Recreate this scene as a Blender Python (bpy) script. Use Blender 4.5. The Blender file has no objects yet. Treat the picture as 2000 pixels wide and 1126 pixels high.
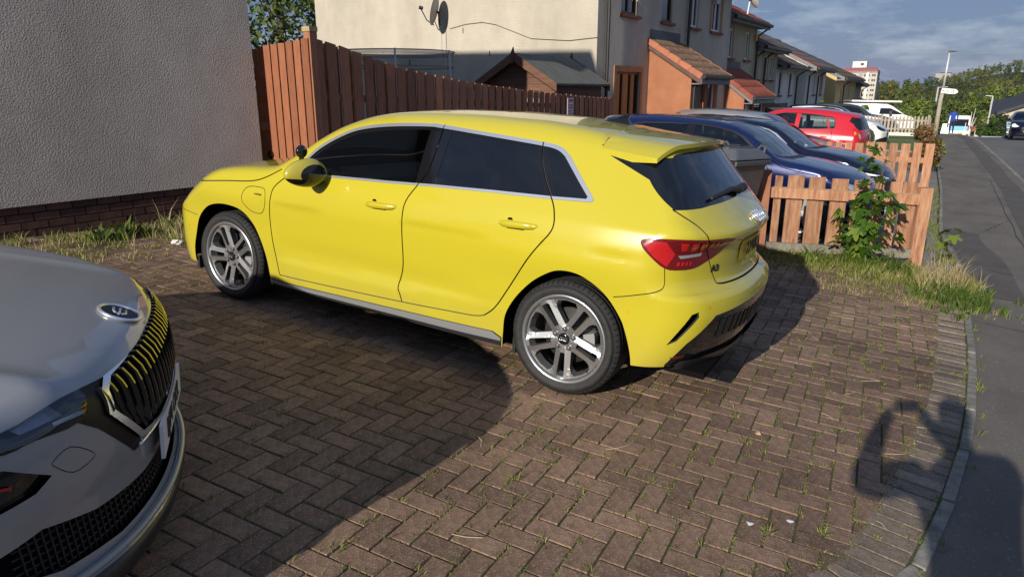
import bpy, bmesh, math, random
import numpy as np
from mathutils import Vector, Matrix
from mathutils.geometry import delaunay_2d_cdt
random.seed(7); rng = np.random.default_rng(11)
SC = bpy.context.scene
COL = SC.collection
# ------------------------------------------------------------------ camera
CAMW = ((0.847331, 0.146381, -0.510492), (0.531065, -0.233556, 0.814507), (0.0, -0.961262, -0.275637))  # columns: right, down, forward
CAMZ = 1.563
cd = bpy.data.cameras.new("camera"); cam = bpy.data.objects.new("camera", cd); COL.objects.link(cam)
cd.sensor_width = 36.0; cd.lens = 36.0 * 1350.0 / 2000.0; cd.clip_start = 0.05; cd.clip_end = 6000
m = Matrix.Identity(4)
for r in range(3):
    m[r][0] = CAMW[r][0]; m[r][1] = -CAMW[r][1]; m[r][2] = -CAMW[r][2]
m[2][3] = CAMZ
cam.matrix_world = m
SC.camera = cam
# ------------------------------------------------------------------ sky
SUN_EL = math.radians(22.1)
W = bpy.data.worlds.new("World"); SC.world = W; W.use_nodes = True
wn = W.node_tree.nodes; wl = W.node_tree.links
for n in list(wn): wn.remove(n)
wo = wn.new("ShaderNodeOutputWorld"); bg = wn.new("ShaderNodeBackground"); wl.new(bg.outputs[0], wo.inputs[0])
sky = wn.new("ShaderNodeTexSky"); sky.sky_type = 'NISHITA'; sky.sun_disc = False
sky.sun_elevation = SUN_EL; sky.sun_rotation = math.radians(180); sky.air_density = 1.2; sky.dust_density = 0.4; sky.ozone_density = 1.5
tc = wn.new("ShaderNodeTexCoord"); sep = wn.new("ShaderNodeSeparateXYZ"); wl.new(tc.outputs["Generated"], sep.inputs[0])
def wmath(op, a, b=None, clamp=False):
    n = wn.new("ShaderNodeMath"); n.operation = op; n.use_clamp = clamp
    for i, v in enumerate((a, b)):
        if v is None: continue
        if isinstance(v, (int, float)): n.inputs[i].default_value = v
        else: wl.new(v, n.inputs[i])
    return n.outputs[0]
zz = wmath('MAXIMUM', sep.outputs[2], 0.0)
den = wmath('ADD', zz, 0.16)
cx_ = wmath('DIVIDE', sep.outputs[0], den); cy_ = wmath('DIVIDE', sep.outputs[1], den)
cmb = wn.new("ShaderNodeCombineXYZ"); wl.new(cx_, cmb.inputs[0]); wl.new(wmath('MULTIPLY', cy_, 0.75), cmb.inputs[1])
nz = wn.new("ShaderNodeTexNoise"); nz.inputs["Scale"].default_value = 0.75; nz.inputs["Detail"].default_value = 9; nz.inputs["Roughness"].default_value = 0.58; nz.inputs["Distortion"].default_value = 0.5
wl.new(cmb.outputs[0], nz.inputs["Vector"])
cr = wn.new("ShaderNodeValToRGB"); cr.color_ramp.elements[0].position = 0.14; cr.color_ramp.elements[1].position = 0.40
wl.new(nz.outputs[0], cr.inputs[0])
nz2 = wn.new("ShaderNodeTexNoise"); nz2.inputs["Scale"].default_value = 1.9; nz2.inputs["Detail"].default_value = 8; nz2.inputs["Roughness"].default_value = 0.62
wl.new(cmb.outputs[0], nz2.inputs["Vector"])
cr2 = wn.new("ShaderNodeValToRGB"); cr2.color_ramp.elements[0].position = 0.46; cr2.color_ramp.elements[1].position = 0.76
cr2.color_ramp.elements[0].color = (0.62, 0.98, 1.95, 1); cr2.color_ramp.elements[1].color = (2.1, 2.5, 3.2, 1)
wl.new(nz2.outputs[0], cr2.inputs[0])
mx = wn.new("ShaderNodeMix"); mx.data_type = 'RGBA'
wl.new(wmath('MULTIPLY', cr.outputs[0], 0.92), mx.inputs[0]); wl.new(sky.outputs[0], mx.inputs[6]); wl.new(cr2.outputs[0], mx.inputs[7])
wl.new(mx.outputs[2], bg.inputs[0]); bg.inputs[1].default_value = 0.145
# ------------------------------------------------------------------ sun
sl = bpy.data.lights.new("sun", 'SUN'); sl.energy = 4.4; sl.angle = math.radians(0.53); sl.color = (1.0, 0.92, 0.80)
sun = bpy.data.objects.new("sun", sl); COL.objects.link(sun)
LDIR = Vector((-0.004, math.cos(SUN_EL), -math.sin(SUN_EL))).normalized()
sun.rotation_euler = LDIR.to_track_quat('-Z', 'Y').to_euler(); sun.location = (0, -20, 12)
# ------------------------------------------------------------------ exposure
SC.view_settings.view_transform = 'Standard'; SC.view_settings.look = 'None'
SC.view_settings.exposure = 0.3; SC.view_settings.gamma = 1.0; SC.view_settings.use_curve_mapping = False
SC.cycles.max_bounces = 8; SC.cycles.transparent_max_bounces = 16
SC.cycles.use_denoising = True
# ------------------------------------------------------------------ helpers
def thing(name, label, cat, loc=(0, 0, 0), rot=None, group=None, mat=None):
    o = bpy.data.objects.new(name, None); o.empty_display_size = 0.1; COL.objects.link(o)
    if mat is not None: o.matrix_world = mat
    else:
        o.location = loc
        if rot is not None: o.rotation_euler = rot
    tag(o, label, cat, group); return o
def tag(o, label=None, cat=None, group=None, kind=None):
    if label: o["label"] = label
    if cat: o["category"] = cat
    if group: o["group"] = group
    if kind: o["kind"] = kind
    return o
def mesh(name, V, Fc, mat=None, parent=None, smooth=False, normals=None, loc=None, mats=None, fm=None):
    me = bpy.data.meshes.new(name)
    V = np.asarray(V, float).reshape(-1, 3)
    me.from_pydata(V.tolist(), [], [tuple(int(i) for i in f) for f in Fc])
    if mats:
        for q in mats: me.materials.append(q)
        if fm is not None: me.polygons.foreach_set("material_index", np.asarray(fm, np.int32))
    elif mat is not None: me.materials.append(mat)
    if smooth or normals is not None: me.polygons.foreach_set("use_smooth", np.ones(len(me.polygons), bool))
    me.update()
    if normals is not None: me.normals_split_custom_set_from_vertices(np.asarray(normals, float).tolist())
    o = bpy.data.objects.new(name, me); COL.objects.link(o)
    if parent is not None: o.parent = parent
    if loc is not None: o.location = loc
    return o
def copy_tree(o, parent=None):
    c = o.copy(); COL.objects.link(c); c.parent = parent
    for ch in o.children: copy_tree(ch, c)
    return c
class MB:
    """collects simple shapes, then becomes one mesh object"""
    def __init__(s): s.v = []; s.f = []
    def add(s, V, F):
        n = len(s.v); s.v += [tuple(map(float, p)) for p in V]; s.f += [tuple(n + i for i in f) for f in F]; return s
    def box(s, a, b):
        x0, y0, z0 = a; x1, y1, z1 = b
        return s.add([(x0,y0,z0),(x1,y0,z0),(x1,y1,z0),(x0,y1,z0),(x0,y0,z1),(x1,y0,z1),(x1,y1,z1),(x0,y1,z1)],
                     [(0,3,2,1),(4,5,6,7),(0,1,5,4),(1,2,6,5),(2,3,7,6),(3,0,4,7)])
    def hexa(s, P):  # 8 corners, bottom 4 then top 4
        return s.add(P, [(0,3,2,1),(4,5,6,7),(0,1,5,4),(1,2,6,5),(2,3,7,6),(3,0,4,7)])
    def tube(s, pts, r, n=8, caps=True):
        pts = [Vector(p) for p in pts]; k = len(pts)
        rs = r if isinstance(r, (list, tuple)) else [r] * k
        base = len(s.v); up = None
        for i, p in enumerate(pts):
            d = (pts[min(i+1, k-1)] - pts[max(i-1, 0)]).normalized()
            if up is None: up = Vector((0,0,1)) if abs(d.z) < .9 else Vector((1,0,0))
            u = d.cross(up).normalized(); up = u.cross(d).normalized()
            for j in range(n):
                t = 2*math.pi*j/n; q = p + (u*math.cos(t) + up*math.sin(t))*rs[i]; s.v.append(tuple(q))
        for i in range(k-1):
            for j in range(n):
                a = base+i*n+j; b = base+i*n+(j+1) % n; s.f.append((a, a+n, b+n, b))
        if caps:
            s.f.append(tuple(base+j for j in range(n))); s.f.append(tuple(base+(k-1)*n+n-1-j for j in range(n)))
        return s
    def prism(s, poly, d):  # poly: 3d points, d: extrusion vector
        n = len(poly); d = Vector(d); P = [Vector(p) for p in poly]
        return s.add([tuple(p) for p in P] + [tuple(p+d) for p in P],
                     [tuple(range(n))[::-1], tuple(range(n, 2*n))] + [(i, (i+1) % n, n+(i+1) % n, n+i) for i in range(n)])
    def lathe(s, prof, n=24, axis='y', c=(0,0,0), close=False):  # prof: (r, h) along axis
        base = len(s.v); k = len(prof)
        for r, h in prof:
            for j in range(n):
                t = 2*math.pi*j/n; a, b = r*math.cos(t), r*math.sin(t)
                p = (a, h, b) if axis == 'y' else ((a, b, h) if axis == 'z' else (h, a, b))
                s.v.append((p[0]+c[0], p[1]+c[1], p[2]+c[2]))
        for i in range(k-1 if not close else k):
            for j in range(n):
                a = base+i*n+j; b = base+i*n+(j+1) % n; i2 = (i+1) % k
                s.f.append((a, b, base+i2*n+(j+1) % n, base+i2*n+j))
        return s
    def obj(s, name, mat, parent=None, smooth=False):
        return mesh(name, s.v, s.f, mat, parent, smooth)
def bevel_obj(o, w=.01, seg=2):
    b = o.modifiers.new("bevel", 'BEVEL'); b.width = w; b.segments = seg; b.limit_method = 'ANGLE'; return o
# ------------------------------------------------------------------ materials
MATS = {}
def nodes_of(name):
    mt = bpy.data.materials.new(name); mt.use_nodes = True; nt = mt.node_tree
    return mt, nt, nt.nodes["Principled BSDF"]
def M(name, col=(.5,.5,.5), rough=.6, metal=0., spec=.5, var=0., scale=8., bump=0., bscale=60., bdist=.01, col2=None, coat=0., stretch=None, alpha=1., detail=6, tint=None, contrast=.15, emit=None):
    if name in MATS: return MATS[name]
    mt, nt, b = nodes_of(name); N = nt.nodes; L = nt.links
    b.inputs["Base Color"].default_value = (*col, 1); b.inputs["Roughness"].default_value = rough; b.inputs["Metallic"].default_value = metal
    b.inputs["Specular IOR Level"].default_value = spec; b.inputs["Alpha"].default_value = alpha
    if coat: b.inputs["Coat Weight"].default_value = coat; b.inputs["Coat Roughness"].default_value = .03
    if emit: b.inputs["Emission Color"].default_value = (*emit[:3], 1); b.inputs["Emission Strength"].default_value = emit[3]
    co = N.new("ShaderNodeTexCoord"); vec = co.outputs["Object"]
    if stretch:
        mp = N.new("ShaderNodeMapping"); mp.inputs["Scale"].default_value = stretch; L.new(vec, mp.inputs[0]); vec = mp.outputs[0]
    if var or col2:
        t = N.new("ShaderNodeTexNoise"); t.inputs["Scale"].default_value = scale; t.inputs["Detail"].default_value = detail; t.inputs["Roughness"].default_value = .65; L.new(vec, t.inputs["Vector"])
        r = N.new("ShaderNodeValToRGB"); L.new(t.outputs[0], r.inputs[0])
        r.color_ramp.elements[0].position = .5-contrast; r.color_ramp.elements[1].position = .5+contrast
        c2 = col2 if col2 else tuple(c*(1+var) for c in col); c1 = col if col2 else tuple(c*(1-var) for c in col)
        r.color_ramp.elements[0].color = (*c1, 1); r.color_ramp.elements[1].color = (*c2, 1); out = r.outputs[0]
        if tint:
            oi = N.new("ShaderNodeObjectInfo"); mr = N.new("ShaderNodeMapRange"); mr.inputs[3].default_value = 1-tint; mr.inputs[4].default_value = 1+tint
            L.new(oi.outputs["Random"], mr.inputs[0]); mm = N.new("ShaderNodeMix"); mm.data_type = 'RGBA'; mm.blend_type = 'MULTIPLY'; mm.inputs[0].default_value = 1
            L.new(out, mm.inputs[6]); L.new(mr.outputs[0], mm.inputs[7]); out = mm.outputs[2]
        L.new(out, b.inputs["Base Color"])
    if bump:
        t = N.new("ShaderNodeTexNoise"); t.inputs["Scale"].default_value = bscale; t.inputs["Detail"].default_value = 4; L.new(vec, t.inputs["Vector"])
        bp = N.new("ShaderNodeBump"); bp.inputs["Strength"].default_value = bump; bp.inputs["Distance"].default_value = bdist; L.new(t.outputs[0], bp.inputs["Height"]); L.new(bp.outputs[0], b.inputs["Normal"])
    MATS[name] = mt; return mt
def attr_tint(mt, name="tint", lo=.75, hi=1.25):
    """multiply base colour by a per-face grey attribute"""
    nt = mt.node_tree; b = nt.nodes["Principled BSDF"]; lk = b.inputs["Base Color"].links
    a = nt.nodes.new("ShaderNodeAttribute"); a.attribute_name = name
    mr = nt.nodes.new("ShaderNodeMapRange"); mr.inputs[3].default_value = lo; mr.inputs[4].default_value = hi; nt.links.new(a.outputs["Fac"], mr.inputs[0])
    mm = nt.nodes.new("ShaderNodeMix"); mm.data_type = 'RGBA'; mm.blend_type = 'MULTIPLY'; mm.inputs[0].default_value = 1
    if lk: nt.links.new(lk[0].from_socket, mm.inputs[6])
    else: mm.inputs[6].default_value = b.inputs["Base Color"].default_value
    nt.links.new(mr.outputs[0], mm.inputs[7]); nt.links.new(mm.outputs[2], b.inputs["Base Color"]); return mt
def blotch(mt, scale=(1.,1.,1.), size=1.2, lo=.82, hi=1.12, p0=.35, p1=.65):
    """broad stains and wear in world space over the base colour"""
    nt = mt.node_tree; b = nt.nodes["Principled BSDF"]; lk = b.inputs["Base Color"].links; g = nt.nodes.new("ShaderNodeNewGeometry"); mp = nt.nodes.new("ShaderNodeMapping"); mp.inputs["Scale"].default_value = scale; nt.links.new(g.outputs["Position"], mp.inputs[0])
    t = nt.nodes.new("ShaderNodeTexNoise"); t.inputs["Scale"].default_value = size; t.inputs["Detail"].default_value = 7; t.inputs["Roughness"].default_value = .6; nt.links.new(mp.outputs[0], t.inputs["Vector"])
    mr = nt.nodes.new("ShaderNodeMapRange"); mr.inputs[1].default_value = p0; mr.inputs[2].default_value = p1; mr.inputs[3].default_value = lo; mr.inputs[4].default_value = hi; nt.links.new(t.outputs[0], mr.inputs[0])
    mm = nt.nodes.new("ShaderNodeMix"); mm.data_type = 'RGBA'; mm.blend_type = 'MULTIPLY'; mm.inputs[0].default_value = 1
    if lk: nt.links.new(lk[0].from_socket, mm.inputs[6])
    else: mm.inputs[6].default_value = b.inputs["Base Color"].default_value
    nt.links.new(mr.outputs[0], mm.inputs[7]); nt.links.new(mm.outputs[2], b.inputs["Base Color"]); return mt
def set_face_attr(o, vals, name="tint"):
    at = o.data.attributes.new(name, 'FLOAT', 'FACE'); at.data.foreach_set("value", np.asarray(vals, np.float32))
# ------------------------------------------------------------------ interpolation, terrain
def pch(xs, ys):
    xs = np.array(xs, float); ys = np.array(ys, float); h = np.diff(xs); d = np.diff(ys)/h; mm = np.zeros_like(ys)
    for i in range(1, len(xs)-1):
        if d[i-1]*d[i] > 0:
            w1 = 2*h[i]+h[i-1]; w2 = h[i]+2*h[i-1]; mm[i] = (w1+w2)/(w1/d[i-1]+w2/d[i])
    mm[0] = d[0]; mm[-1] = d[-1]
    def fn(x):
        x = np.asarray(x, float); xc = np.clip(x, xs[0], xs[-1]); i = np.clip(np.searchsorted(xs, xc)-1, 0, len(h)-1)
        t = (xc-xs[i])/h[i]; hh = h[i]
        r = (2*t**3-3*t**2+1)*ys[i]+(t**3-2*t**2+t)*hh*mm[i]+(-2*t**3+3*t**2)*ys[i+1]+(t**3-t**2)*hh*mm[i+1]
        return r+np.where(x < xs[0], (x-xs[0])*mm[0], 0)+np.where(x > xs[-1], (x-xs[-1])*mm[-1], 0)
    return fn
PROF = pch([-60,-10,0,5,9,12,16,20,26,34,42,50,57,66,80,110,150,220,320,420,560,800,1100,1600],
           [2.49,.415,0,-.2075,-.3735,-.475,-.56,-.62,-.68,-.74,-.85,-1.08,-1.35,-1.95,-3.2,-7,-12,-19,-23,-22,-12,8,22,34])
CSL = pch([0,10,22,40,60,100,1600], [-.054,-.054,-.05,-.02,-.002,0,0])
SHIFT = pch([-60,24,40,57,80,120,400], [0,0,-.35,-1.1,-2.6,-6,-40])     # street bends to the left far away
def gz(x, y):
    """natural ground height (driveway level)"""
    x = np.asarray(x, float); y = np.asarray(y, float)
    return PROF(y)+CSL(y)*np.clip(x, -14, 1.9)
def gpt(x, y, dz=0): return (x, y, float(gz(x, y))+dz)
PN = np.array([0.054, 0.0415, 1.0]); PN /= np.linalg.norm(PN)
def in_poly(P, poly):
    P = np.asarray(P, float); x, y = P[:, 0], P[:, 1]; poly = np.asarray(poly, float); r = np.zeros(len(P), bool); j = len(poly)-1
    for i in range(len(poly)):
        xi, yi = poly[i]; xj, yj = poly[j]
        if yi != yj:
            c = ((yi > y) != (yj > y)) & (x < (xj-xi)*(y-yi)/(yj-yi)+xi); r ^= c
        j = i
    return r
def resample(P, d, closed=False):
    P = [np.array(p, float) for p in P]; out = []
    n = len(P)
    for i in range(n if closed else n-1):
        a, b = P[i], P[(i+1) % n]; k = max(1, int(math.ceil(np.linalg.norm(b-a)/d)))
        out += [a+(b-a)*j/k for j in range(k)]
    if not closed: out.append(P[-1])
    return np.array(out)
def spline(P, n=6, closed=False):
    P = [np.array(p, float) for p in P]; k = len(P); out = []
    for i in range(k if closed else k-1):
        if closed: a, b, c, d = P[(i-1) % k], P[i], P[(i+1) % k], P[(i+2) % k]
        else: a, b, c, d = P[max(i-1, 0)], P[i], P[i+1], P[min(i+2, k-1)]
        for j in range(n):
            t = j/n; out.append(.5*((2*b)+(-a+c)*t+(2*a-5*b+4*c-d)*t*t+(-a+3*b-3*c+d)*t**3))
    if not closed: out.append(P[-1])
    return np.array(out)
def cdt(outer, regions, gaps=(), d=.04, db=.03, extra=None):
    """triangulate outer polygon with inner constraint polygons; returns points, triangles, region index per triangle (-1 base, -2 gap)"""
    V = []; E = []
    def addloop(P):
        P = resample(P, db, True); n0 = len(V); V.extend(map(tuple, P)); E.extend((n0+i, n0+(i+1) % len(P)) for i in range(len(P)))
    addloop(outer)
    for p in regions: addloop(p)
    gp = []
    for line, w in gaps:
        Ln = np.array(line, float); t = np.gradient(Ln, axis=0); t /= np.linalg.norm(t, axis=1, keepdims=True)+1e-12; nn = np.c_[-t[:, 1], t[:, 0]]*w/2
        q = np.vstack([Ln+nn, (Ln-nn)[::-1]]); gp.append(q); n0 = len(V); V.extend(map(tuple, q)); E.extend((n0+i, n0+(i+1) % len(q)) for i in range(len(q)))
    O = np.array(outer); lo = O.min(0); hi = O.max(0)
    gx, gy = np.meshgrid(np.arange(lo[0], hi[0], d), np.arange(lo[1], hi[1], d*.87))
    gx = gx+(np.arange(gx.shape[0]) % 2)[:, None]*d*.5; G = np.c_[gx.ravel(), gy.ravel()]; G = G[in_poly(G, outer)]
    V.extend(map(tuple, G))
    vo, eo, fo, *_ = delaunay_2d_cdt([Vector(v) for v in V], E, [], 0, 1e-6)
    P = np.array([tuple(v) for v in vo]); T = np.array([f for f in fo if len(f) == 3], int)
    c = P[T].mean(1); keep = in_poly(c, outer); T = T[keep]; c = c[keep]; reg = np.full(len(T), -1)
    for i, p in enumerate(regions): reg[in_poly(c, p)] = i
    for q in gp: reg[in_poly(c, q)] = -2
    return P, T, reg
# ------------------------------------------------------------------ ground, road, pavement, driveway
PROF = pch([-60,-10,0,5,9,12,16,20,26,34,42,50,57,66,80,110,150,220,320,420,560,700,900,1200,1700],
           [2.49,.415,0,-.2075,-.3735,-.475,-.56,-.62,-.68,-.74,-.85,-1.08,-1.35,-1.95,-3.2,-7,-12,-19,-23,-22,-16,-7,3,2,0])
def hill(x, y):
    x = np.asarray(x, float); y = np.asarray(y, float)
    return np.clip((y-420)/430, 0, 1)**1.2*(15*np.exp(-((x-52)/52)**2)+6*np.exp(-((x-150)/90)**2)+2.0*np.sin(x*.05+1))
def project(P):
    Q = (np.asarray(P, float)-np.array([0, 0, CAMZ])) @ np.array(CAMW)
    return np.c_[1000+1350*Q[:, 0]/Q[:, 2], 563+1350*Q[:, 1]/Q[:, 2]], Q[:, 2]
m_soil = M("soil_and_turf", (.035,.045,.018), .95, var=.0, scale=3, col2=(.075,.062,.038), bump=.6, bscale=40, bdist=.02)
m_grassland = M("field_green", (.05,.075,.02), .95, col2=(.08,.09,.03), scale=.08)
xs = np.concatenate([np.linspace(-900,-60,22), np.linspace(-45,-16,10), np.linspace(-14,14,29), np.linspace(17,60,12), np.linspace(80,900,20)])
ys = np.concatenate([np.linspace(-60,-6,14), np.linspace(-4,40,45), np.linspace(44,120,26), np.linspace(130,500,38), np.linspace(530,1700,30)])
GX, GY = np.meshgrid(xs, ys); GZ = gz(GX, GY)-.075+hill(GX, GY)-.30*((GX > 1.2) & (GX < 14) & (GY < 66))
nx_, ny_ = len(xs), len(ys)
gv = np.c_[GX.ravel(), GY.ravel(), GZ.ravel()]
gf = [(j*nx_+i, j*nx_+i+1, (j+1)*nx_+i+1, (j+1)*nx_+i) for j in range(ny_-1) for i in range(nx_-1)]
ground = mesh("ground", gv, gf, m_soil, smooth=True); tag(ground, kind="structure")
def sheet(name, xl, xr, y0, y1, zfn, mat, nx=6, ny=60):
    """sheet between two X(Y) edges"""
    Y = np.linspace(y0, y1, ny); V = []
    for y in Y:
        a, b = float(xl(y)), float(xr(y))
        for t in np.linspace(0, 1, nx): x = a+(b-a)*t; V.append((x, y, float(zfn(x, y))))
    Fc = [(j*nx+i, j*nx+i+1, (j+1)*nx+i+1, (j+1)*nx+i) for j in range(ny-1) for i in range(nx-1)]
    o = mesh(name, V, Fc, mat, smooth=True); tag(o, kind="structure"); return o
EDGE = spline([(-3.2,-.9),(-2.3,-.35),(-1.3,.45),(-.75,1.05),(-.3,1.7),(0.0,2.25),(.1,2.53),(.24,3.5),(.31,4.5),(.33,5.55),(.325,6.7),(.31,7.8),(.25,9.2)], 8)
_es = EDGE[np.argsort(EDGE[:,1])]
def edge_x(y):
    y = np.asarray(y, float); return np.where(y < 9.2, np.interp(y, _es[:,1], _es[:,0]), .25+np.interp(y, [9.2,12,18,24,60],[0,-.25,-.35,-.55,-.55])+SHIFT(y))
def kerb_x(y): return 1.72+np.interp(y, [0,20,27,34,57,90],[0,0,-.18,-.3,-.35,-.35])+SHIFT(y)*.9
def pav_z(x, y): return gz(x, y)-.012
m_tar = M("pavement_asphalt", (.118,.104,.088), .9, col2=(.172,.152,.128), scale=1.3, bump=.5, bscale=150, bdist=.006, contrast=.22, spec=.3)
def speckle(mt, sc=220., amt=.6, lo=.60, hi=.70, col=(.32,.30,.28)):
    nt = mt.node_tree; b = nt.nodes["Principled BSDF"]; src = b.inputs["Base Color"].links[0].from_socket if b.inputs["Base Color"].links else None
    c = nt.nodes.new("ShaderNodeTexCoord"); t = nt.nodes.new("ShaderNodeTexNoise"); t.inputs["Scale"].default_value = sc; t.inputs["Detail"].default_value = 2
    nt.links.new(c.outputs["Object"], t.inputs["Vector"]); r = nt.nodes.new("ShaderNodeMapRange"); r.inputs[1].default_value = lo; r.inputs[2].default_value = hi; r.inputs[4].default_value = amt
    nt.links.new(t.outputs[0], r.inputs[0]); mm = nt.nodes.new("ShaderNodeMix"); mm.data_type = 'RGBA'; nt.links.new(r.outputs[0], mm.inputs[0])
    if src: nt.links.new(src, mm.inputs[6])
    else: mm.inputs[6].default_value = b.inputs["Base Color"].default_value
    mm.inputs[7].default_value = (*col, 1); nt.links.new(mm.outputs[2], b.inputs["Base Color"]); return mt
speckle(m_tar, 60, .50, .62, .72, (.34,.31,.29))
m_road = speckle(M("road_asphalt", (.118,.113,.105), .85, col2=(.145,.139,.13), scale=.8, bump=.4, bscale=120, bdist=.005, spec=.35), 140, .4, .6, .7, (.26,.26,.26))
pave = sheet("pavement", lambda y: edge_x(y)+.02, kerb_x, -14, 96, pav_z, m_tar, 8, 200)
road_z_ = 0
road_z = lambda x, y: gz(kerb_x(y), y)-.11+.02*np.minimum(np.asarray(x)-kerb_x(y), 3.2)
road = sheet("road", lambda y: kerb_x(y)+.1, lambda y: kerb_x(y)+8.6, -40, 98, road_z, m_road, 10, 120)
far_pave = sheet("far_pavement", lambda y: kerb_x(y)+8.75, lambda y: kerb_x(y)+10.6, -40, 98, lambda x, y: road_z(x, y)+.11, m_tar, 4, 80)
m_patch = speckle(M("asphalt_patch", (.080,.072,.064), .92, col2=(.11,.10,.088), scale=2, bump=.5, bscale=140, bdist=.006, spec=.3), 150, .5, .6, .68, (.26,.24,.22))
sheet("pavement_patch", lambda y: kerb_x(y)-.62+.0*y, lambda y: kerb_x(y)-.20+.02*np.sin(y), 10.5, 52, lambda x, y: pav_z(x, y)+.004, m_patch, 4, 90)
sheet("pavement_patch", lambda y: edge_x(y)+.10, lambda y: edge_x(y)+.55+.03*np.sin(2*y), 7.9, 12.5, lambda x, y: pav_z(x, y)+.004, m_patch, 4, 20)
crk = MB()
for (x0, y0, x1, y1) in ((.45,6.75,1.6,6.55),(.55,9.4,1.5,9.2),(.6,12.8,1.0,14.5),(1.05,10,.95,22),(.5,3.1,1.2,2.7),(.9,4.4,1.6,4.9)):
    n_ = 14; pts = [(x0+(x1-x0)*t+random.gauss(0,.012), y0+(y1-y0)*t+random.gauss(0,.012)) for t in np.linspace(0,1,n_)]
    for (a_, b_), (c_, d_) in zip(pts[:-1], pts[1:]):
        l_ = math.hypot(c_-a_, d_-b_)+1e-6; nx2, ny2 = -(d_-b_)/l_*.004, (c_-a_)/l_*.004
        crk.add([(a_-nx2,b_-ny2,float(pav_z(a_,b_))+.009),(a_+nx2,b_+ny2,float(pav_z(a_,b_))+.009),(c_+nx2,d_+ny2,float(pav_z(c_,d_))+.009),(c_-nx2,d_-ny2,float(pav_z(c_,d_))+.009)], [(0,1,2,3)])
tag(crk.obj("pavement_cracks", M("crack_dark", (.02,.018,.016), 1.)), kind="stuff")
m_conc = M("kerb_concrete", (.13,.122,.105), .9, col2=(.28,.26,.22), scale=14, bump=.5, bscale=90, bdist=.004, tint=.12)
kerb = bpy.data.objects.new("kerb", None); COL.objects.link(kerb); tag(kerb, kind="structure")
def stone_run(root, pts, L, w, h, name, zfn, mat, top=.0, gap=.008, jit=.004):
    """separate stones along a polyline"""
    P = np.array(pts, float); seg = np.linalg.norm(np.diff(P, axis=0), axis=1); acc = np.r_[0, np.cumsum(seg)]; n = int(acc[-1]//L)
    at = lambda s: np.array([np.interp(s, acc, P[:,0]), np.interp(s, acc, P[:,1])])
    for i in range(n):
        a, b = at(i*L+gap/2), at((i+1)*L-gap/2); t = (b-a)/np.linalg.norm(b-a); nn = np.array([t[1], -t[0]])*w/2; dz = random.uniform(-jit, jit); sh = nn*random.uniform(-.12,.12)
        mb = MB(); c = []
        for zz_ in (-h, 0):
            for q in (a-nn, a+nn, b+nn, b-nn): q = q+sh; c.append((q[0], q[1], float(zfn(*q))+top+dz+zz_))
        mb.hexa(c); o = mb.obj(name, mat, root); bevel_obj(o, .006, 2)
ky = np.linspace(-6, 62, 90)
stone_run(kerb, np.c_[kerb_x(ky)+.055, ky], .915, .11, .25, "kerb_stone", pav_z, m_conc, .004)
edging = bpy.data.objects.new("driveway_edging", None); COL.objects.link(edging); tag(edging, kind="structure")
stone_run(edging, EDGE[EDGE[:,1] < 7.4], .62, .050, .15, "edging_stone", gz, m_conc, .006, .012, .006)
stone_run(edging, np.c_[edge_x(np.linspace(9.4,26,60))+.03, np.linspace(9.4,26,60)], .9, .05, .15, "edging_stone", gz, m_conc, .012, .012, .006)
# driveway bed
m_bed = M("mossy_joint_sand", (.060,.055,.026), 1., col2=(.10,.115,.03), scale=9, bump=.8, bscale=120, bdist=.01, contrast=.12)
DRV_Y0, DRV_Y1 = -4.0, 8.35
drive = sheet("driveway", lambda y: -7.5+0*y, lambda y: edge_x(y)-.02, DRV_Y0, DRV_Y1, lambda x, y: gz(x, y)-.0065, m_bed, 12, 60)
# paving blocks
def brick_shader(name, col, col2, use_attr):
    col = (col[0]*.86, col[1]*.80, col[2]*.74); col2 = (col2[0]*1.08, col2[1]*1.02, col2[2]*.95)
    mt = M(name, col, .88, col2=col2, scale=26, bump=.55, bscale=230, bdist=.004, contrast=.2, spec=.35, tint=None if use_attr else .28)
    speckle(mt, 140, .55, .54, .66, (.42,.33,.26)); return attr_tint(mt, lo=.68, hi=1.30) if use_attr else mt
m_b1 = brick_shader("paving_block_brown", (.155,.098,.070), (.25,.168,.122), False)
m_b1j = brick_shader("paving_block_brown_far", (.155,.098,.070), (.25,.168,.122), True)
m_b2 = brick_shader("border_block_grey", (.16,.132,.108), (.25,.21,.17), False)
m_b2j = brick_shader("border_block_grey_far", (.16,.132,.108), (.25,.21,.17), True)
for q_ in (m_b1, m_b1j, m_b2, m_b2j): blotch(q_, size=1.1, lo=.74, hi=1.16)
blotch(m_tar, (1,.35,1), 1.6, .80, 1.15); blotch(m_road, (1,.2,1), 1.0, .86, 1.1)
def brick_geo(poly, th=.045, ch=.0035):
    """bevelled prism for a convex polygon (local xy)"""
    P = np.array(poly, float); n = len(P); c = P.mean(0); I = P+(c-P)/np.maximum(np.linalg.norm(c-P, axis=1, keepdims=True), 1e-6)*ch*1.4
    V = [(*p, -th) for p in P]+[(*p, -ch) for p in P]+[(*p, 0) for p in I]
    Fc = [tuple(range(2*n, 3*n))]
    for i in range(n):
        k = (i+1) % n; Fc += [(i, k, n+k, n+i), (n+i, n+k, 2*n+k, 2*n+i)]
    return V, Fc
def clip_poly(poly, p, nrm):
    out = []
    for i in range(len(poly)):
        a, b = poly[i-1], poly[i]; da, db_ = np.dot(a-p, nrm), np.dot(b-p, nrm)
        if (da < 0) != (db_ < 0): out.append(a+(b-a)*da/(da-db_))
        if db_ >= 0: out.append(b)
    return out
blocks = []   # (centre, poly around the centre, material id)
U = .1; th0 = math.radians(4.5); ct, st = math.cos(th0), math.sin(th0)
BORD = .205
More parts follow.
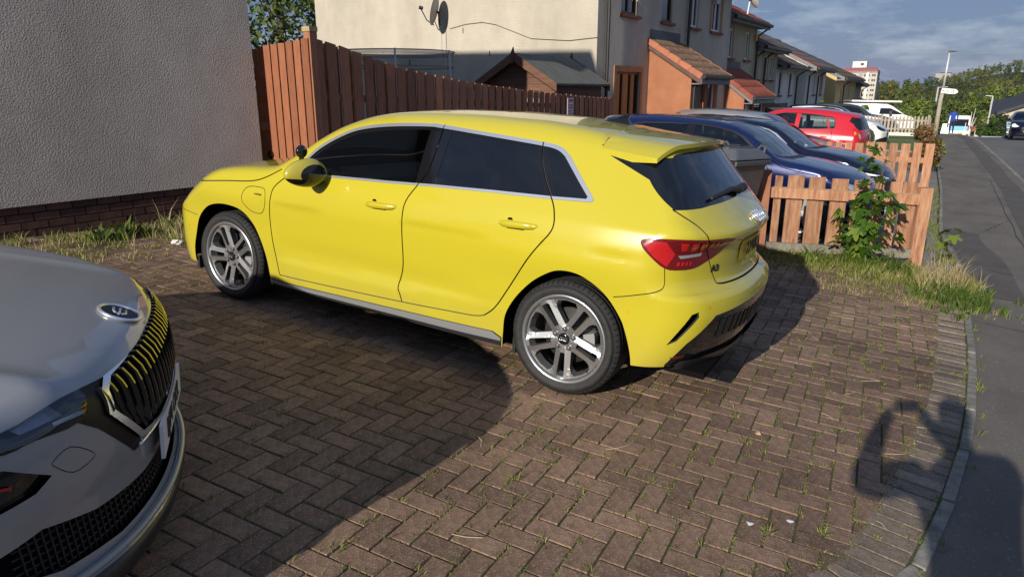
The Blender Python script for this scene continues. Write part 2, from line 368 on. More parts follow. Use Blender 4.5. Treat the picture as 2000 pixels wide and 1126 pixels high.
def edge_info(c):
    d = np.linalg.norm(EDGE-c, axis=1); i = int(np.argmin(d)); i = min(max(i, 1), len(EDGE)-2); t = EDGE[i+1]-EDGE[i-1]; t /= np.linalg.norm(t); nn = np.array([-t[1], t[0]])
    return EDGE[i], nn, float(np.dot(c-EDGE[i], nn))
for mI in range(-75, 130):
    for nI in range(-60, 60):
        for w_, h_, ox, oy in ((2,1,0,0), (1,2,0,1)):
            x0 = (mI-2*nI+ox)*U; y0 = (mI+2*nI+oy)*U
            c = np.array([x0+w_*U/2-3.0, y0+h_*U/2+2.0]); c = np.array([c[0]*ct-c[1]*st, c[0]*st+c[1]*ct])
            if not (-7.0 < c[0] < .6 and -1.2 < c[1] < 8.3): continue
            if c[0] > 1.2: continue
            p, nn, dist = edge_info(c)
            if dist < BORD-.09: continue
            g = .0034; hw, hh = w_*U/2-g, h_*U/2-g
            poly = [np.array([a*ct-b*st, a*st+b*ct]) for a, b in ((-hw,-hh),(hw,-hh),(hw,hh),(-hw,hh))]
            if dist < BORD+.13:
                poly = [q+c for q in poly]; poly = clip_poly(poly, p+nn*(BORD+.004), nn)
                if len(poly) < 3: continue
                cc = np.mean(poly, axis=0); poly = [q-cc for q in poly]; c = cc
                ar = 0.5*abs(sum(poly[i-1][0]*poly[i][1]-poly[i][0]*poly[i-1][1] for i in range(len(poly))))
                if ar < .0012: continue
                blocks.append((c, poly, 0, True)); continue
            blocks.append((c, poly, 0 if w_ == 2 else 10, False))
acc = np.r_[0, np.cumsum(np.linalg.norm(np.diff(EDGE, axis=0), axis=1))]
for s0 in np.arange(.05, acc[-1]-1.5, .1005):
    i = min(int(np.searchsorted(acc, s0)), len(EDGE)-2); t = EDGE[i+1]-EDGE[i-1]; t /= np.linalg.norm(t); nn = np.array([-t[1], t[0]])
    p = np.array([np.interp(s0, acc, EDGE[:,0]), np.interp(s0, acc, EDGE[:,1])])+nn*(.031+.0985)
    blocks.append((p, [t*a+nn*b for a, b in ((-.0455,-.0955),(.0455,-.0955),(.0455,.0955),(-.0455,.0955))], 1, False))
BC = np.array([b[0] for b in blocks]); B3 = np.c_[BC, gz(BC[:,0], BC[:,1])]
uv, dep = project(B3); vis = (dep > .3) & (uv[:,0] > -60) & (uv[:,0] < 2060) & (uv[:,1] > 100) & (uv[:,1] < 1190)
# hidden behind the grey car nose / under the yellow car
hid = (uv[:,0] < 340) & (uv[:,1] > 560)
score = np.where(vis & ~hid, 1/np.maximum(dep, .3)**3*np.maximum(-(B3[:,2]-CAMZ), .1), 0); pick = set(np.argsort(-score)[:300].tolist())
up = Vector(PN); RT = Matrix(((1,0,0),(0,1,0),(0,0,1)))
tx = Vector((1,0,-.054)); ty = Vector((0,1,-.0415))
def place(V, c, dz, tl):
    return [(c[0]+v[0], c[1]+v[1], float(gz(c[0]+v[0], c[1]+v[1]))+v[2]+dz+tl[0]*v[0]+tl[1]*v[1]) for v in V]
shared = {}
JV = {0: [], 1: []}; JF = {0: [], 1: []}; JT = {0: [], 1: []}
for i, (c, poly, mid, cut) in enumerate(blocks):
    dz = random.gauss(0, .0010); tl = (random.gauss(0, .005), random.gauss(0, .005)); k = 1 if mid == 1 else 0
    if i in pick:
        rotz = 0.
        if mid == 1 or cut: V, Fc = brick_geo(poly); me = None
        else:
            if mid not in shared: shared[mid] = brick_geo(poly)
            V, Fc = shared[mid]; me = shared.get(("me", mid))
        if me is None:
            V2 = [(v[0], v[1], v[2]-.054*v[0]-.0415*v[1]) for v in V]
            o = mesh("paving_block", V2, Fc, m_b2 if k else m_b1, drive)
            if not (mid == 1 or cut): shared[("me", mid)] = o.data
        else:
            o = bpy.data.objects.new("paving_block", me); COL.objects.link(o); o.parent = drive
        o.location = (c[0], c[1], float(gz(*c))+dz); o.rotation_euler = (tl[1], -tl[0], 0)
    else:
        V, Fc = brick_geo(poly); n0 = len(JV[k]); JV[k] += place(V, c, dz, tl); JF[k] += [tuple(n0+q for q in f) for f in Fc]; JT[k] += [random.random()]*len(Fc)
for k in (0, 1):
    o = mesh("paving_blocks" if k == 0 else "border_blocks", JV[k], JF[k], m_b2j if k else m_b1j, drive); set_face_attr(o, JT[k]); tag(o, kind="stuff")
# neighbouring drives beyond the low fence
m_nd = M("neighbour_drive_slabs", (.15,.135,.12), .9, col2=(.22,.20,.18), scale=2.5, bump=.3, bscale=80)
nd = sheet("neighbour_drive", lambda y: -6.9+0*y, lambda y: edge_x(y)-.02, 8.7, 40, lambda x, y: gz(x, y)-.03, m_nd, 8, 70)
# ------------------------------------------------------------------ grasses
def blades(name, tufts, mat, parent=None, kind="stuff", tints=None):
    """tufts: list of (x,y,z,n,height,spread,width)"""
    V = []; Fc = []; T = []
    for (x, y, z, n, h, sp, w) in tufts:
        tt = random.random()
        for _ in range(n):
            a = random.uniform(0, 6.283); r = sp*math.sqrt(random.random()); bx, by = x+r*math.cos(a)*.6, y+r*math.sin(a)*.6
            hh = h*random.uniform(.45, 1.1); lean = random.uniform(.25, 1.1)*hh*(1.5 if h < .06 else .75); la = a+random.gauss(0, .7); dx, dy = math.cos(la)*lean, math.sin(la)*lean
            pa = random.uniform(0, 6.283); wx, wy = math.cos(pa)*w/2, math.sin(pa)*w/2; k = len(V)
            V += [(bx-wx, by-wy, z-.01), (bx+wx, by+wy, z-.01), (bx+dx*.4+wx*.8, by+dy*.4+wy*.8, z+hh*.62), (bx+dx*.4-wx*.8, by+dy*.4-wy*.8, z+hh*.62), (bx+dx, by+dy, z+hh*.95)]
            Fc += [(k,k+1,k+2,k+3), (k+3,k+2,k+4)]; t = min(1, max(0, tt*.6+random.random()*.4)); T += [t, t]
    o = mesh(name, V, Fc, mat, parent); set_face_attr(o, T); tag(o, kind=kind); return o
def leafmat(name, c1, c2, rough=.55, trans=.25, c3=None):
    if name in MATS: return MATS[name]
    mt, nt, b = nodes_of(name); a = nt.nodes.new("ShaderNodeAttribute"); a.attribute_name = "tint"
    r = nt.nodes.new("ShaderNodeValToRGB"); r.color_ramp.elements[0].color = (*c1, 1); r.color_ramp.elements[1].color = (*c2, 1)
    if c3: e = r.color_ramp.elements.new(.93); e.color = (*c2, 1); r.color_ramp.elements[-1].color = (*c3, 1)
    nt.links.new(a.outputs["Fac"], r.inputs[0]); nt.links.new(r.outputs[0], b.inputs["Base Color"]); b.inputs["Roughness"].default_value = rough; b.inputs["Specular IOR Level"].default_value = .3
    tr = nt.nodes.new("ShaderNodeBsdfTranslucent"); nt.links.new(r.outputs[0], tr.inputs[0]); ms = nt.nodes.new("ShaderNodeMixShader"); ms.inputs[0].default_value = trans
    out = nt.nodes["Material Output"]; nt.links.new(b.outputs[0], ms.inputs[1]); nt.links.new(tr.outputs[0], ms.inputs[2]); nt.links.new(ms.outputs[0], out.inputs[0]); MATS[name] = mt; return mt
m_gr = leafmat("joint_grass", (.085,.13,.018), (.26,.29,.06), c3=(.48,.39,.19))
m_wd = leafmat("green_weed", (.035,.07,.010), (.12,.17,.03))
m_dry = leafmat("dry_grass", (.30,.23,.10), (.50,.42,.22), trans=.2)
tf = []
for i in rng.permutation(len(blocks)):
    c, poly, mid, cut = blocks[i]
    if not vis[i]: continue
    pr_ = 1.05 if dep[i] < 6 else .6
    for q in range(len(poly)):
        if random.random() > pr_*.62: continue
        a, b = poly[q-1], poly[q]; t = random.random()*.5 if random.random() < .6 else random.random(); x, y = (c+a+(b-a)*t)*1.0; x, y = c[0]+(a+(b-a)*t)[0]*1.04, c[1]+(a+(b-a)*t)[1]*1.04
        big = random.random()
        h = .010+.014*random.random() if big < .88 else .016+.022*random.random()
        tf.append((x, y, float(gz(x, y))-.006, 4+int(7*random.random()*(1.6 if big > .8 else 1)), h, .028 if big < .85 else .045, .0045))
blades("joint_grass", tf, m_gr)
# moss cushions along joints
mv = MB()
for i in rng.permutation(len(blocks))[:2600]:
    c, poly, mid, cut = blocks[i]
    if not vis[i] or dep[i] > 8: continue
    q = random.randrange(len(poly)); a, b = poly[q-1], poly[q]; t0 = random.random()*.6; t1 = t0+.15+.25*random.random()
    for t in np.linspace(t0, min(t1+.2, 1), 5):
        x, y = c[0]+(a+(b-a)*t)[0]*1.045, c[1]+(a+(b-a)*t)[1]*1.045; r = random.uniform(.005, .012); z = float(gz(x, y))-.006; n = 5; ang = random.random()*6
        mv.add([(x+r*1.3*math.cos(ang+k*6.283/n), y+r*1.3*math.sin(ang+k*6.283/n), z-.006) for k in range(n)]+[(x, y, z+r*.7)], [(k, (k+1) % n, n) for k in range(n)])
mo = mv.obj("joint_moss", M("moss", (.07,.10,.014), 1., col2=(.15,.16,.03), scale=30)); tag(mo, kind="stuff")
# weeds by the low fence and along the house wall
tf = []; td = []; tw = []
for _ in range(900):
    t = random.random(); x = -1.75+2.25*t+random.gauss(0,.06); y0 = 7.15+.2*math.sin(5*t); y1 = 8.75 if x < -.05 else 8.4; y = y0+(y1-y0)*random.random()**.7
    if x > .42+.1*random.random(): continue
    dens = 1 if y > 7.5 else .5
    if random.random() > dens: continue
    z = float(gz(x, y))-.01; tall = (y > 7.8)*.05
    (tf if random.random() < .82 else td).append((x, y, z, 9, random.uniform(.035,.10)+tall*.7, .06, .006))
for _ in range(170):
    x = random.gauss(-.35,.5); y = 6.85+random.random()*.5; (td if random.random() < .6 else tf).append((x, y, float(gz(x, y))-.01, 6, random.uniform(.03,.08), .05, .004))
for _ in range(60):
    x = .12+random.gauss(0,.13); y = 8.15+random.gauss(0,.3); td.append((x, y, float(gz(x, y)), 7, random.uniform(.20,.36), .05, .004))
for _ in range(130):
    x = .22+random.gauss(0,.16); y = 7.45+random.gauss(0,.28); tw.append((x, y, float(gz(x, y)), 8, random.uniform(.06,.13), .06, .012))
for _ in range(60):
    x = -1.2+random.random()*1.0; y = 8.1+random.random()*.5; tw.append((x, y, float(gz(x, y)), 7, random.uniform(.08,.2), .07, .022))
for _ in range(420):      # wall foot
    t = random.random(); y = 2.3+t*2.9; x = -6.95+.05*y*.6+random.random()**1.5*(1.15 if y < 4 else .8); z = float(gz(x, y)); d_ = random.random()
    (td if d_ < .42 else tf).append((x, y, z, 8, random.uniform(.03,.11)*(1.3 if x < -6.3 else .7), .07, .006))
for _ in range(50):
    x = -6.25+random.gauss(0,.18); y = 4.15+random.gauss(0,.28); td.append((x, y, float(gz(x, y)), 7, random.uniform(.16,.34), .06, .005))
for _ in range(14):
    x = -6.55+random.gauss(0,.08); y = 3.55+random.gauss(0,.25); tw.append((x, y, float(gz(x, y)), 8, random.uniform(.1,.2), .1, .05))
for _ in range(200):      # pavement edge tufts, verge in front of the next drives
    y = 9.3+random.random()*9; x = float(edge_x(y))-random.random()*.5*(1 if y > 10.2 else .3); tf.append((x, y, float(gz(x, y))-.01, 9, random.uniform(.04,.12), .07, .006))
for _ in range(60):
    y = 2.5+random.random()*4.6; x = float(edge_x(y))+random.choice([.045,-.045]); tf.append((x, y, float(gz(x, y))-.01, 7, random.uniform(.015,.05), .04, .004))
blades("weed_grass", tf, m_gr); blades("dry_grass", td, m_dry); blades("broad_leaf_weeds", tw, m_wd)
# stray straws and litter
st_ = MB()
for _ in range(60):
    x = random.uniform(-3.2, .1); y = random.uniform(1.6, 6.8); a = random.uniform(0, 3.14); L_ = random.uniform(.02,.12); z = float(gz(x, y))+.003
    st_.tube([(x, y, z), (x+L_*.5*math.cos(a), y+L_*.5*math.sin(a), z+.004), (x+L_*math.cos(a+.2), y+L_*math.sin(a+.2), z+.001)], .0012, 4)
so = st_.obj("dry_straw", M("straw", (.55,.45,.27), .8)); tag(so, kind="stuff")
def crumple(name, x, y, r, label, col):
    bm = bmesh.new(); bmesh.ops.create_icosphere(bm, subdivisions=2, radius=r)
    for v in bm.verts: v.co *= random.uniform(.6, 1.25); v.co.z *= .5
    me = bpy.data.meshes.new(name); bm.to_mesh(me); bm.free(); o = bpy.data.objects.new(name, me); COL.objects.link(o); o.location = gpt(x, y, r*.32); me.materials.append(M("litter_"+name+str(len(MATS)), col, .6)); tag(o, label, "litter")
crumple("paper_scrap", -6.05, 3.72, .05, "crumpled white paper scrap in the dry grass at the wall foot", (.75,.75,.73))
crumple("bark_chip", -.62, 3.33, .014, "pale wooden splinter lying on the brown paving blocks", (.55,.38,.2))
for x, y, l in ((-.33,2.62,"white bird dropping spot on a brown block beside the grey border course"), (-.46,2.50,"smaller white spot on the paving two blocks from the border course")):
    mb = MB(); n = 9; mb.add([(math.cos(k*6.283/n)*random.uniform(.007,.02), math.sin(k*6.283/n)*random.uniform(.007,.02), 0) for k in range(n)]+[(0,0,.002)], [(k, (k+1) % n, n) for k in range(n)])
    o = mb.obj("bird_dropping", M("white_droppings", (.75,.75,.72), .8)); o.location = gpt(x, y, .003); o.rotation_euler = (-.0415,.054,0); tag(o, l, "dropping")
# worn road marks at the far junction
def road_mark(x, y, lx, ly, label):
    mb = MB(); mb.box((-lx/2,-ly/2,0),(lx/2,ly/2,.004)); o = mb.obj("road_marking", M("road_paint", (.62,.61,.58), .8, var=.15, scale=5)); o.location = (x, y, float(road_z(x, y))+.006); tag(o, label, "road marking", "white paint on the far road")
# ------------------------------------------------------------------ car bodies
def fpch(xs, ys):
    f_ = pch(xs, ys); X = np.linspace(xs[0]-1.2, xs[-1]+1.2, 6000); Yv = f_(X)
    return lambda x: np.interp(x, X, Yv)
def smax(a,b,k):
    h=np.maximum(k-np.abs(a-b),0)/k
    return np.maximum(a,b)+h*h*k*.25
class Body:
    """s: distance back from front axle, y: half width coordinate (>=0), z up"""
    def __init__(o,**k): o.__dict__.update(k)
    def half(o,s,z):
        # below belt plan * tumblehome ; greenhouse narrower plan
        return o.plan(s)*o.tum(z)-o.gh(s)*np.clip((z-o.belt)/.45,0,1.2)+o.feat(s,z)
    def F(o,s,y,z):
        y=np.abs(y)
        a=(y-o.half(s,z))*.97
        b=(z-(o.top(s)-o.crown(s)*y*y))*o.topn(s)
        c=(s-(o.tail(z)-o.tailc*np.power(y,2.6)))*.95
        d=(-(s)-(o.nose(z)-o.nosec*np.power(y,2.4)))*.95
        r=smax(a,c,o.kst(z)); r=smax(r,d,o.ksn)
        r=smax(r,b,o.kr(s))
        return r
    def shoot(o,O,D,tmax,n=60):
        """first hit from outside along D (arrays N,3 (s,y,z))"""
        O=np.asarray(O,float);D=np.asarray(D,float)
        ts=np.linspace(0,tmax,n);lo=np.zeros(len(O));hi=np.full(len(O),np.nan)
        prev=o.F(*(O).T);done=prev<=0;hi[done]=0
        for i in range(1,n):
            P=O+D*ts[i];v=o.F(*P.T);c=(~done)&(v<=0);lo[c]=ts[i-1];hi[c]=ts[i];done|=c
        ok=done.copy();hi=np.where(ok,hi,tmax)
        for _ in range(26):
            m=.5*(lo+hi);v=o.F(*(O+D*m[:,None]).T);ins=v<=0;hi=np.where(ins,m,hi);lo=np.where(ins,lo,m)
        return O+D*hi[:,None],ok
    def grad(o,P,e=2e-3):
        g=np.stack([o.F(*(P+np.eye(3)[i]*e).T)-o.F(*(P-np.eye(3)[i]*e).T) for i in range(3)],1)
        return g/np.linalg.norm(g,axis=1,keepdims=True)
    # unrolled perimeter (a,z): nose centre -> front corner -> flank (a = s) -> rear corner -> tail centre
    def unroll(o,a,z):
        a=np.asarray(a,float);z=np.asarray(z,float);R=1.0
        tr=np.clip((a-o.sp)/o.arc,0,1)*np.pi/2;tf=np.clip((o.sf-a)/o.arcf,0,1)*np.pi/2
        rear=a>o.sp;front=a<o.sf
        os_=np.where(rear,o.sp+R*np.sin(tr),np.where(front,o.sf-R*np.sin(tf),a))
        oy=np.where(rear,o.yp+R*np.cos(tr),np.where(front,o.yf+R*np.cos(tf),o.yp+R))
        oy=np.where(a>o.sp+o.arc,o.yp-(a-o.sp-o.arc),np.where(a<o.sf-o.arcf,o.yf+(a-o.sf+o.arcf),oy))
        D=np.stack([np.where(rear,-np.sin(tr),np.where(front,np.sin(tf),0)),np.where(rear,-np.cos(tr),np.where(front,-np.cos(tf),-1.)),0*a],1)
        return o.shoot(np.stack([os_,oy,z],1),D,R+.45,48)
    def drop(o,s,y):
        n=len(s);return o.shoot(np.stack([s,y,np.full(n,o.zd)],1),np.tile([0,0,-1.],(n,1)),o.zd,70)
    def unroll_inv(o,P):
        s,y,z=P.T
        dr=s-o.sp;df=o.sf-s
        ar=np.where(y<o.yp,o.sp+o.arc+(o.yp-y),o.sp+o.arc*np.arctan2(np.maximum(dr,0),np.maximum(y-o.yp,1e-9))/(np.pi/2))
        af=np.where(y<o.yf,o.sf-o.arcf-(o.yf-y),o.sf-o.arcf*np.arctan2(np.maximum(df,0),np.maximum(y-o.yf,1e-9))/(np.pi/2))
        return np.stack([np.where(dr>0,ar,np.where(df>0,af,s)),z],1)
def gauss(x,m,w): return np.exp(-((x-m)/w)**2)
def a3():
    B=Body()
    B.plan=fpch([-.9,-.75,-.5,-.2,.2,.8,1.5,2.2,2.7,3.0,3.3,3.6],[.845,.862,.875,.888,.893,.897,.900,.903,.90,.885,.855,.80])
    B.tum=fpch([.10,.25,.34,.45,.58,.70,.78,.86,.94,1.0,1.1,1.2,1.3,1.4,1.5],[.93,.955,.958,.966,.978,.992,1.0,.994,.973,.947,.895,.838,.775,.70,.60])
    B.belt=.95
    B.gh=fpch([-.5,0.3,1.2,2.0,2.6,3.1,3.6],[.10,.06,.0,.0,.04,.11,.18])
    cl=lambda v:np.clip(v,0,1)
    B.feat=lambda s,z: .013*cl((.415+.022*(s-1.)-z)/.045)*cl((s-.42)/.15)*cl((2.35-s)/.35)-.005*cl((.800+.028*(s-1.5)-z)/.016)*np.exp(-np.maximum(.800+.028*(s-1.5)-z,0)/.10)*cl((s-.15)/.5)*cl((3.15-s)/.35)+.012*gauss(s,2.636,.5)*gauss(z,.72,.10)+.010*gauss(s,0,.45)*gauss(z,.74,.08)-.010*gauss(z,.46,.07)*np.clip(1-((s-1.25)/.85)**4,0,1)
    B.top=fpch([-.9,-.82,-.7,-.5,-.2,.1,.32,.40,.55,.7,.85,1.0,1.12,1.3,1.6,1.9,2.2,2.45,2.7,2.95,3.12,3.3],[.70,.745,.81,.885,.96,1.008,1.03,1.045,1.125,1.23,1.318,1.378,1.41,1.436,1.455,1.462,1.46,1.444,1.418,1.392,1.372,1.35])
    B.crown=fpch([-.9,-.3,.3,.8,1.4,2.5,3.2],[.10,.07,.07,.07,.085,.095,.11])
    tp=lambda s:1/np.sqrt(1+((B.top(s+.02)-B.top(s-.02))/.04)**2)
    B.topn=tp
    B.tail=fpch([.15,.24,.32,.40,.48,.54,.60,.645,.67,.70,.76,.84,.885,.91,.93,.955,.985,1.02,1.15,1.31,1.36,1.5],[3.30,3.36,3.41,3.44,3.458,3.466,3.462,3.45,3.40,3.372,3.362,3.362,3.372,3.392,3.405,3.405,3.385,3.345,3.23,3.08,3.05,3.0])
    B.tailc=.34
    B.nose=fpch([.15,.25,.4,.55,.62,.68,.75,.9],[.80,.845,.872,.872,.85,.79,.70,.5]);B.nosec=.40
    B.kst=fpch([.2,.6,.9,1.0,1.4],[.14,.13,.12,.08,.08]);B.ksn=.12
    B.kr=fpch([-.9,.2,.6,1.2,3.3],[.05,.07,.06,.09,.07])
    B.sp,B.yp,B.arc=2.95,.52,.75
    B.sf,B.yf,B.arcf=-.35,.45,.70;B.zc=1.09;B.zd=1.7
    return B
def C3(P, side=1):
    """(s,y,z) -> car local (forward,left,up)"""
    return np.c_[-P[:,0], P[:,1]*side, P[:,2]]
class CarSkin:
    """cuts a Body into panels; every panel is a mesh object"""
    def __init__(o, B, root, outer_bottom, nzt=.74, d=.045, zmax=1.7):
        o.B = B; o.root = root; o.parts = {}; o.d = d; B_ = B
        a0, a1 = B_.sf-B_.arcf-B_.yf, B_.sp+B_.arc+B_.yp; o.a0, o.a1 = a0, a1
        A = np.linspace(a0, a1, 150); lo = np.full(len(A), .45); zs = np.linspace(.45, zmax, 180); best = np.where(A > B_.sp, B_.zc, .45); alive = np.ones(len(A), bool)
        zs = np.linspace(.45, zmax, 90); AA, ZZ = np.meshgrid(A, zs); P, ok = B_.unroll(AA.ravel(), ZZ.ravel()); n = B_.grad(P); okk = (ok & (n[:,2] < nzt)).reshape(AA.shape)
        for i, z in enumerate(zs):
            low = z < np.where(A > B_.sp, B_.zc, .45); g = okk[i] & alive & ~low; best[g] = z; alive &= (g | low)
        k = np.ones(5)/5; best = np.convolve(np.r_[[best[0]]*2, best, [best[-1]]*2], k, 'valid')
        o.A, o.top = A, best-.004
        tp = np.c_[A, o.top]; o.outer = np.vstack([np.array(outer_bottom, float), tp[::-1]])
        P, ok = B_.unroll(A, o.top); bs = P[:, :2]; bs[:,1] = np.maximum(bs[:,1], 0)
        bs[0,1] = 0; bs[-1,1] = 0; keep = [0]
        for i in range(1, len(bs)):
            if np.linalg.norm(bs[i]-bs[keep[-1]]) > .012: keep.append(i)
        o.outer_top = bs[keep]
    def zt(o, a): return np.interp(a, o.A, o.top)
    def cut(o, side_regions, side_gaps, top_regions, top_gaps, base_side, base_top):
        B = o.B
        for dom, outer, regs, gaps, base in (("s", o.outer, side_regions, side_gaps, base_side), ("t", o.outer_top, top_regions, top_gaps, base_top)):
            P2, T, reg = cdt(outer, [r[1] for r in regs], gaps, o.d, .03)
            if dom == "s": P, ok = B.unroll(P2[:,0], P2[:,1])
            else: P, ok = B.drop(P2[:,0], P2[:,1])
            Nn = B.grad(P); okt = ok[T].all(1); T = T[okt]; reg = reg[okt]
            e1 = P[T[:,1]]-P[T[:,0]]; e2 = P[T[:,2]]-P[T[:,0]]; fl = (np.cross(e1, e2)*Nn[T[:,0]]).sum(1) < 0
            T[fl] = T[fl][:, ::-1]
            for i in range(-2, len(regs)):
                sel = T[reg == i]
                if not len(sel): continue
                nm = base if i == -1 else ("~gap" if i == -2 else regs[i][0])
                o.parts.setdefault(nm, []).append((P, Nn, sel))
    def emit(o, nm, mat, off=0., split=False, name=None, parent=None, sides=(1,-1)):
        out = []
        groups = [[s_] for s_ in sides] if split else [list(sides)]
        for gsides in groups:
            V = []; N_ = []; Fc = []; n0 = 0
            for sd in gsides:
                for P, Nn, T in o.parts[nm]:
                    u, inv = np.unique(T, return_inverse=True); t = inv.reshape(T.shape); p = P[u]+Nn[u]*off; nn = Nn[u]
                    p = C3(p, sd); nn = C3(nn, sd)
                    # forward axis is mirrored, so flip winding for the +1 side
                    t = t[:, ::-1] if sd == 1 else t
                    V.append(p); N_.append(nn); Fc.append(t+n0); n0 += len(p)
            out.append(mesh(name or nm, np.vstack(V), np.vstack(Fc), mat, parent or o.root, normals=np.vstack(N_)))
        return out
    def shell(o, mat, skip=(), off=-.014):
        V = []; N_ = []; Fc = []; n0 = 0
        for sd in (1, -1):
            for nm, L in o.parts.items():
                if nm in skip: continue
                for P, Nn, T in L:
                    u, inv = np.unique(T, return_inverse=True); t = inv.reshape(T.shape); p = C3(P[u]+Nn[u]*off, sd); t = t[:, ::-1] if sd == 1 else t
                    V.append(p); N_.append(C3(Nn[u], sd)); Fc.append(t+n0); n0 += len(p)
        return mesh("inner_shell", np.vstack(V), np.vstack(Fc), mat, o.root, normals=np.vstack(N_))
    def pt(o, a, z, off=0.):
        P, ok = o.B.unroll(np.atleast_1d(a), np.atleast_1d(z)); return P+o.B.grad(P)*off
def paint(name, col, metal=.0, rough=.28, coat=1., flake=0.):
    mt = M(name, col, rough, metal, spec=.5, coat=coat); return mt
def glassmat(name, col, alpha, rough=.02):
    if name in MATS: return MATS[name]
    mt, nt, b = nodes_of(name); N = nt.nodes; L = nt.links
    tr = N.new("ShaderNodeBsdfTransparent"); tr.inputs[0].default_value = (*col, 1); gl = N.new("ShaderNodeBsdfGlossy"); gl.inputs["Roughness"].default_value = rough; gl.inputs[0].default_value = (.95,.97,1,1)
    df = N.new("ShaderNodeBsdfDiffuse"); df.inputs[0].default_value = (.006,.007,.008,1)
    m1 = N.new("ShaderNodeMixShader"); m1.inputs[0].default_value = alpha; L.new(tr.outputs[0], m1.inputs[1]); L.new(df.outputs[0], m1.inputs[2])
    lw = N.new("ShaderNodeFresnel"); lw.inputs["IOR"].default_value = 1.75; m2 = N.new("ShaderNodeMixShader"); L.new(lw.outputs[0], m2.inputs[0]); L.new(m1.outputs[0], m2.inputs[1]); L.new(gl.outputs[0], m2.inputs[2])
    L.new(m2.outputs[0], N["Material Output"].inputs[0]); MATS[name] = mt; return mt
m_black = M("black_plastic", (.012,.012,.013), .55)
m_gloss = M("gloss_black", (.008,.008,.009), .08, coat=.5)
m_dark = M("dark_cavity", (.004,.004,.004), .9, spec=.1)
m_chrome = M("satin_aluminium_trim", (.82,.84,.87), .25, .8)
m_tyre = M("tyre_rubber", (.022,.022,.022), .75, var=.25, scale=30, bump=.15, bscale=90, bdist=.003)
m_alloy = M("machined_alloy", (.66,.67,.69), .27, .9)
m_alloyd = M("grey_alloy_side", (.11,.115,.12), .4, .4)
m_disc = M("brake_disc", (.30,.29,.28), .4, .9)
m_red = M("red_lamp_lens", (.42,.010,.012), .12, coat=.6)
m_redd = M("dark_red_lamp", (.12,.004,.006), .1, coat=.8)
m_clear = M("lamp_clear", (.65,.66,.67), .12, .7)
m_white = M("white_plastic", (.75,.75,.75), .4)
m_seat = M("seat_fabric", (.085,.085,.085), .8)
m_glass = glassmat("car_glass_clear", (.80,.85,.83), .07)
m_glassd = glassmat("car_glass_privacy", (.10,.11,.12), .80)
def text_obj(body, size, mat, parent, mtx, name="lettering", ext=.002, bold=0., sx=1.):
    cu = bpy.data.curves.new(name, 'FONT'); cu.body = body; cu.size = size; cu.extrude = ext; cu.align_x = 'CENTER'; cu.align_y = 'CENTER'; cu.offset = bold
    t = bpy.data.objects.new(name, cu); COL.objects.link(t); dg = bpy.context.evaluated_depsgraph_get(); me = bpy.data.meshes.new_from_object(t.evaluated_get(dg)); bpy.data.objects.remove(t)
    o = bpy.data.objects.new(name, me); COL.objects.link(o); me.materials.clear(); me.materials.append(mat)
    o.parent = parent; o.matrix_local = mtx @ Matrix.Diagonal((sx,1,1,1)); return o
def frame(origin, xdir, ydir):
    x = Vector(xdir).normalized(); y = Vector(ydir); z = x.cross(y).normalized(); y = z.cross(x); m_ = Matrix.Identity(4)
    for i in range(3): m_[i][0], m_[i][1], m_[i][2], m_[i][3] = x[i], y[i], z[i], origin[i]
    return m_
